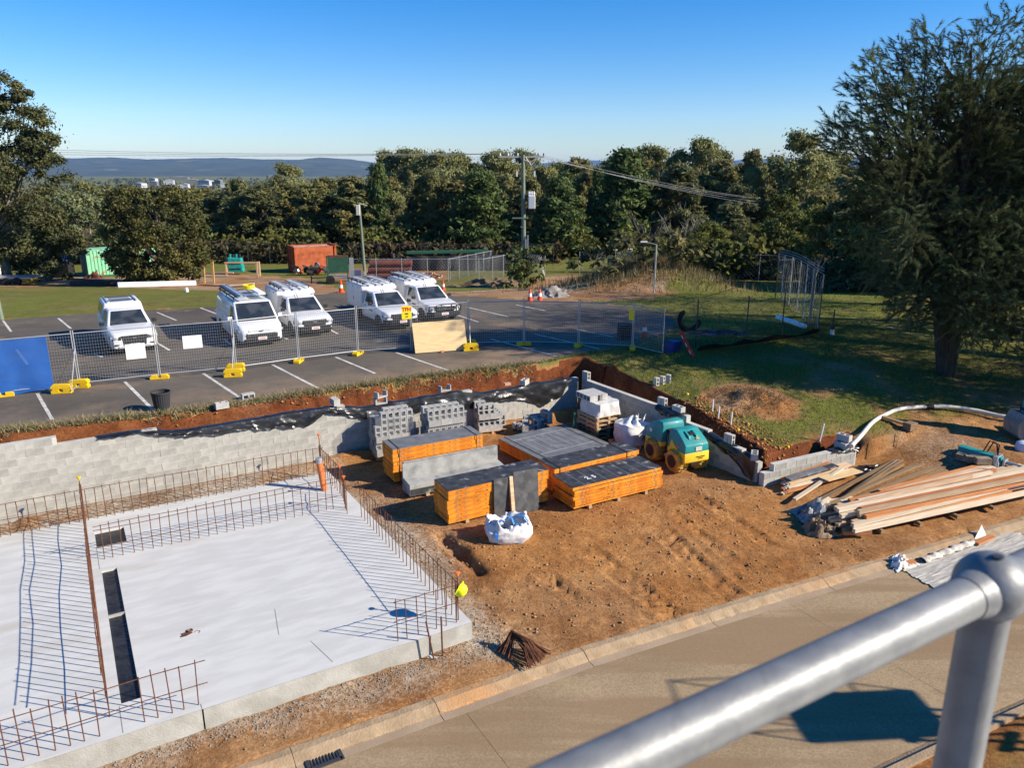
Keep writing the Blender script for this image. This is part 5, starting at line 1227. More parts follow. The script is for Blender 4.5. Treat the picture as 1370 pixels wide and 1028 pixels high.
# scissor lifts: one stowed below the rail, one raised outside the view, whose platform shades the road
def lift_(label, loc, rz, hp_):
    t = thing('scissor_lift', label, 'scissor lift', loc, rz, 'red scissor lifts on the road')
    for x in (-.75, .75):
        for y_ in (-.42, .42): MB().lathe([(.08, 0), (.19, 0), (.2, .03), (.2, .1), (.19, .13), (.08, .13)], 16, Matrix.Translation((x, y_+.065, .2)) @ Matrix.Rotation(H2, 4, 'X')).build('wheel', m_tyre, t, smooth=True)
    MB().box((0, 0, .42), (1.9, .7, .36)).build('chassis', m_steeldark, t, bevel=.03)
    n_ = max(1, int(round((hp_-.6)/.75))); dz = (hp_-.65)/n_
    for k in range(n_):
        z0 = .6+k*dz
        for y_ in (-.3, .3):
            MB().bar((-.8, y_, z0), (.8, y_+.05, z0+dz), .05, .1).build('arm', m_red, t); MB().bar((.8, y_, z0), (-.8, y_+.05, z0+dz), .05, .1).build('arm', m_red, t)
    MB().box((0, 0, hp_), (2.3, 1.15, .1)).build('platform', m_steeldark, t)
    g = MB()
    for x in (-1.13, 0, 1.13):
        for y_ in (-.55, .55): g.bar((x, y_, hp_), (x, y_, hp_+1.1), .028, .028)
    for z in (.55, 1.1):
        for y_ in (-.55, .55): g.bar((-1.13, y_, hp_+z), (1.13, y_, hp_+z), .025, .025)
        for x in (-1.13, 1.13): g.bar((x, -.55, hp_+z), (x, .55, hp_+z), .025, .025)
    g.build('guard_rail', m_red, t)
    return t
q = U(1216, 1004, 1.72); lift_('red scissor lift stowed on the road below the handrail', (q[0]+1.02*math.cos(-.5)+.2, q[1]-1.2, ROAD_Z), math.radians(-62), ROAD_Z+.98)
sq = Vector(U(1155, 957, ROAD_Z)); hp2 = 4.2; k_ = (hp2)/math.tan(SUN_EL); q = sq+SUN_XY*k_
lift_('red scissor lift raised beside the road outside the site', (q.x, q.y, gz(q.x, q.y)), math.radians(4), hp2-(gz(q.x, q.y)-ROAD_Z))
# ================================================================== TEMPORARY FENCE
HF = 1.82
fence_px = [(-95, 544), (5, 531), (107, 519), (214, 507), (316, 497), (400, 485), (479, 475), (551, 470), (627, 464), (701, 462), (774, 464), (846, 468), (887, 478)]
fpos = [Vector(U(p[0], p[1], 1.5)) for p in fence_px]
PZ = 1.505
def fence_panel(p, q, label, h=HF, z=PZ, dark=False):
    d = (q-p); L = d.length-.06; ang = math.atan2(d.y, d.x); c = p+d.normalized()*.03
    t = thing('mesh_fence', label, 'fence', (c.x, c.y, z), ang, 'temporary mesh fence panels round the site')
    MB().tube([(.0, 0, .03), (.0, 0, h+.10)], .019, 8).build('post', m_galvdull, t, smooth=True); MB().tube([(L, 0, .03), (L, 0, h+.10)], .019, 8).build('post', m_galvdull, t, smooth=True)
    MB().tube([(0, 0, h), (L, 0, h)], .017, 8).build('top_rail', m_galvdull, t, smooth=True); MB().tube([(0, 0, .16), (L, 0, .16)], .017, 8).build('bottom_rail', m_galvdull, t, smooth=True)
    mb = MB(); k = int(L/.075)
    for i in range(1, k): mb.bar((L*i/k, 0, .16), (L*i/k, 0, h), .0042, .0042)
    k2 = int((h-.16)/.10)
    for i in range(1, k2): mb.bar((0, .004, .16+(h-.16)*i/k2), (L, .004, .16+(h-.16)*i/k2), .0042, .0042)
    o = mb.build('mesh_wires', m_galvdull, t); o['kind'] = 'stuff'
    return t
labels = ['mesh fence panel fully behind the blue shade cloth', 'mesh fence panel half covered by the blue shade cloth', 'mesh fence panel in front of the white ute carrying a white sign', 'mesh fence panel with a blank white sign between ute and van',
          'mesh fence panel in front of the van with roof ladders', 'mesh fence panel in front of the two middle utes', 'mesh fence panel with the yellow hire sign', 'mesh fence panel behind the leaning plywood sheet',
          'mesh fence panel beside the plywood in tree shade', 'second mesh fence panel past the plywood in tree shade', 'third mesh fence panel past the plywood in tree shade', 'last mesh fence panel turning towards the bank']
panels = []
for i in range(len(fpos)-1): panels.append(fence_panel(fpos[i], fpos[i+1], labels[i]))
# feet
def foot(p, rz, label, two=False):
    t = thing('ballast_block', label, 'fence foot', (p.x, p.y, PZ), rz, 'yellow fence feet')
    MB().prism([(-.30, 0), (-.30, .09), (-.24, .15), (-.06, .15), (-.06, .06), (.06, .06), (.06, .15), (.24, .15), (.30, .09), (.30, 0)], -.11, .11).build('block', m_yel, t, bevel=.008)
    if two: MB().prism([(-.30, .155), (-.30, .24), (-.24, .29), (.24, .29), (.30, .24), (.30, .155)], -.11, .11).build('upper_block', m_yel, t, bevel=.008)
    return t
for i, (k, rz) in enumerate(((1, .5), (2, .1), (3, .25), (4, .15), (5, 1.5), (6, 1.3), (8, .1), (9, .15), (10, 1.2), (11, 1.4))):
    foot(fpos[k], rz, ['yellow fence foot at the end under the blue cloth', 'yellow fence foot by the braced post next to the blue cloth', 'yellow fence foot in front of the gap between ute and van', 'large yellow fence foot in front of the van', 'small yellow fence foot in front of the second white ute', 'small yellow fence foot in front of the third ute',
         'yellow fence foot just past the plywood', 'yellow fence foot in shade, second past the plywood', 'yellow fence foot in shade, third past the plywood', 'yellow fence foot in shade at the last panel'][i], k in (2, 4, 8))
for i, (px, py, lb) in enumerate(((98, 521, 'stacked yellow ballast foot beside the brace at the blue cloth'), (322, 500, 'second yellow ballast foot in front of the van'), (634, 466, 'second yellow foot past the plywood'))):
    q = Vector(U(px, py, 1.5))+Vector((-.1, -.45)); foot(q, .2, lb, True)
# braces
for k, lb in ((2, 'diagonal steel brace behind the panel joint at the blue cloth'), (4, 'diagonal steel brace at the panel joint before the van'), (8, 'diagonal steel brace at the joint past the plywood')):
    t = thing('fence_brace', lb, 'brace', (fpos[k].x, fpos[k].y, PZ), ANG+.1); MB().tube([(.03, -.03, 1.35), (-.32, -.62, .1)], .018, 8).build('strut', m_galvdull, t); MB().tube([(-.32, -.62, .1), (.02, -.03, .1)], .018, 8).build('base', m_galvdull, t)
# blue shade cloth
p0, p1 = fpos[0], fpos[1]; p2 = fpos[2]
def cloth(u, v):
    L0 = (p1-p0).length; L1 = (p2-p1).length*.66; q = u*(L0+L1)
    c = p0+(p1-p0).normalized()*q if q < L0 else p1+(p2-p1).normalized()*(q-L0)
    d = (p2-p0).normalized(); nn = Vector((d.y, -d.x)); w = .03+.015*math.sin(q*7+v*2)+.02*math.sin(v*5+q*2)*(1-v)
    return (c.x+nn.x*w, c.y+nn.y*w, PZ-.02+.02*math.sin(q*5)*(1-v)+v*(HF-.0)+.08*(1-v)*u)
tag(MB().sheet(cloth, 60, 16).build('shade_cloth', m_blueshade, None, smooth=True), 'blue shade cloth tied along the mesh fence', 'shade cloth')
# signs
def sign(panel, x0, x1, z0, z1, label, mat):
    t = thing('fence_sign', label, 'sign', tuple(panel.location), panel.rotation_euler.z)
    MB().box(((x0+x1)/2, -.02, (z0+z1)/2), (x1-x0, .006, z1-z0)).build('board', mat, t); return t
def lx(i, px, py):   # distance along panel i of a pixel at mid height
    p, q = fpos[i], fpos[i+1]; d = (q-p); L = d.length; best = min(range(0, 101), key=lambda k: abs(CX+F_PX*(p+d*k/100).x/((p+d*k/100).y*CT-(2.4-CAM_H)*ST)-px)); return best/100*L
sign(panels[2], lx(2, 167, 456), lx(2, 194, 456), .78, 1.3, 'white sign on the fence in front of the white ute', m_white_p)
sign(panels[3], lx(3, 245, 450), lx(3, 270, 450), .97, 1.42, 'blank white sign on the fence beside the van', m_white_p)
x0, x1 = lx(6, 537, 428), lx(6, 551, 428); t = sign(panels[6], x0, x1, 1.3, 1.82, 'yellow hire sign with red letters hung on the fence', m_sign)
text_obj('lettering', 'TFH', .2, m_red, t, ((x0+x1)/2, -.028, 1.68), (H2, 0, 0), .008)
text_obj('lettering', 'HIRE', .07, m_blackm, t, ((x0+x1)/2, -.028, 1.51), (H2, 0, 0), .003)
text_obj('lettering', '1300', .06, m_blackm, t, ((x0+x1)/2, -.028, 1.40), (H2, 0, 0), .002)
x0 = lx(11, 849, 430)
sign(panels[10], lx(10, 840, 430), lx(10, 852, 430), 1.2, 1.62, 'small yellow notice on the shaded fence end', m_sign)
# plywood leaning against the fence
a = Vector(U(553, 471, 1.5)); b = Vector(U(622, 466, 1.5)); d = (b-a).normalized(); nn = Vector((-d.y, d.x))
t = thing('plywood_sheet', 'large pale plywood sheet leaning on the mesh fence', 'plywood', (a.x, a.y, PZ), math.atan2(d.y, d.x)); L_ = (b-a).length
MB().hexa([(0, -.42, .03), (L_, -.42, .03), (L_, -.40, .03), (0, -.40, .03), (-.03, -.06, 1.16), (L_-.03, -.06, 1.20), (L_-.03, -.04, 1.20), (-.03, -.04, 1.16)]).build('sheet', m_ply, t)
for k in range(5): MB().box((.42, -.345+.065*k, .24+.2*k), (.03, .012, .03)).build('bolt_hole', m_blackm, t)
MB().box((1.05, -.5, .04), (.16, .07, .07), .4).build('chock', M('brick_red', (.4, .16, .08), None, .9), t)
# ================================================================== VEHICLES  (local +x forward, wheels on z = 0)
def wheel(t, x, y_, r_=.37, w=.24):
    sgn = 1 if y_ > 0 else -1
    m4 = Matrix.Translation((x, y_, r_)) @ Matrix.Rotation(-sgn*H2, 4, 'X')
    ty = MB().lathe([(r_*.62, -w/2), (r_*.93, -w/2), (r_, -w*.36), (r_, w*.36), (r_*.93, w/2), (r_*.62, w/2)], 24, m4).build('wheel', m_tyre, t, smooth=True)
    MB().lathe([(.04, w*.34), (r_*.3, w*.36), (r_*.6, w*.42), (r_*.64, w*.5), (r_*.60, w*.5)], 20, m4, cap=False).build('rim', m_rim, ty, smooth=True)
def arch(t, x, hw, r_=.45):
    for sgn in (-1, 1):
        n_ = 14; ps = [(x+r_*math.cos(math.pi*k/n_), r_*math.sin(math.pi*k/n_)+.34) for k in range(n_+1)]
        MB().prism(ps+[(x-r_, .30), (x+r_, .30)], sgn*(hw-.1), sgn*(hw+.004)).build('wheel_arch', m_trim, t)
def bilerp(q, u, v): return (Vector(q[0])*(1-u)+Vector(q[1])*u)*(1-v)+(Vector(q[3])*(1-u)+Vector(q[2])*u)*v
def pane(t, quad, m=(.06, .94, .08, .92), mat=None, off=.006, name='window'):
    u0, u1, v0, v1 = m; p = [bilerp(quad, u0, v0), bilerp(quad, u1, v0), bilerp(quad, u1, v1), bilerp(quad, u0, v1)]
    nn = (Vector(p[1])-Vector(p[0])).cross(Vector(p[3])-Vector(p[0])).normalized()
    return MB().hexa([x-nn*.01 for x in p]+[x+nn*off for x in p]).build(name, mat or m_glass, t)
def body_loft(t, st, mat, name='body', topr=.06):
    secs = []
    for x, hw, zb, zt in st:
        k = min(topr, (zt-zb)*.3)
        secs.append([(x, -hw*.94, zb), (x, -hw, zb+k), (x, -hw, zt-k*2.2), (x, -hw+k*.9, zt-k*.5), (x, -hw+k*2.6, zt), (x, 0, zt+.012), (x, hw-k*2.6, zt), (x, hw-k*.9, zt-k*.5), (x, hw, zt-k*2.2), (x, hw, zb+k), (x, hw*.94, zb)])
    return MB().loft(secs).build(name, mat, t, smooth=True)
def frustum(t, b, tp, mat, name, bev=.05):
    # b: (x0, x1, hw, z)  tp: (x0, x1, hw, z)
    P = [(b[0], -b[2], b[3]), (b[1], -b[2], b[3]), (b[1], b[2], b[3]), (b[0], b[2], b[3]), (tp[0], -tp[2], tp[3]), (tp[1], -tp[2], tp[3]), (tp[1], tp[2], tp[3]), (tp[0], tp[2], tp[3])]
    MB().hexa(P).build(name, mat, t, smooth=True, bevel=bev, seg=3); return P
def mirrors(t, x, hw, z, mat):
    for s in (-1, 1): MB().box((x, s*(hw+.14), z), (.1, .2, .17)).build('mirror', mat, t, bevel=.03)
def face_parts(t, xf, hw, kind):
    z = {'ute': (.80, .52), 'van': (.78, .52), 'ranger': (.84, .55)}[kind]
    for s in (-1, 1):
        y3, y2, y1 = hw-.0, hw-.10, hw-.42
        o = MB().hexa([(xf-.30, s*y3, z[0]-.09), (xf+.0, s*y2, z[0]-.11), (xf+.085, s*y1, z[0]-.09), (xf-.2, s*y1, z[0]-.09), (xf-.34, s*y3, z[0]+.08), (xf-.05, s*(y2-.02), z[0]+.08), (xf+.06, s*y1, z[0]+.05), (xf-.2, s*y1, z[0]+.07)]).build('headlight', m_trim, t)
        MB().lathe([(.01, 0), (.075, 0), (.07, .02), (.02, .03)], 14, Matrix.Translation((xf+.035, s*(hw-.22), z[0]-.01)) @ Matrix.Rotation(H2, 4, 'Y') @ Matrix.Rotation(-s*.2, 4, 'X')).build('lens', m_lamp, o)
        MB().box((xf-.08, s*(hw-.07), z[0]), (.10, .06, .1), s*.5).build('indicator', m_lamp, o)
def ladder_rack(t, x0, x1, z, hw, ladders=2):
    for s in (-1, 1):
        for x in (x0+.2, (x0+x1)/2, x1-.2): MB().bar((x, s*hw*.8, z-.14), (x, s*hw*.8, z), .04, .04).build('rack_foot', m_trim, t)
        MB().bar((x0, s*hw*.8, z), (x1, s*hw*.8, z), .04, .05).build('rack_rail', m_trim, t)
    for x in np.linspace(x0+.1, x1-.1, 4): MB().bar((x, -hw*.85, z+.02), (x, hw*.85, z+.02), .04, .03).build('rack_bar', m_trim, t)
    for k in range(ladders):
        y_ = (-hw*.5, hw*.35, 0)[k]; zz = z+.07
        lad = MB().bar((x0-.25, y_-.19, zz), (x1+.3, y_-.19, zz), .03, .08).bar((x0-.25, y_+.19, zz), (x1+.3, y_+.19, zz), .03, .08).build('ladder', m_alu, t)
        for x in np.arange(x0-.1, x1+.3, .3): MB().bar((x, y_-.18, zz), (x, y_+.18, zz), .035, .03).build('rung', m_alu, lad)
def plate(t, xf, z, y0=0.):
    p = MB().box((xf+.012, y0, z), (.012, .37, .13)).build('number_plate', m_plate, t)
    MB().box((xf+.020, y0, z), (.004, .26, .05)).build('plate_mark', M('plate_red', (.55, .1, .12), None, .5), p)
def interior(t, xs, z):
    for s in (-1, 1): MB().box((xs, s*.4, z), (.16, .42, .5)).build('seat', M('seat_grey', (.10, .10, .105), None, .9), t, bevel=.05)
def ute(label, loc, rz, kind):
    t = thing('white_ute', label, 'ute', loc, rz, 'white work vehicles parked in the bays')
    if kind == 'ranger':
        L, hw = 5.3, .93
        body_loft(t, [(2.62, .62, .42, .70), (2.58, .78, .36, .98), (2.44, .88, .34, 1.06), (2.0, .92, .34, 1.12), (1.28, .93, .34, 1.20), (.2, .93, .34, 1.20), (-2.62, .93, .38, 1.22)], m_white)
        P = frustum(t, (-.62, 1.30, .87, 1.17), (-.45, .55, .68, 1.78), m_white, 'cabin', .06)
        Q = frustum(t, (-2.6, -.60, .91, 1.20), (-2.5, -.42, .74, 1.96), m_canopy, 'canopy', .07)
        for s in (-1, 1): MB().bar((-2.4, s*.58, 1.98), (-.5, s*.58, 1.98), .05, .06).build('roof_bar', m_alu, t)
        for x in (-2.1, -1.0): MB().bar((x, -.6, 2.0), (x, .6, 2.0), .05, .03).build('cross_bar', m_trim, t)
        MB().box((-1.45, 0, 1.965), (1.4, .85, .012)).build('roof_panel', m_galvdull, t)
        pane(t, [P[1], P[2], P[6], P[5]], (.07, .93, .05, .93), name='windscreen'); pane(t, [P[0], P[1], P[5], P[4]], (.14, .86, .14, .86)); pane(t, [P[2], P[3], P[7], P[6]], (.14, .86, .14, .86))
        pane(t, [Q[0], Q[1], Q[5], Q[4]], (.08, .92, .22, .86)); pane(t, [Q[2], Q[3], Q[7], Q[6]], (.08, .92, .22, .86))
        MB().hexa([(2.50, -.50, .46), (2.64, -.42, .46), (2.64, .42, .46), (2.50, .50, .46), (2.48, -.56, .92), (2.605, -.50, .92), (2.605, .50, .92), (2.48, .56, .92)]).build('grille', m_trim, t)
        MB().box((2.60, 0, .80), (.04, .9, .03)).box((2.61, 0, .68), (.04, .86, .03)).build('grille_bar', m_steeldark, t)
        MB().hexa([(2.45, -.80, .34), (2.60, -.62, .34), (2.60, .62, .34), (2.45, .80, .34), (2.45, -.80, .46), (2.66, -.60, .46), (2.66, .60, .46), (2.45, .80, .46)]).build('bumper', m_white, t, bevel=.02)
        for s in (-1, 1): MB().box((2.55, s*.66, .52), (.14, .2, .07)).build('fog_recess', m_trim, t)
        MB().box((2.63, 0, .80), (.03, .14, .06)).build('badge', m_chrome, t)
        face_parts(t, 2.56, .92, 'ranger')
    else:
        hw = .91
        body_loft(t, [(2.62, .60, .44, .68), (2.58, .76, .40, .92), (2.42, .86, .38, 1.0), (2.0, .90, .38, 1.05), (1.32, .91, .38, 1.14), (-.5, .91, .38, 1.14)], m_white)
        P = frustum(t, (-.48, 1.34, .86, 1.11), (-.42, .52, .68, 1.76), m_white, 'cabin', .06)
        MB().box((-1.6, 0, .56), (2.1, .8, .22)).build('chassis', m_trim, t)
        B_ = [(-2.72, .70), (-2.72, 1.94), (-2.66, 2.0), (-.62, 2.0), (-.30, 1.88), (-.34, 1.72), (-.5, 1.70), (-.52, .70)]
        MB().prism(B_, -.93, .93).build('service_body', m_canopy, t, smooth=True, bevel=.04, seg=2)
        for s in (-1, 1):
            for (xa, xb) in ((-2.62, -1.64), (-1.58, -.6)): MB().box(((xa+xb)/2, s*.932, 1.38), (xb-xa, .012, 1.16)).build('locker_door', m_canopy, t)
            MB().box((-1.61, s*.942, 1.2), (.05, .02, .14)).build('door_handle', m_trim, t)
            for k in range(3): MB().box((-2.4+.75*k, s*.945, 1.86), (.09, .012, .05)).build('vent', m_trim, t)
        ladder_rack(t, -2.6, -.5, 2.13, .92, 2)
        pane(t, [P[1], P[2], P[6], P[5]], (.07, .93, .05, .93), name='windscreen'); pane(t, [P[0], P[1], P[5], P[4]], (.16, .84, .14, .86)); pane(t, [P[2], P[3], P[7], P[6]], (.16, .84, .14, .86))
        MB().hexa([(2.50, -.56, .58), (2.65, -.48, .58), (2.65, .48, .58), (2.50, .56, .58), (2.48, -.62, .90), (2.63, -.54, .90), (2.63, .54, .90), (2.48, .62, .90)]).build('grille', m_trim, t)
        for z_ in (.66, .72): MB().box((2.655, 0, z_), (.012, .9, .014)).build('grille_bar', m_steeldark, t)
        MB().box((2.655, 0, .79), (.02, .18, .06)).build('badge', m_chrome, t); MB().box((2.65, 0, .86), (.03, .96, .03)).build('grille_bar', m_chrome, t)
        MB().hexa([(2.36, -.90, .34), (2.66, -.68, .34), (2.66, .68, .34), (2.36, .90, .34), (2.36, -.92, .62), (2.71, -.68, .60), (2.71, .68, .60), (2.36, .92, .62)]).build('bumper', m_trim if kind != 'bar' else m_trim, t, bevel=.02)
        face_parts(t, 2.56, .90, 'ute')
        MB().tube([(1.1, -.2, 1.42), (.92, -.35, 2.1)], .012, 5).tube([(1.1, -.32, 1.42), (.98, -.44, 2.0)], .012, 5).build('aerial', m_trim, t)
        for s in (-1, 1): 
            MB().box((.75, s*.914, .86), (.36, .006, .07)).build('door_lettering', M('decal', (.05, .06, .07), None, .6), t)
            MB().box((.98, s*.914, .87), (.07, .006, .09)).build('door_logo', M('decal', (.05, .06, .07), None, .6), t)
        if kind == 'bar':
            g = MB(); g.tube([(2.78, -.55, .45), (2.80, -.55, 1.02), (2.76, -.1, 1.06), (2.76, .1, 1.06), (2.80, .55, 1.02), (2.78, .55, .45)], .035, 8)
            for s in (-1, 1): g.tube([(2.80, s*.55, .98), (2.66, s*.88, .96), (2.55, s*.9, .6)], .035, 8); g.tube([(2.79, s*.28, .45), (2.79, s*.28, 1.04)], .03, 8)
            g.tube([(2.80, -.55, .78), (2.80, .55, .78)], .03, 8); g.build('bull_bar', m_trim, t, smooth=True)
            MB().hexa([(2.5, -.92, .40), (2.84, -.7, .40), (2.84, .7, .40), (2.5, .92, .40), (2.5, -.92, .64), (2.84, -.7, .64), (2.84, .7, .64), (2.5, .92, .64)]).build('bar_bumper', m_trim, t, bevel=.02)
            plate(t, 2.84, .56, -.1)
    plate(t, 2.70, .50) if kind != 'bar' else None
    arch(t, 1.72, .915); arch(t, -1.45, .92)
    for x in (1.72, -1.45):
        for s in (-1, 1): wheel(t, x, s*.80)
    mirrors(t, 1.02, .88, 1.26, m_trim)
    t.scale = (.93, .93, .85)
    for s in (-1, 1): MB().box((.02, s*.925, 1.02), (.16, .02, .035)).build('door_handle', m_trim, t)
    for s in (-1, 1): MB().bar((1.36, s*.916, .5), (1.36, s*.916, 1.1), .008, .01).bar((-.3, s*.926, .5), (-.3, s*.926, 1.12), .008, .01).build('door_gap', m_trim, t)
    MB().box((1.02, .02, 1.19), (.3, 1.3, .012)).build('wiper_cowl', m_trim, t)
    return t
def van(label, loc, rz):
    t = thing('white_van', label, 'van', loc, rz, 'white work vehicles parked in the bays')
    body_loft(t, [(2.63, .66, .36, .62), (2.60, .80, .30, .84), (2.46, .90, .28, .98), (2.2, .95, .28, 1.08), (1.9, .97, .28, 1.16), (0, .97, .28, 1.16), (-2.62, .96, .32, 1.16)], m_white)
    P = frustum(t, (-2.62, 2.02, .945, 1.12), (-2.5, 1.12, .82, 1.98), m_white, 'upper_body', .09)
    pane(t, [P[1], P[2], P[6], P[5]], (.06, .94, .06, .92), name='windscreen')
    def side(s, x0b, x1b, x0t, x1t, zb=1.22, zt=1.78):
        f = lambda z: .945+(.82-.945)*(z-1.12)/.86
        p = [(x0b, s*(f(zb)+.001), zb), (x1b, s*(f(zb)+.001), zb), (x1t, s*(f(zt)+.001), zt), (x0t, s*(f(zt)+.001), zt)]
        pane(t, p if s < 0 else [p[1], p[0], p[3], p[2]], (0, 1, 0, 1))
    for s in (-1, 1): side(s, .78, 1.72, .78, 1.22)
    MB().hexa([(2.5, -.78, .40), (2.66, -.64, .40), (2.66, .64, .40), (2.5, .78, .40), (2.48, -.8, .64), (2.66, -.66, .64), (2.66, .66, .64), (2.48, .8, .64)]).build('grille', m_trim, t)
    MB().hexa([(2.40, -.92, .25), (2.66, -.70, .25), (2.66, .70, .25), (2.40, .92, .25), (2.40, -.93, .42), (2.71, -.70, .42), (2.71, .70, .42), (2.40, .93, .42)]).build('bumper', m_trim, t, bevel=.02)
    MB().box((2.64, 0, .69), (.06, 1.25, .07)).box((2.62, 0, .81), (.06, 1.1, .05)).build('chrome_bar', m_white, t, bevel=.015)
    MB().box((2.66, 0, .79), (.02, .16, .07)).build('badge', m_chrome, t)
    face_parts(t, 2.52, .97, 'van'); plate(t, 2.70, .44)
    arch(t, 1.75, .965, .43); arch(t, -1.55, .965, .43)
    for x in (1.75, -1.55):
        for s in (-1, 1): wheel(t, x, s*.86, .35, .22)
    mirrors(t, 1.55, .95, 1.28, m_white); t.scale = (.93, .93, .85)
    ladder_rack(t, -2.5, 1.0, 2.16, .9, 1)
    for k in range(2): MB().tube([(-2.7, -.62+.16*k, 2.24), (1.3, -.62+.16*k, 2.24)], .06, 10).build('roof_tube', m_alu if k else m_steeldark, t, smooth=True)
    MB().box((-.3, .55, 2.24), (2.2, .3, .1)).build('roof_tray', m_white_p, t)
    for k in range(4): MB().tube([(-1.0+.34*math.cos(a), .35+.25*math.sin(a), 2.28+.05*k) for a in np.linspace(0, 6.28, 17)], .035, 6).build('hose_coil', m_yelrope, t, smooth=True)
    for s in (-1, 1): 
        MB().bar((.55, s*.972, .45), (.55, s*.972, 1.12), .008, .01).bar((-.9, s*.972, .45), (-.9, s*.972, 1.12), .008, .01).build('door_gap', m_trim, t); MB().box((.66, s*.975, 1.0), (.14, .02, .04)).build('door_handle', m_trim, t)
        MB().box((-.6, s*.895, 1.45), (.9, .006, .06)).build('side_lettering', M('decal_grey', (.45, .47, .5), None, .6), t)
    return t
HD = math.atan2(-B.y, -B.x); hv = Vector((math.cos(HD), math.sin(HD)))
def car_at(px, py, L=5.28):
    p = Vector(U(px, py, 1.5))-hv*(L/2-.85); return (p.x, p.y, 1.502)
ute('white dual purpose ute with a white canopy and empty roof bars', car_at(178, 471), HD+.03, 'ranger')
van('white van with ladders and a coiled yellow hose on the roof', car_at(347, 460), HD)
ute('white service body ute parked right beside the van', car_at(417, 448), HD, 'plain')
ute('white service body ute parked behind the yellow hire sign', car_at(532, 439), HD, 'plain')
ute('white service body ute with a black bull bar', car_at(588, 429), HD, 'bar')
# ================================================================== SMALL THINGS ROUND THE LOT
def cone(px, py, label, h=.7):
    q = G(px, py); t = thing('traffic_cone', label, 'traffic cone', (q.x, q.y, max(q.z, 1.502 if inpoly(np.array([q.x]), np.array([q.y]), PARK)[0] else q.z)), 0, 'orange traffic cones')
    MB().lathe([(.14, .03), (.115, .28)], 14).lathe([(.085, .46), (.03, h)], 14).build('body', m_conor, t, smooth=True); MB().lathe([(.115, .28), (.085, .46)], 14, cap=False).build('band', m_white_p, t, smooth=True); MB().box((0, 0, .015), (.38, .38, .03)).build('base', m_conor, t)
cone(457, 397, 'orange cone on the grass beside the dirt track', .75); cone(709, 405, 'orange cone at the dug out yard, left of the pair'); cone(722, 403, 'orange cone at the dug out yard beside the grey rubble'); cone(593, 389, 'orange cone behind the ute with the bull bar'); cone(862, 453, 'pale cone in shade by the blue bin')
# black bin
q = G(220, 569); t = thing('rubbish_bin', 'black ribbed plastic bin standing in the trench behind the wall', 'bin', (q.x, q.y, q.z), 0)
mb = MB(); prof = []
n_ = 48; vs_ = []; fs_ = []
for z, r0 in ((0, .20), (.54, .255), (.56, .275), (.62, .275)):
    for k in range(n_): rr_ = r0+(.008 if (k % 2 and z < .55) else 0); vs_.append((rr_*math.cos(2*math.pi*k/n_), rr_*math.sin(2*math.pi*k/n_), z))
for i in range(3):
    for k in range(n_): fs_.append((i*n_+k, i*n_+(k+1) % n_, (i+1)*n_+(k+1) % n_, (i+1)*n_+k))
mb.add(vs_, fs_); mb.build('tub', M('bin_black', (.035, .036, .038), None, .5), t); MB().lathe([(.01, .45), (.25, .45)], 24, cap=False).build('inside', m_blackm, t); MB().lathe([(.01, .02), (.2, .02)], 24, cap=False).build('floor', m_blackm, t)
q = G(478, 536); o = crumple('grey scrap of sheet lying in the red trench', (q.x, q.y, q.z+.02), .5, .3, .08, m_steeldark, 31)
q = G(205, 437); o = MB().lathe([(.01, 0), (.1, 0), (.12, .1), (.1, .25), (.05, .3)], 12).build('white_tub', m_white_p); q = G(250, 391); o.location = q; tag(o, 'small white plastic tub on the grass by the white pipe', 'tub')
# shaded corner: blue bin, barrier board, folded chair frame, rubble mat
q = G(898, 474); t = thing('blue_bin', 'dark blue plastic bin lying in the shade by the fence end', 'bin', (q.x, q.y, q.z), .5)
MB().hexa([(-.22, -.2, 0), (.22, -.2, 0), (.22, .2, 0), (-.22, .2, 0), (-.12, -.26, .7), (.34, -.26, .7), (.34, .26, .7), (-.12, .26, .7)]).build('tub', M('bin_blue', (.015, .03, .16), None, .5), t, bevel=.04)
a = G(927, 479); b0 = G(910, 470); o = MB().bar((0, 0, .06), (-.42, .55, .95), .16, .05).build('board', m_red); t = thing('barrier_board', 'red and white reflective barrier board leaning in the shade', 'barrier', (a.x, a.y, a.z), 0); o.parent = t
for k in range(3): MB().bar(tuple(Vector((0, -.03, .06)).lerp(Vector((-.42, .52, .95)), .10+.30*k)), tuple(Vector((0, -.03, .06)).lerp(Vector((-.42, .52, .95)), .24+.30*k)), .162, .012).build('stripe', m_white_p, t)
q = G(836, 455); t = thing('cable_drum', 'dark low equipment crate standing on the shaded asphalt', 'crate', (q.x, q.y, 1.502), .2); MB().box((0, 0, .35), (.55, .5, .62)).build('box', m_blackm, t, bevel=.03); MB().box((.1, .1, .03), (.9, .8, .05)).build('base', m_steeldark, t)
q = G(922, 442); t = thing('tyre_offcut', 'black curved tyre piece lying on the shaded asphalt edge', 'tyre', (q.x, q.y, q.z), .3)
MB().tube([(.5*math.cos(a)*1.0, 0, .5+.5*math.sin(a)) for a in np.linspace(2.2, 6.2, 14)], [.05]+[.12]*12+[.05], 8).build('arc', m_tyre, t, smooth=True)
q = G(960, 446); crumple('flat heap of grey boards lying on the shaded grass', (q.x, q.y, q.z), 2.6, 1.0, .2, m_steeldark, 41, .1)
# grey rubble and cut logs in the yard
q = G(738, 397); crumple('small heap of grey rubble in the dug out yard', (q.x, q.y, q.z), 2.2, 1.3, .8, M('rubble', (.3, .29, .28), (.2, .19, .18), .95, 3, bump=.8, bscale=8), 51, .2, 'rubble', 'rubble_heap')
q = G(655, 383); crumple('heap of brown spoil beside the power pole', (q.x, q.y, q.z), 6, 2.0, .8, M('spoil', (.24, .17, .11), (.16, .11, .07), .95, 1.5, bump=.8, bscale=6), 52, .2, 'soil heap', 'soil_heap')
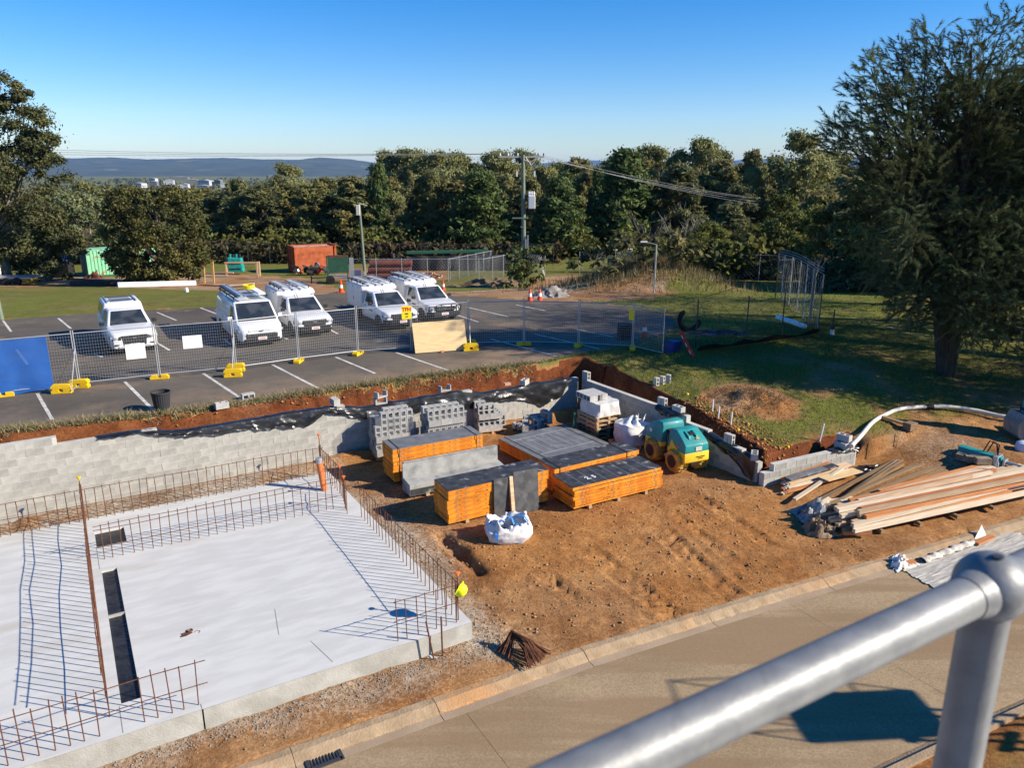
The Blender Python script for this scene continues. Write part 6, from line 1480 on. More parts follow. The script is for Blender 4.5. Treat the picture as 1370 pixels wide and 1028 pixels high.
# ================================================================== POLES AND WIRES
q = G(701, 384); PY = q.y
t = thing('power_pole', 'tall timber power pole with crossarm, insulators and transformer', 'power pole', tuple(q))
ph = ZAT(697, 207, PY)-q.z
MB().tube([(0, 0, -.3), (-.05, 0, ph*.5), (-.1, 0, ph)], [.19, .16, .13], 12).build('pole', m_polegreen, t, smooth=True)
ca = MB().bar((-1.9, .05, ph-.15), (1.45, -.05, ph-.15), .12, .12).build('crossarm', M('arm_pale', (.45, .44, .40), None, .8), t)
for x in (-1.8, -1.2, -.5, .5, 1.0, 1.4): MB().lathe([(.03, 0), (.06, .04), (.04, .08), (.06, .12), (.03, .2)], 8, Matrix.Translation((x, 0, ph-.08))).build('insulator', m_white_p if x < 0 else m_steeldark, ca)
for x in (-.55, .75): MB().bar((x, -.12, ph-1.55), (x, -.12, ph-1.15), .09, .12).build('fuse_switch', m_white_p, t)
MB().tube([(-.1, -.1, ph-.3), (.4, -.1, ph-.55), (.8, -.1, ph-.3)], .02, 5).tube([(.1, -.1, ph-.2), (.5, -.1, ph-.75), (.9, -.1, ph-.25)], .02, 5).build('jumper_wire', m_white_p, t, smooth=True)
tr = MB().box((.55, -.15, ph-3.4), (.52, .5, .95)).build('transformer', M('transformer_grey', (.55, .57, .58), None, .5), t, bevel=.05)
for k in range(4): MB().lathe([(.03, 0), (.07, .03), (.04, .1), (.07, .15), (.03, .32)], 8, Matrix.Translation((.34+.13*k, -.15, ph-2.92))).build('bushing', m_white_p, tr)
MB().bar((-.9, -.1, ph-4.55), (.3, -.1, ph-4.55), .14, .1).bar((-.3, -.1, ph-5.2), (.0, -.1, ph-5.2), .1, .08).build('lower_arm', m_polegreen, t)
MB().bar((.12, -.16, ph-7.6), (.12, -.16, ph-6.1), .16, .12).bar((.28, -.16, ph-7.4), (.28, -.16, ph-5.8), .1, .1).build('cable_guard', m_galvdull, t)
px0, py0, pz0 = q.x, q.y, q.z+ph
def wire(a, b, sag, label, r_=.014):
    a = Vector(a); b = Vector(b); pts = [a.lerp(b, k/24)-Vector((0, 0, 4*sag*(k/24)*(1-k/24))) for k in range(25)]
    tag(MB().tube([p-a for p in pts], r_, 4).build('power_line', M('wire_grey', (.3, .3, .3), None, .5), None), label, 'wire', 'overhead lines')
    bpy.context.scene.collection.objects[-1].location = a
for k in range(3): wire((px0-1.8+.6*k, py0, pz0+.08), (XAT(-300, 190, 75), 75, ZAT(-300, 184+5*k, 75)), .5, 'thin overhead line running from the pole towards the tall tree by the container')
for k in range(4): wire((px0+.5+.3*k, py0, pz0-.05), (XAT(1012, 280, 96)+.3*k, 96, ZAT(1012, 266+4*(k % 3), 96)), .35, 'thin overhead line dropping from the pole into the wood', .012)
q = G(489, 377); t = thing('light_pole', 'slim green pole with a pale meter box at its top', 'pole', tuple(q)); hh = ZAT(485, 271, q.y)-q.z
MB().tube([(0, 0, -.2), (-.2, 0, hh)], [.14, .09], 10).build('pole', m_polegreen, t, smooth=True); MB().box((-.30, -.1, hh-.6), (.3, .25, .85)).build('meter_box', M('box_cream', (.62, .58, .48), None, .6), t, bevel=.02); MB().bar((-.2, 0, hh-.05), (.45, 0, hh-.25), .05, .05).build('arm', m_white_p, t); MB().box((-.12, -.15, .45), (.22, .2, .9)).build('base_box', m_galvdull, t)
q = G(875, 392); t = thing('street_lamp', 'thin grey lamp post with a short arm beside the dry grass mound', 'lamp post', tuple(q)); hh = ZAT(875, 327, q.y)-q.z
MB().tube([(0, 0, -.2), (0, 0, hh)], .05, 10).build('post', m_galvdull, t, smooth=True); MB().bar((.05, 0, hh-.02), (-.75, 0, hh+.16), .07, .05).build('arm', m_galvdull, t); MB().box((-.75, 0, hh+.15), (.4, .14, .08)).build('lamp', m_white_p, t)
q = G(2, 428); t = thing('green_post', 'short green post at the grass edge of the car park', 'post', tuple(q)); MB().tube([(0, 0, 0), (-.05, 0, 1.2)], .12, 10).build('post', m_polegreen, t, smooth=True)
# ================================================================== YARD OBJECTS
def container(label, px, py, rz, L, W, H, mat, dmat, nm='shipping_container'):
    q = G(px, py); t = thing(nm, label, 'container', (q.x, q.y, q.z), rz)
    mb = MB(); n_ = int(L/.28)
    prof = []
    for k in range(n_): x = L*k/n_; d = L/n_; prof += [(x, 0), (x+d*.35, 0), (x+d*.5, .05), (x+d*.85, .05)]
    prof.append((L, 0))
    for s in (0, 1):
        pts = [(p[0], (p[1] if s == 0 else W-p[1])) for p in prof]; vs_ = [(a, b, .12) for a, b in pts]+[(a, b, H-.08) for a, b in pts]; m_ = len(pts)
        MB().add(vs_, [(i, i+1, i+1+m_, i+m_) for i in range(m_-1)]).build('side', mat, t)
    MB().box((L/2, W/2, H-.04), (L, W, .08)).build('roof', mat, t); MB().box((L/2, W/2, .06), (L, W, .12)).build('floor', dmat, t); MB().box((L-.03, W/2, H/2), (.06, W-.02, H-.2)).build('end', mat, t)
    for x in (0, L):
        for y_ in (0, W): MB().bar((x, y_, 0), (x, y_, H), .14, .14).build('corner_post', mat, t)
    for k in range(2):
        d = MB().box((-.02, W*(.25+.5*k), H/2), (.06, W*.48, H-.25)).build('door', dmat, t)
        for j in range(2): MB().bar((-.08, W*(.14+.5*k+.22*j), .15), (-.08, W*(.14+.5*k+.22*j), H-.15), .05, .05).build('lock_rod', m_galvdull, d)
    return t
t = container('weathered pale green shipping container beside the dense round tree', 120, 371, math.radians(40), 6.0, 2.4, 2.4, m_contgreen, m_contdark)
t.location.x -= .0
MB().box((3.2, -.012, 1.45), (3.0, .01, .45)).build('faded_panel', M('faded_white', (.6, .58, .5), (.4, .25, .1), .8, 2, lo=.5, hi=.7), t)
q = G(132, 371); o = crumple('rusty scrap heap in front of the green container', (q.x, q.y-.8, q.z), 1.5, .8, .9, m_pipered, 61)
q = G(398, 366); t = thing('waste_bin', 'large open orange steel waste bin by the hedge', 'skip', (q.x-.2, q.y, q.z), math.radians(28))
L, W, H_ = 4.0, 2.4, 2.45
for nm, c, d in (('wall', (L/2, 0, H_/2), (L, .08, H_)), ('wall', (L/2, W, H_/2), (L, .08, H_)), ('wall', (0, W/2, H_/2), (.08, W, H_)), ('wall', (L, W/2, H_/2), (.08, W, H_)), ('floor', (L/2, W/2, .1), (L, W, .1))): MB().box(c, d).build(nm, m_binorange, t)
for x in (0, L): MB().bar((x, -.1, H_), (x, W+.1, H_), .12, .12).build('rim', m_binorange, t)
for k in range(3): MB().bar((-.08, W*(.1+.4*k), 0), (-.08, W*(.1+.4*k), H_), .12, .16).build('rib', m_binorange, t)
for k in range(2): MB().bar((L*(.02+.95*k), -.07, 0), (L*(.02+.95*k), -.07, H_), .14, .12).build('rib', m_binorange, t)
MB().box((L/2, W/2, 1.9), (L-.2, W-.2, .9)).build('load', M('skip_load', (.25, .2, .15), (.5, .45, .4), .9, 2, bump=1, bscale=4), t)
def scrap(label, px, py, sx, mat_list, n_, seed, hmax=1.0, nm='scrap_heap'):
    q = G(px, py); t = thing(nm, label, 'scrap', (q.x, q.y, q.z), 0); r_ = random.Random(seed)
    for k in range(n_):
        a = Vector((r_.uniform(-sx/2, sx/2), r_.uniform(-.5, .5), r_.uniform(.05, hmax*.5))); b = a+Vector((r_.uniform(-.7, .7), r_.uniform(-.4, .4), r_.uniform(-.2, hmax*.5)))
        if (b-a).length < .2: continue
        b.z = max(b.z, .03); MB().bar(tuple(a), tuple(b), r_.uniform(.06, .28), r_.uniform(.05, .3)).build('piece', r_.choice(mat_list), t)
    return t
scrap('red and black motor parts heaped before the orange bin', 408, 368, 2.6, [m_blackm, m_red, m_blackm, m_galvdull], 22, 3, 1.6)
scrap('jumble of dark machine parts past the orange bin', 428, 368, 2.2, [m_blackm, m_steeldark, m_galvdull], 16, 4, 1.4)
# teal machine on its side with a timber frame
q = G(322, 367); t = thing('teal_machine', 'teal engine block machine behind a low timber frame', 'machine', (q.x, q.y, q.z), .1)
MB().hexa([(-.95, -.4, .25), (.35, -.4, .25), (.35, .5, .25), (-.95, .5, .25), (-1.0, -.4, 1.6), (.2, -.4, 1.5), (.2, .5, 1.5), (-1.0, .5, 1.6)]).build('body', M('teal_machine', (.02, .32, .28), (.015, .22, .2), .5, 3), t, bevel=.05)
for k in range(4): MB().lathe([(.12, 0), (.12, .3)], 10, Matrix.Translation((-.8+.28*k, .05, 1.55))).build('cylinder', m_trim if k % 2 else M('teal_machine', (.02, .32, .28)), t)
for z in (.55, 1.05): MB().box((-.35, -.42, z), (1.0, .04, .1)).build('band', m_trim, t)
q = G(322, 371); t = thing('timber_stand', 'low rectangular timber frame standing before the teal machine', 'frame', (q.x, q.y, q.z), .05)
for a, b in (((-1.3, 0, .05), (1.6, 0, .05)), ((-1.3, 0, 1.3), (1.6, 0, 1.3)), ((-1.2, 0, 0), (-1.2, 0, 1.3)), ((1.5, 0, 0), (1.5, 0, 1.3)), ((1.5, .8, 0), (1.5, .8, 1.3)), ((-1.3, 0, .4), (-.6, 0, .4))): MB().bar(a, b, .16, .13).build('beam', m_timber, t)
# A frame of tan timber by the round tree
q = G(280, 379); t = thing('timber_trestle', 'tan timber trestle standing beside the dense round tree', 'trestle', (q.x, q.y, q.z), 0)
for a, b in (((-.4, 0, 0), (-.28, 0, 1.9)), ((.4, 0, 0), (.45, 0, 1.9)), ((-.4, 0, 1.9), (.5, 0, 1.85)), ((-.28, 0, 1.5), (0, 0, 1.9)), ((.42, 0, 1.5), (.2, 0, 1.9))): MB().bar(a, b, .14, .12).build('beam', M('tan_wood', (.5, .3, .12), None, .8), t)
a = G(258, 383); b = G(320, 383)
for k in range(6): plank(Vector((a.x+.5+.5*k, a.y-.1*k, a.z+.12)), Vector((a.x+2.4+.5*k, a.y-.5+.05*k, a.z+.10+.03*k)), .22, .08, [m_timber_or, m_timber_grey, m_timber_pale][k % 3], 'loose plank lying beside the tan trestle', 'planks by the trestle')
# white pipe and dark steel beams along the grass
a = G(158, 386); b = G(262, 383); o = MB().tube([(0, 0, .22), ((b-a).x, (b-a).y, (b-a).z+.22)], .23, 16).build('white_pipe', m_white_p, None, smooth=True); o.location = a; tag(o, 'long thick white pipe lying along the grass', 'pipe')
for k in range(9):
    p = G(95+12*(k % 4), 382-(k//4)); plank(Vector((p.x, p.y, p.z+.12+.14*(k//3))), Vector((p.x+3.2+.4*(k % 3), p.y-.6+.3*(k % 2), p.z+.12+.10*(k//3))), .25, .12, m_pipered if k < 5 else m_steeldark, 'dark rusty steel beam in the pile by the white pipe', 'steel beams on the grass')
# trailer and yellow kit under the left tree
q = G(14, 381); t = thing('trailer', 'flat trailer with white body parked under the tall left tree', 'trailer', (q.x-1.2, q.y, q.z), .05)
MB().box((1.6, 0, .62), (3.6, 1.6, .12)).build('deck', m_galvdull, t); MB().box((-.6, 0, .85), (1.6, 1.6, .9)).build('body', m_white, t, bevel=.1)
for x in (1.4, 2.2, -.6): wheel(t, x, -.85, .33)
MB().tube([(3.4, 0, .55), (4.6, 0, .5)], .05, 8).build('drawbar', m_steeldark, t)
q = G(42, 378); scrap('yellow and orange tools on the trailer under the left tree', 42, 378, 1.0, [m_yel, m_conor], 7, 9, .8); 
q = G(84, 372); o = MB().lathe([(.1, 0), (.8, .15), (.75, .4), (.2, .55)], 14).build('blue_tarp', M('tarp_blue', (.02, .08, .5), None, .6), None, smooth=True); o.location = (q.x, q.y+.5, q.z+1.4); o.location.z = q.z+1.35; tag(o, 'small blue tarp cover beside the green container', 'tarp')
o2 = MB().box((0, 0, .7), (1.2, 1.0, 1.4)).build('dark_crate', m_blackm); o2.location = (q.x, q.y+.5, q.z); tag(o2, 'dark crate under the blue tarp', 'crate')
# green sign frame trailer
q = G(450, 379); t = thing('green_trailer', 'dark green box trailer frame with wheels on the grass', 'trailer', (q.x, q.y, q.z), .15)
MB().box((.2, 0, .55), (1.7, 1.3, .12)).build('deck', m_galvdull, t); MB().box((.2, .6, 1.5), (1.7, .06, 1.5)).build('back_board', M('dark_green', (.02, .07, .045), (.03, .1, .06), .7, 4), t); 
for x in (-.62, 1.02): MB().bar((x, -.6, .0), (x, -.6, 2.2), .12, .1).build('post', M('dark_green', (.02, .07, .045)), t)
MB().bar((-.7, -.6, 2.25), (1.1, -.6, 2.3), .12, .14).build('top_rail', m_pipered, t); MB().box((1.35, -.5, 1.1), (.35, .1, 2.1)).build('side_panel', m_galvdull, t)
for x in (-.4,): wheel(t, x, -.7, .36)
MB().tube([(-.6, 0, .5), (-2.0, 0, .45)], .05, 8).tube([(-2.0, 0, 0), (-2.0, 0, .7)], .05, 8).build('drawbar', m_steeldark, t)
# red brown pipes stacked behind the fence
a = G(492, 373); b = G(540, 372)
for row in range(3):
    for k in range(3-row//2):
        o = MB().tube([(0, 0, 0), (3.6, .1, 0)], .28, 16).build('steel_pipe', m_pipered, None, smooth=True); o.location = (a.x+.15*row, a.y-.3+.6*k, a.z+.3+.52*row); tag(o, 'red brown steel pipe stacked behind the wire fence', 'pipe', 'red brown pipes in the stack')
scrap('orange and rusty offcuts beside the pipe stack', 570, 372, 3.0, [m_binorange, m_pipered, m_timber], 16, 12, .9)
q = G(476, 372); o = MB().box((0, 0, .45), (.9, .3, .5)).build('white_box', m_white_p); o.location = q; tag(o, 'small white box on the bare soil near the pipe stack', 'box')
# long dark tarp covered row with green rail
a = G(545, 362); t = thing('covered_row', 'long row of goods under black tarpaulin with a green top rail', 'tarpaulin', tuple(a), .02)
MB().sheet(lambda u, v: (u*11, .5*math.cos(v*3.1)+.1*math.sin(u*40), 1.5*math.sin(v*3.14)**.6+.06*math.sin(u*31+v*4)), 50, 8).build('tarp', m_blackm, t, smooth=True); MB().bar((0, 0, 1.75), (8, 0, 1.9), .5, .25).build('green_rail', M('dark_green2', (.03, .12, .07), None, .7), t)
q = G(548, 352); scrap('dark folded machine arm at the end of the covered row', 530, 356, 2.2, [m_blackm, m_steeldark], 10, 15, 1.8)
# ------------------------------------------------------------------ wire fences
def wire_fence(label, pts, h, n_posts, mesh=.28, mat=None, rail=True, barbs=0):
    mat = mat or m_galvdull; o0 = pts[0]; t = thing('wire_fence', label, 'fence', tuple(o0)); P = [p-o0 for p in pts]
    tot = [0.]
    for i in range(1, len(P)): tot.append(tot[-1]+(P[i]-P[i-1]).length)
    def at(d):
        for i in range(1, len(P)):
            if d <= tot[i]+1e-6: f = (d-tot[i-1])/(tot[i]-tot[i-1]); return P[i-1].lerp(P[i], f)
        return P[-1]
    for k in range(n_posts+1):
        c = at(tot[-1]*k/n_posts); MB().tube([c, c+Vector((0, 0, h+.1))], .028, 8).build('post', mat, t)
    mb = MB(); n_ = int(tot[-1]/mesh)
    for k in range(n_):
        for (z0, z1) in ((.05, h), (h, .05)):
            a_ = at(tot[-1]*k/n_); b_ = at(min(tot[-1], tot[-1]*k/n_+h)); mb.bar(a_+Vector((0, 0, z0)), b_+Vector((0, 0, z1)), .007, .007)
    o = mb.build('chain_link', mat, t); o['kind'] = 'stuff'
    if rail:
        for i in range(len(P)-1): MB().tube([P[i]+Vector((0, 0, h)), P[i+1]+Vector((0, 0, h))], .025, 6).build('top_rail', mat, t)
    for b in range(barbs):
        for i in range(len(P)-1): MB().tube([P[i]+Vector((0, 0, h+.12*b+.1)), P[i+1]+Vector((0, 0, h+.12*b+.1))], .01, 4).build('strand', mat, t)
    return t
wire_fence('chain wire fence with a top rail between pipes and lawn', [G(470, 377), G(600, 377), G(657, 362)], 1.9, 9)
wire_fence('chain wire fence round the small lawn by the power pole', [G(600, 377), G(646, 377), G(690, 366), G(729, 371)], 1.9, 6)
wire_fence('chain wire fence panel left of the dry grass mound', [G(775, 366), G(845, 360)], 2.0, 3)
wire_fence('long boundary chain wire fence before the dark wood', [G(885, 372), G(950, 374), G(1005, 376), G(1060, 378)], 2.2, 4, .35)
wire_fence('boundary fence behind the yard hedge', [G(100, 354), G(480, 354), G(740, 356)], 2.2, 22, .7, m_steeldark)
fa = [G(1037, 400), G(1050, 408), G(1060, 413), G(1072, 424), G(1082, 436), G(1094, 446)]
t = wire_fence('leaning chain wire fence with tall posts ending on the bank', fa, 2.5, 6, .45, None, False, 3)
wire_fence('chain wire fence running back from the leaning fence to the wood', [G(1037, 400), G(1092, 384), G(1108, 381), G(1200, 379)], 2.2, 5, .6, m_steeldark, True, 0)
a = fa[-1]; 
for k, (p0, p1) in enumerate((((0, 0, 1.9), (1.2, .9, 2.2)), ((0, 0, 1.2), (1.0, .7, 1.7)))): pass
o = MB().tube([(0, 0, .1), (-.75, 1.6, .25)], .12, 12).build('fence_roll', m_white_p, None, smooth=True); q = G(1077, 440); o.location = q; tag(o, 'short white pipe lying at the foot of the leaning fence', 'pipe')
wire_fence('low sagging wire fence with dark shade cloth along the shaded lawn', [G(930, 470), G(988, 462), G(1040, 455), G(1094, 446)], 1.9, 3, .8, m_steeldark, False)
def dcl(u, v):
    P_ = [G(932, 471), G(988, 463), G(1040, 456), G(1092, 447)]; k = min(int(u*3), 2); f = u*3-k; c = P_[k].lerp(P_[k+1], f); return (c.x+.15*v*math.sin(u*9), c.y-.25*v, c.z+.03+.22*v*(1+.3*math.sin(u*22)))
tag(MB().sheet(dcl, 40, 4).build('silt_fence', m_blackm, None, smooth=True), 'low black silt cloth slumped along the shaded fence', 'silt fence')
q = G(1113, 448); t = thing('standpipe', 'dark thin standpipe with tap on the shaded bank', 'standpipe', tuple(q)); MB().tube([(0, 0, 0), (0, 0, 1.1)], .03, 8).build('pipe', m_steeldark, t); MB().box((0, 0, .35), (.16, .1, .14)).build('tap', m_steeldark, t); MB().lathe([(.09, 0), (.09, .22)], 10).build('base', m_white_p, t)
# ================================================================== VEGETATION
def leaf_mat(name, c1, c2, tr=.25): return M(name, c1, c2, .75, .35, 4, lo=.4, hi=.6, spec=.2, tint='tint', transl=tr)
m_gum = leaf_mat('leaf_gum', (.18, .19, .085), (.26, .25, .115), .35); m_oak = leaf_mat('leaf_sheoak', (.20, .175, .075), (.15, .16, .065), .35); m_oak2 = leaf_mat('leaf_sheoak_dark', (.125, .135, .065), (.155, .155, .075), .35)
m_pine = leaf_mat('leaf_pine', (.082, .118, .04), (.105, .135, .046)); m_broad = leaf_mat('leaf_broad', (.12, .14, .042), (.175, .17, .048), .35); m_grey = leaf_mat('leaf_greygreen', (.14, .17, .09), (.16, .18, .10))
def leaves(centres, radii, per, size, rg, aspect=1.0, droop=0., flat=.5, tints=None, jitter=.35):
    """leaf quads spread over clump shells; returns verts, faces, tint"""
    n_ = len(centres); N = n_*per
    d = rg.normal(size=(N, 3)); d /= np.linalg.norm(d, axis=1)[:, None]
    rad = np.repeat(radii, per, 0)*np.minimum(np.abs(rg.normal(size=(N, 1)))*.55+.12, 1.5)
    c = np.repeat(centres, per, 0)+d*rad*np.array([1.1, 1.1, .75])
    sz = size*(.6+.8*rg.random((N, 1)))
    nrm = d*.8+rg.normal(size=(N, 3))*.6+np.array([0, 0, flat]); nrm /= np.linalg.norm(nrm, axis=1)[:, None]
    e1 = np.cross(nrm, rg.normal(size=(N, 3))); e1[:, 2] -= droop*np.linalg.norm(e1, axis=1); e1 /= np.linalg.norm(e1, axis=1)[:, None]
    e2 = np.cross(nrm, e1); e2 /= np.linalg.norm(e2, axis=1)[:, None]
    L = e1*sz*aspect*.5; W = e2*sz*.5
    v = np.stack([c-L, c+W*.9, c+L, c-W*.9], 1)
    tt = np.repeat((1+jitter*(rg.random((n_, 1))-.5)*1.6) if tints is None else tints, per, 0)*(1+.5*(rg.random((N, 1))-.5))
    hue = np.repeat(rg.random((n_, 1)), per, 0)
    col = np.concatenate([tt*(.92+.22*hue), tt*(1.0+.06*hue), tt*(.95-.1*hue), np.ones((N, 1))], 1)
    return v.reshape(-1, 3), np.arange(N*4).reshape(-1, 4), np.repeat(col, 4, 0)
def limbs(mb, base, tips, r0, rg, n_=5, bend=.3):
    for tp in tips:
        b = Vector(base); e = Vector(tp); m_ = b.lerp(e, .5)+Vector(rg.normal(size=3)*bend*(e-b).length*.25)
        mb.tube([b, m_, e], [r0, r0*.6, r0*.2], n_, cap=False)
TREES = {}
def tree_kind(key, kind, H, R, seed, mat, bark, n_cl, per, size, aspect=1., droop=0., fill=.5):
    rg = np.random.default_rng(seed); C = []; Rd = []
    if kind == 'gum':          # open crown of separate clumps on rising limbs
        for k in range(n_cl):
            z = H*(.42+.58*rg.random()**.8); f = math.sin(min(1, (1.04-z/H)*2.3+.12)*1.5); a = rg.random()*6.28; rr_ = R*f*(rg.random()**.55)
            C.append((rr_*math.cos(a), rr_*math.sin(a), z)); Rd.append(R*(.16+.16*rg.random()))
    elif kind == 'pine':
        for k in range(n_cl):
            z = H*(.12+.88*rg.random()**.9); f = (1-(z/H)**1.6)*.95+.10; a = rg.random()*6.28; rr_ = R*f*(.35+.65*rg.random()**.5)
            C.append((rr_*math.cos(a), rr_*math.sin(a), z)); Rd.append(R*(.16+.12*rg.random()))
    elif kind == 'oak':        # she-oak: tall, feathery, pointed tufts
        for k in range(n_cl):
            z = H*(.10+.90*rg.random()**.85); f = math.sin(min(3.0, max(.15, (z/H)*2.75+.25)))*.95+.08; a = rg.random()*6.28; rr_ = R*f*(rg.random()**.5)
            C.append((rr_*math.cos(a), rr_*math.sin(a), z)); Rd.append(R*(.13+.14*rg.random()))
    else:                      # broad dome to the ground
        for k in range(n_cl):
            z = H*(.06+.94*rg.random()**.8); f = math.sqrt(max(0, 1-((z/H-.42)/.60)**2)); a = rg.random()*6.28; rr_ = R*f*(.25+.75*rg.random()**.4)
            C.append((rr_*math.cos(a), rr_*math.sin(a), z)); Rd.append(R*(.12+.10*rg.random()))
    C = np.array(C); Rd = np.array(Rd)[:, None]
    v, f, c = leaves(C, Rd, per, size, rg, aspect, droop)
    crown = raw_mesh('crown', v, f, mat, False, c)
    mb = MB(); th = H*(.8 if kind in ('pine', 'oak') else .55); r0 = H*.016+.05; w = rg.normal(size=2)*.2
    mb.tube([(0, 0, -.4), (w[0]*.5, w[1]*.5, th*.5), (w[0], w[1], th)], [r0, r0*.75, r0*.3], 8)
    for i in rg.choice(len(C), min(len(C), 26), replace=False):
        z0 = max(.12*H, min(th*.95, C[i][2]-.12*H-rg.random()*.1*H)); mb.tube([(w[0]*z0/th, w[1]*z0/th, z0), (C[i]*.6+np.array([0, 0, (z0-C[i][2])*.25])), C[i]], [r0*.36, r0*.24, r0*.07], 5, cap=False)
    trunk = mb.mesh('trunk', bark, True); TREES[key] = (crown, trunk, H, R); return TREES[key]
for k in range(3):
    tree_kind('gum%d' % k, 'gum', 12., 3.6, 10+k, m_gum, m_bark_pale, 60+6*k, 330, .22, 1.5, .35)
    tree_kind('oak%d' % k, 'oak', 12., 3.2, 20+k, m_oak if k != 1 else m_oak2, m_bark, 90, 260, .24, 2.6, .25)
    tree_kind('pine%d' % k, 'pine', 11., 4.0, 30+k, m_pine, m_bark, 110, 240, .25, 2.4, -.25)
    tree_kind('broad%d' % k, 'broad', 8., 4.2, 40+k, m_broad if k != 1 else m_grey, m_bark, 110, 230, .22, 1.2, .1)
LBL = {'gum': 'pale trunked gum tree rising from the wood behind the yard', 'oak': 'feathery brown green she-oak in the wood behind the yard', 'pine': 'dense dark green pine at the edge of the wood', 'broad': 'leafy rounded tree in the wood behind the yard'}
def tree_at(key, x, y, H, Rw=None, label=None, group='trees of the wood behind the yard', rz=None, z=None):
    crown, trunk, H0, R0 = TREES[key]; kind = key.rstrip('0123456789')
    t = thing({'gum': 'gum_tree', 'oak': 'she_oak', 'pine': 'pine_tree', 'broad': 'leafy_tree'}[kind], label or LBL[kind], 'tree', (x, y, gz(x, y) if z is None else z), rz if rz is not None else random.uniform(0, 6.28), group)
    sx = (Rw or R0*H/H0)/R0; t.scale = (sx, sx, H/H0); put('crown', crown, t); put('trunk', trunk, t); return t
def tree_px(key, px, ytop, Y, wpx=None, label=None, group='trees of the wood behind the yard'):
    x = XAT(px, 300, Y); z0 = gz(x, Y); H = ZAT(px, ytop, Y)-z0; return tree_at(key, x, Y, H, wpx/2*Y/F_PX if wpx else None, label, group)
# named trees
tree_px('pine0', 642, 232, 92, 92, 'broad dark green pine standing left of the power pole', None)
tree_px('pine1', 748, 243, 92, 84, 'smaller conical pine just right of the power pole', None)
tree_px('pine2', 832, 207, 96, 104, 'tallest dark pine behind the dry grass mound', None)
tree_px('broad0', 1016, 302, 82, 84, 'round yellow green bush tree behind the bright lawn', None)
tree_px('broad1', 105, 262, 84, 96, 'grey green leafy tree beside the green container', None)
tree_px('gum0', 1064, 181, 98, 82, 'open crowned gum tree rising beside the tall she-oak', None)
# front line and body of the wood
rt = random.Random(77)
front = [('oak0', 180, 262), ('oak2', 322, 262), ('oak1', 352, 250), ('oak0', 388, 248), ('oak2', 424, 245), ('oak1', 452, 258), ('oak0', 478, 246), ('oak2', 512, 236), ('oak1', 540, 252), ('oak0', 572, 236), ('oak2', 602, 240), ('oak1', 690, 262), ('oak0', 705, 240), ('broad0', 790, 280), ('oak2', 880, 240), ('oak1', 905, 222),
         ('oak0', 930, 232), ('oak2', 962, 214), ('oak1', 985, 250), ('broad2', 1046, 262), ('broad0', 1082, 240), ('oak1', 1100, 250), ('broad1', 1128, 262), ('oak0', 1150, 240), ('oak2', 1185, 250), ('broad2', 1215, 250), ('oak1', 1250, 240), ('oak0', 1300, 240), ('oak2', 1360, 240)]
ROWL = {'gum': 'pale trunked gum tree', 'oak': 'feathery brown green she-oak', 'broad': 'leafy rounded tree'}
for k, (key, px, yt) in enumerate(front): tree_px(key, px, yt, rt.uniform(95, 108), rt.uniform(52, 74), ROWL[key[:-1]]+' in the front row of the wood behind the boundary fence')
second = [('gum0', 388, 222), ('gum1', 520, 206), ('gum2', 548, 202), ('gum0', 584, 207), ('gum1', 612, 208), ('gum2', 664, 205), ('gum0', 700, 204), ('gum1', 728, 226), ('oak0', 775, 214), ('gum2', 868, 198), ('gum0', 905, 205), ('gum1', 934, 190), ('oak1', 958, 204), ('oak0', 998, 204), ('oak2', 1026, 210), ('gum2', 1110, 205), ('oak1', 640, 222), ('oak2', 470, 236), ('oak0', 440, 240), ('oak1', 300, 258), ('oak0', 265, 254), ('oak2', 228, 252), ('oak1', 150, 252), ('gum0', 118, 246), ('oak0', 60, 250), ('oak2', 20, 250), ('gum1', 820, 214), ('gum2', 1160, 215), ('gum0', 1230, 215), ('gum1', 1320, 215)]
for key, px, yt in second: tree_px(key, px, yt, rt.uniform(116, 132), rt.uniform(52, 72), 'taller '+ROWL[key[:-1]]+' rising behind the front row of the wood')
for k in range(34):
    px = -20+42*k+rt.uniform(-12, 12); lim = 250 if px < 350 else (240 if px < 500 else 214)
    key = rt.choice(['oak0', 'oak1', 'oak2', 'gum0', 'gum2', 'broad0']); tree_px(key, px, lim+rt.uniform(0, 10), rt.uniform(140, 175), rt.uniform(46, 64), ROWL[key[:-1]]+' deep in the wood with only its top showing')
for k in range(52):
    px = 290+960*rt.random(); key = rt.choice(['oak0', 'oak1', 'oak2', 'oak2', 'gum1', 'gum2', 'pine1']); yt = (250 if px < 500 else 232)+rt.uniform(-8, 38)
    tree_px(key, px, yt, rt.uniform(94, 124), rt.uniform(26, 46), 'slender '+{'oak': 'she-oak', 'gum': 'gum sapling', 'pine': 'young pine'}[key[:-1]]+' crowded between larger trees of the wood')
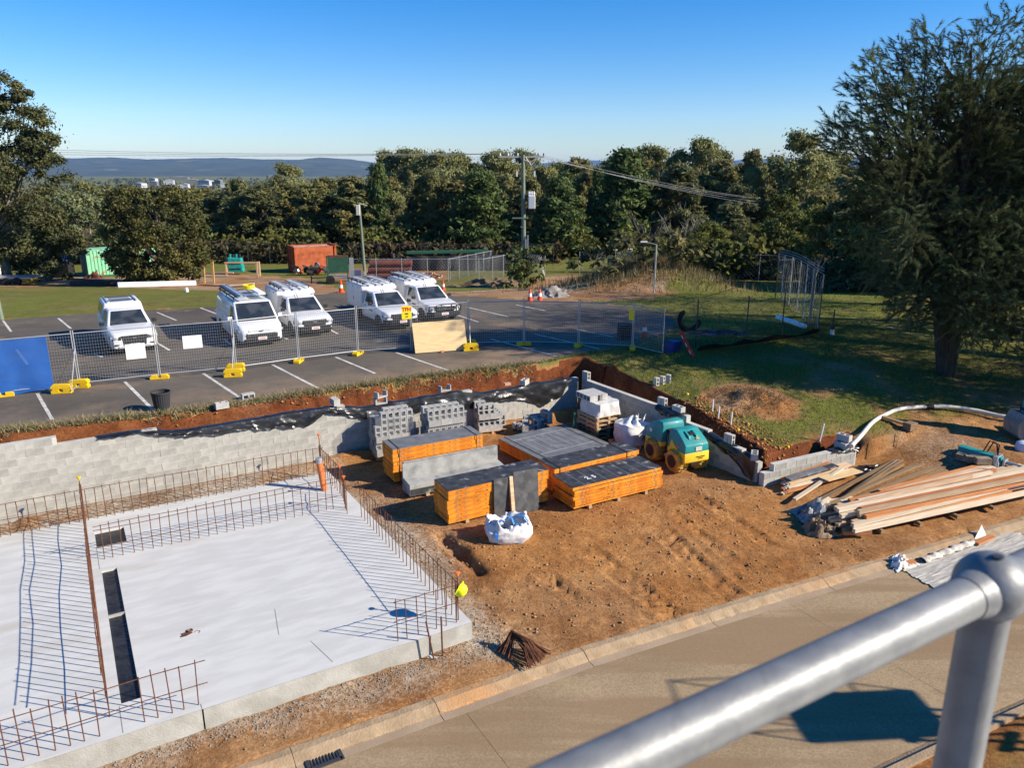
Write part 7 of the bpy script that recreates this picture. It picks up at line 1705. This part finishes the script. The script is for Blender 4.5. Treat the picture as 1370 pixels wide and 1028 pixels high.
# understorey mass along the fence
rg = np.random.default_rng(3)
C = []; 
for k in range(520):
    px = -40+1440*rg.random(); Y = 88+12*rg.random() if k < 380 else 66+8*rg.random(); px = px if k < 380 else 870+340*rg.random(); x = XAT(px, 330, Y); C.append((x, Y, gz(x, Y)+.5+2.6*rg.random()**1.5))
v, f, c = leaves(np.array(C), 1.0+.8*rg.random((len(C), 1)), 90, .42, rg, 1.4, .1)
stuff(put('undergrowth', raw_mesh('undergrowth', v, f, m_broad, False, c*.8)), 'dark scrubby undergrowth at the foot of the wood', 'undergrowth')
C = []
for k in range(300):
    px = 100+650*rg.random(); p = G(px, 352); C.append((p.x, p.y+.3*rg.normal(), p.z+2.0*rg.random()))
v, f, c = leaves(np.array(C), .5+.3*rg.random((len(C), 1)), 70, .3, rg, 2.2, .4)
o = put('hedge_vines', raw_mesh('hedge_vines', v, f, leaf_mat('leaf_vine', (.085, .062, .032), (.055, .05, .022), .15), False, c)); stuff(o, 'dry brown vine hedge grown over the boundary fence', 'hedge')
# round dense tree by the yard
def big_broad(name, label, px, pyb, ytop, wpx, n_cl, per, size, mat, seed, shape='dome', asp=1.3, droop=.1, hs=.6):
    q = G(px, pyb); H = ZAT(px, ytop, q.y)-q.z; R = wpx/2*q.y/F_PX; rg = np.random.default_rng(seed); C = []
    for k in range(n_cl):
        z = H*(.05+.93*rg.random()); f = max(0, 1-(abs(z/H-.47)/.56)**4)**.5; a = rg.random()*6.28; rr_ = R*f*(.5+.45*rg.random()**.4)*(1-.22*max(0, 1-z/H*3)); C.append((rr_*math.cos(a), rr_*math.sin(a), z))
    C = np.array(C); v, f, c = leaves(C, R*(.10+.07*rg.random((n_cl, 1))), per, size, rg, asp, droop)
    t = thing(name, label, 'tree', tuple(q)); put('crown', raw_mesh('crown', v, f, mat, False, c), t)
    mb = MB().tube([(0, 0, -.3), (.1, 0, H*.5), (.1, .1, H*.8)], [.3, .22, .08], 8)
    limbs(mb, (0, 0, H*.25), [tuple(C[i]*.8) for i in range(0, n_cl, max(1, n_cl//24))], .12, rg); mb.build('trunk', m_bark, t, smooth=True); return t
big_broad('round_tree', 'dense rounded dark green tree clipped to the ground beside the white pipe', 217, 381, 250, 130, 330, 190, .15, M('leaf_fig', (.060, .068, .02), (.10, .09, .024), .6, .3, 4, spec=.35, tint='tint', transl=.2), 71)
# tall tree at the left edge
q = G(12, 376); H = ZAT(5, 118, q.y)-q.z; rg = np.random.default_rng(81); C = []; Rr = []
cl = [(-15, 125, 38), (12, 138, 30), (32, 160, 34), (44, 190, 28), (20, 205, 40), (-10, 180, 45), (52, 215, 20), (30, 235, 34), (0, 250, 40), (55, 268, 40), (20, 285, 48), (-15, 300, 45), (62, 300, 30), (80, 310, 26), (45, 325, 40), (10, 335, 45), (60, 340, 30), (-20, 345, 40), (88, 330, 22), (30, 355, 36), (75, 352, 22), (-30, 230, 45), (-40, 150, 45), (-45, 280, 50), (48, 180, 16), (62, 187, 12), (30, 130, 14)]
mpx = q.y/F_PX
for (cx_, cy_, rr_) in cl:
    for k in range(9):
        a = rg.normal(size=3)*rr_*.46*mpx; X = XAT(cx_, cy_, q.y); C.append((X-q.x+a[0], a[1]*1.2, ZAT(cx_, cy_, q.y)-q.z+a[2]*.8)); Rr.append(rr_*mpx*(.22+.2*rg.random()))
C = np.array(C); Rr = np.array(Rr)[:, None]; v, f, c = leaves(C, Rr*1.1, 300, .15, rg, 1.8, .3)
t = thing('tall_tree', 'tall loose crowned dark tree at the yard entrance above the trailer', 'tree', tuple(q)); put('crown', raw_mesh('crown', v, f, leaf_mat('leaf_left', (.075, .085, .038), (.105, .105, .05)), False, c), t)
mb = MB().tube([(0, 0, -.3), (-.2, 0, H*.35), (.2, .1, H*.7), (0, 0, H*.92)], [.34, .27, .16, .05], 8)
limbs(mb, (-.1, 0, H*.28), [tuple(C[i]) for i in range(0, len(C), 9)], .09, rg); limbs(mb, (.1, 0, H*.55), [tuple(C[i]) for i in range(2, len(C), 13) if C[i][2] > H*.5], .07, rg); mb.build('trunk', m_bark_pale, t, smooth=True)
# ------------------------------------------------------------------ the big she-oaks on the right
def sheoak(label, base, tufts, seed, n_needle, trunk_tips, r0, mat, grp=None, lean=(0, 0)):
    """tufts: (px, py, r_px, Y) ; needles hang and sweep from each tuft's twigs"""
    rg = np.random.default_rng(seed); q = base; t = thing('she_oak', label, 'tree', tuple(q), 0, grp); C = []; P0 = []; AX = []; TT = []
    for (px, py, rp, Y) in tufts:
        m_ = Y/F_PX; c0 = np.array([XAT(px, py, Y)-q.x, Y-q.y, ZAT(px, py, Y)-q.z]); C.append(c0); n_ = int(rp*rp*(.066 if py > 140 else .06))+6; low = py > 265; tone = .55+.8*rg.random()
        k = np.clip(rg.normal(size=(n_, 3)), -1.7, 1.7)*np.array([rp*m_*.46, rp*m_*.62, rp*m_*.42]); p0 = c0+k
        o_ = p0.copy(); o_[:, 2] = 0; o_ /= (np.linalg.norm(o_, axis=1)[:, None]+.3); ax = o_*.55+k/(rp*m_)*.6+rg.normal(size=(n_, 3))*(.6 if low else .35)+np.array([0, 0, .05 if low else .6]); ax /= np.linalg.norm(ax, axis=1)[:, None]
        P0.append(p0); AX.append(ax*(.22+.42*rg.random((n_, 1)))); TT.append(np.full(n_, tone)*(.7+.6*rg.random(n_)))
    C = np.array(C); P0 = np.concatenate(P0); AX = np.concatenate(AX); TT = np.concatenate(TT); N = len(P0)*n_needle
    ax = np.repeat(AX, n_needle, 0); u = rg.random((N, 1)); al = np.linalg.norm(ax, axis=1)[:, None]; p0 = np.repeat(P0, n_needle, 0)+ax*u; p0[:, 2] -= .12*(u[:, 0]**2)*al[:, 0]
    pr = rg.normal(size=(N, 3)); pr -= (pr*ax).sum(1)[:, None]*ax/al**2; pr /= np.linalg.norm(pr, axis=1)[:, None]
    dirn = ax/al*.85+pr*(.55-.3*u)+np.array([0, 0, -.22]); dirn /= np.linalg.norm(dirn, axis=1)[:, None]
    L = (.09+.14*rg.random((N, 1))); p1 = p0+dirn*L; p1[:, 2] -= .02; w = np.cross(dirn, rg.normal(size=(N, 3))); w /= np.linalg.norm(w, axis=1)[:, None]; w *= .0055+.0045*rg.random((N, 1))
    v = np.stack([p0-w, p0+w, p1], 1).reshape(-1, 3); tt = np.repeat(TT, n_needle)[:, None]*(1+.5*(rg.random((N, 1))-.5)); hue = np.repeat(rg.random((len(P0), 1)), n_needle, 0)
    col = np.repeat(np.concatenate([tt*(.9+.35*hue), tt, tt*(1-.1*hue), np.ones((N, 1))], 1), 3, 0)
    put('crown', raw_mesh('crown', v, np.arange(N*3).reshape(-1, 3), mat, False, col), t)
    mb = MB()
    for tip in trunk_tips:
        e = Vector(tip)-q; m1 = e*.3+Vector((lean[0], lean[1], e.z*.08)); m2 = e*.65+Vector((lean[0]*.7, lean[1]*.7, e.z*.05)); mb.tube([(0, 0, -.4), m1, m2, e], [r0, r0*.75, r0*.45, r0*.1], 9)
        for i in range(0, len(C)):
            if rg.random() < .6/len(trunk_tips)+.1:
                f = rg.random()*.7+.15; s0 = e*f; s0 = Vector((s0.x, s0.y, min(s0.z, max(.8, C[i][2]*.8)))); mb.tube([s0, s0.lerp(Vector(C[i]), .5)+Vector((0, 0, .25)), Vector(C[i])], [.055, .035, .012], 5, cap=False)
    mb.build('trunk', M('bark_sheoak', (.045, .036, .028), (.075, .062, .05), .95, 5, stretch=(3, 3, .5), bump=.7, bscale=8), t, smooth=True); return t
m_so = M('needle_sheoak', (.085, .125, .055), (.12, .15, .07), .8, .5, 4, spec=.15, tint='tint', transl=.3)
qb = G(1266, 503); yb = qb.y
up_t = [(1345, 32, 26, yb), (1355, 70, 34, yb), (1300, 55, 24, yb-.6), (1297, 90, 32, yb-.5), (1240, 50, 20, yb), (1238, 85, 32, yb), (1262, 110, 40, yb+.5), (1205, 75, 24, yb+.5), (1200, 115, 34, yb), (1165, 90, 22, yb), (1182, 140, 34, yb-.5), (1150, 125, 18, yb+.5), (1150, 165, 26, yb), (1118, 165, 16, yb), (1130, 195, 20, yb-.5), (1160, 200, 36, yb), (1112, 188, 12, yb),
        (1215, 170, 48, yb+.8), (1280, 160, 50, yb+1), (1330, 130, 46, yb+.5), (1370, 120, 40, yb), (1345, 190, 52, yb+.8), (1200, 225, 46, yb-.4), (1250, 230, 50, yb+.8), (1310, 240, 52, yb+.8), (1180, 265, 34, yb-.8), (1225, 285, 40, yb-.8), (1375, 260, 46, yb+.3)]
low_t = [(1300, 300, 44, yb-1.2), (1345, 310, 46, yb-1.5), (1260, 320, 38, yb-1.2), (1215, 330, 26, yb-1), (1290, 350, 46, yb-1.8), (1340, 360, 50, yb-2.2), (1240, 365, 30, yb-1.5), (1290, 395, 40, yb-2.2), (1335, 405, 46, yb-2.5), (1250, 405, 24, yb-2), (1310, 435, 34, yb-2.5), (1360, 440, 40, yb-2.8), (1215, 395, 18, yb-1.5), (1196, 400, 14, yb-1.5), (1225, 430, 12, yb-1.5), (1375, 385, 40, yb-1.5), (1280, 440, 20, yb-1.8)]
fill_t = [(1180+24*(k%9)+7*(k%3), 95+38*(k//9), 26, yb+.8-.3*(k%5)) for k in range(9, 72)]
rq_ = np.random.default_rng(5)
fill_t += [(1215+170*rq_.random(), 268+150*rq_.random(), 14+16*rq_.random(), yb-.4-2.2*rq_.random()) for k in range(34)]+[(1290+20*(k%6), 120+40*(k//6), 26, yb+.6) for k in range(24)]
fill_t = [t_ for t_ in fill_t if t_[0] > 1175+max(0, 180-t_[1])*.3]
def P3(px, py, Y): return Vector((XAT(px, py, Y), Y, ZAT(px, py, Y)))
sheoak('tall she-oak with sweeping grey green needles and dark trunk on the bank', qb, up_t+low_t+fill_t, 91, 62, [P3(1300, 60, yb), P3(1205, 130, yb), P3(1350, 110, yb+.4)], .27, m_so)
for k, (key, px, yt, Y, w) in enumerate((('broad0', 1215, 205, 52, 150), ('oak1', 1290, 165, 50, 150), ('broad2', 1370, 180, 48, 170), ('oak2', 1160, 235, 58, 110), ('broad0', 1110, 275, 62, 90))): tree_px(key, px, yt, Y, w, ['dark leafy tree right behind the tall she-oak', 'she-oak filling the gap behind the tall one', 'broad dark tree at the right end behind the she-oaks', 'she-oak beyond the fence left of the tall one', 'small leafy tree at the end of the back fence'][k], None)
for k, (key, px, yt, w) in enumerate((('broad0', 900, 318, 70), ('broad2', 945, 300, 76), ('oak1', 975, 275, 60), ('broad2', 1060, 285, 84), ('oak2', 1095, 255, 70), ('broad0', 1140, 300, 90), ('broad2', 985, 325, 60), ('broad0', 1190, 300, 90))): tree_px(key, px, yt, 69+3*(k % 3), w, 'leafy tree or scrub standing right behind the lawn fence', 'trees right behind the lawn fence')
# companions further right / behind (partly outside the frame); they shade the bank and car park
g2_ = 'she-oaks on the bank beyond the tall one'
for k, (px, py, Y, yt, w) in enumerate(((1420, 480, 33, 60, 330), (1560, 470, 34, 40, 340), (1500, 520, 27, 80, 330), (1330, 440, 40, 130, 300), (1530, 470, 30, 60, 330), (1700, 500, 29, 60, 330), (1830, 505, 25, 190, 380), (1660, 510, 25, 240, 330), (2000, 505, 24, 150, 400))):
    b = Vector((XAT(px, py, Y), Y, 0)); b.z = gz(b.x, b.y); tf = []; rq = np.random.default_rng(200+k)
    for j in range(34):
        f = rq.random(); yy = yt+(py-60-yt)*f; hw = w*.5*(math.sin(min(1, f*1.3+.15)*1.6))*.8; tf.append((px+rq.uniform(-hw, hw), yy, 22+22*rq.random(), Y+rq.uniform(-2, 2)))
    sheoak('dark feathery she-oak standing behind the tall one on the bank', b, tf, 300+k, 30, [P3(px, yt+30, Y), P3(px+40, yt+80, Y)], .28, m_so, g2_)
# small bare sapling, dead tree and shrubs
def bare(label, px, pyb, ytop, spread, n_, seed, mat, nm='dead_tree', cat='tree', r0=.12):
    q = G(px, pyb); H = ZAT(px, ytop, q.y)-q.z; r_ = random.Random(seed); mb = MB()
    for k in range(n_):
        a = r_.uniform(0, 6.28); h1 = H*r_.uniform(.3, .55); R = spread*r_.uniform(.3, 1); e = Vector((R*math.cos(a), R*math.sin(a)*.6, H*r_.uniform(.65, 1))); m1 = Vector((e.x*.35, e.y*.35, h1))
        mb.tube([(0, 0, -.2), m1, m1.lerp(e, .6)+Vector((r_.uniform(-.2, .2), 0, .1)), e], [r0, r0*.6, r0*.4, r0*.12], 6)
        for j in range(4):
            s0 = m1.lerp(e, r_.uniform(.3, .9)); mb.tube([s0, s0+Vector((r_.uniform(-.6, .6), r_.uniform(-.4, .4), r_.uniform(.2, .9)))], [r0*.25, r0*.07], 4, cap=False)
    t = thing(nm, label, cat, tuple(q)); mb.build('branches', mat, t, smooth=True); return t
bare('dead tree with dark bare forked branches behind the mound', 868, 366, 278, 3.4, 7, 4, M('bark_dead', (.05, .045, .04), None, .9), r0=.3)
bare('pale bare shrub of many thin twigs beside the dead tree', 905, 368, 287, 3.0, 22, 5, m_bark_pale, 'bare_shrub', 'shrub', .09)
bare('slim pale sapling growing by the leaning fence', 1084, 424, 328, .7, 3, 6, m_bark_pale, 'sapling', 'tree', .06)
# leafy sapling at the foot of the power pole
q = G(702, 385); rg = np.random.default_rng(15); C = np.array([(rg.normal()*.8, rg.normal()*.5, .3+2.6*rg.random()) for k in range(30)]); v, f, c = leaves(C, .3+.2*rg.random((30, 1)), 60, .22, rg, 1.4, .2)
t = thing('young_shrub', 'leafy green shrub growing at the foot of the power pole', 'shrub', (q.x, q.y-.5, q.z)); put('foliage', raw_mesh('foliage', v, f, leaf_mat('leaf_shrub', (.12, .15, .05), (.10, .12, .04)), False, c), t); mb = MB(); limbs(mb, (0, 0, 0), [tuple(C[i]) for i in range(0, 30, 3)], .03, rg); mb.build('stems', m_bark, t)
# mound of dry reeds and weeds
rg = np.random.default_rng(17); P2 = []
for k in range(9000): a = rg.normal(size=2); P2.append((9.2+a[0]*2.9, 52+a[1]*2.0))
P2 = np.array(P2)
tag(blades('reeds', P2, (.12, .75), .05, [(.26, .20, .11), (.30, .24, .14), (.20, .16, .08), (.16, .15, .06), (.10, .12, .04)], 19, lean=.6), 'mound of tall dry straw coloured reeds and weeds', 'reeds')
C = np.array([(9.2+rg.normal()*2.6, 52.6+rg.normal()*1.4, 1.2+1.6*rg.random()) for k in range(40)]); C[:, 2] += np.array([gz(a_[0], a_[1]) for a_ in C])-.6; v, f, c = leaves(C, .4+.3*rg.random((40, 1)), 80, .22, rg, 1.8, .2)
stuff(put('mound_weeds', raw_mesh('mound_weeds', v, f, leaf_mat('leaf_weed', (.10, .11, .045), (.14, .13, .06)), False, c)), 'grey green weeds growing through the dry reed mound', 'weeds')
# undergrowth behind the bank on the right
C = []
for k in range(260):
    px = 1090+320*rg.random(); Y = 50+14*rg.random(); x = XAT(px, 370, Y); C.append((x, Y, gz(x, Y)+.2+1.6*rg.random()**2))
v, f, c = leaves(np.array(C), .6+.5*rg.random((len(C), 1)), 110, .22, rg, 1.5, .15); stuff(put('scrub', raw_mesh('scrub', v, f, leaf_mat('leaf_scrub', (.085, .10, .045), (.12, .12, .06)), False, c)), 'tangled weedy scrub behind the chain wire fence on the right', 'scrub')
# ------------------------------------------------------------------ far wood, town and hills
rg = np.random.default_rng(31); N = 5200; Y = 185*np.exp(rg.random(N)*3.1); X = (rg.random(N)-.5)*1.9*Y; ok = np.ones(N, bool)
town = (np.abs(Y-900) < 260) & (X/Y > -.52) & (X/Y < -.30); ok &= ~(town & (rg.random(N) < .45)); X, Y = X[ok], Y[ok]
zb_ = height(X, Y, False); hh = np.minimum(7+5*rg.random(len(X)), 8+Y*.004+4*rg.random(len(X))); C = np.stack([X, Y, zb_+hh*.5], -1)
v, f, c = leaves(C, (hh*.62)[:, None], 46, 1.0, rg, 1.1, .0); sc_ = np.repeat(np.clip(Y/260, 1, 6), 46*4)[:, None]; ctr = np.repeat(np.repeat(C, 46, 0), 4, 0)
q4 = v.reshape(-1, 4, 3); m4c = q4.mean(1, keepdims=True); s46 = np.repeat(np.clip(Y/220, 1.2, 5), 46)[:, None, None]; v = (m4c+(q4-m4c)*s46).reshape(-1, 3)
stuff(put('far_wood', raw_mesh('far_wood', v, f, leaf_mat('leaf_far', (.11, .11, .05), (.085, .095, .045), .15), False, c)), 'distant wooded plain stretching to the hills', 'woodland')
m_shed = M('shed_white', (.42, .43, .45), None, .6); m_shedr = M('shed_tan', (.45, .32, .25), None, .7); m_shedd = M('shed_dark', (.15, .16, .17), None, .7)
sheds = [(185, 244, 22, 5, m_shed), (206, 242, 12, 4, m_shed), (226, 240, 16, 5, m_shed), (238, 247, 16, 5, m_shed), (247, 245, 14, 6, m_shed), (258, 239, 16, 5, m_shedr), (275, 240, 22, 8, m_shed), (272, 247, 18, 5, m_shed), (301, 244, 14, 5, m_shed), (292, 240, 12, 4, m_shed), (318, 240, 18, 4, m_shedr), (240, 236, 30, 3, m_shed), (205, 238, 12, 3, m_shed), (360, 236, 8, 3, m_shed)]
SLB = ['long low white shed among the far trees, furthest left of the town', 'white shed beside the long low one in the far town', 'pale roofed far shed behind the lone tall tree', 'bright white gabled shed at the front of the far town', 'white shed next to the bright gabled one', 'tan roofed building in the far town', 'big white arched shed in the middle of the far town', 'white building below the big arched shed', 'white building at the right of the far town', 'small pale building behind the right of the far town', 'brown roofed building at the edge of the far town', 'thin pale roof line behind the far town', 'low pale far shed behind the first ones', 'tiny pale house among trees right of the far town']
for k, (px, py, w, h, mt) in enumerate(sheds):
    Yd = 820+(250-py)*26; x = XAT(px, py, Yd); m_ = Yd/F_PX; z = ZAT(px, py, Yd)-h*m_*.5
    t = thing('far_building', SLB[k], 'building', (x, Yd, z), .2*((k % 3)-1), 'buildings of the far town')
    W_, H_ = w*m_*.75, h*m_*.8; D_ = W_*.7
    H_ *= .6; MB().box((0, 0, H_*.3-2), (W_, D_, H_*.6+4)).build('wall', m_shedd if k % 2 else m_shed, t); MB().prism([(-W_*.52, H_*.6), (0, H_*1.0), (W_*.52, H_*.6)], -D_*.52, D_*.52).build('roof', mt, t)
    for j in range(3): MB().box((W_*(-.3+.3*j), -D_*.5-.05, H_*.25), (W_*.14, .1, H_*.25)).build('window', m_shedd, t)
m_hill = M('hill_forest', (.045, .060, .032), (.075, .082, .045), .95, .004, 8, world_co=True, stain=(.16, .16, .08), sscale=.0025, slo=.66, shi=.72)
def hills(label, prof, Y, depth, base=-36, seed=1):
    xs = np.linspace(prof[0][0], prof[-1][0], 220); nv = 14; ridge = np.interp(xs, [p[0] for p in prof], [p[1] for p in prof]); vs_ = []
    for i, px in enumerate(xs):
        zt = ZAT(px, ridge[i], Y)+8*fbm(np.array([px*.05]), np.array([seed*1.]), 3, 4)[0]*Y/9000
        for j in range(nv+1):
            v = j/nv; yy = Y-depth*(1-v); n_ = fbm(np.array([px*.03]), np.array([v*3.+seed]), 1.5, 5)[0]
            vs_.append((XAT(px, 220, Y)*(1-.0*(1-v)), yy+n_*200, base+(zt-base)*(v**.75)+n_*60*math.sin(v*3.1)))
    for i, px in enumerate(xs): pass
    fs_ = [(i*(nv+1)+j, (i+1)*(nv+1)+j, (i+1)*(nv+1)+j+1, i*(nv+1)+j+1) for i in range(219) for j in range(nv)]
    o = MB().add(vs_, fs_).build('hills', m_hill, None, smooth=True); o['kind'] = 'structure'; return o
hills('', [(-500, 216), (0, 214), (80, 212), (150, 210.5), (200, 213), (300, 211), (350, 213), (400, 213.5), (430, 210.5), (470, 213), (510, 219), (560, 229), (600, 234)], 9000, 2600, seed=1)
hills('', [(560, 229), (640, 222), (700, 220), (760, 216), (790, 214), (840, 218), (930, 220), (1000, 213), (1060, 211.5), (1110, 213), (1200, 210), (1400, 214), (1900, 212)], 16000, 3000, seed=5)
# ------------------------------------------------------------------ air
hz = MB().box((0, 9800, 110), (40000, 20400, 340)).build('haze', M('haze_dummy', (.5, .5, .5)))
hm = bpy.data.materials.new('haze'); hm.use_nodes = True; n = hm.node_tree.nodes; n.remove(n['Principled BSDF']); pv = n.new('ShaderNodeVolumePrincipled')
pv.inputs['Color'].default_value = (.22, .48, 1.0, 1); pv.inputs['Density'].default_value = .000034; pv.inputs['Anisotropy'].default_value = 0.0
hm.node_tree.links.new(pv.outputs[0], n['Material Output'].inputs['Volume']); hz.data.materials.clear(); hz.data.materials.append(hm); hz['kind'] = 'stuff'
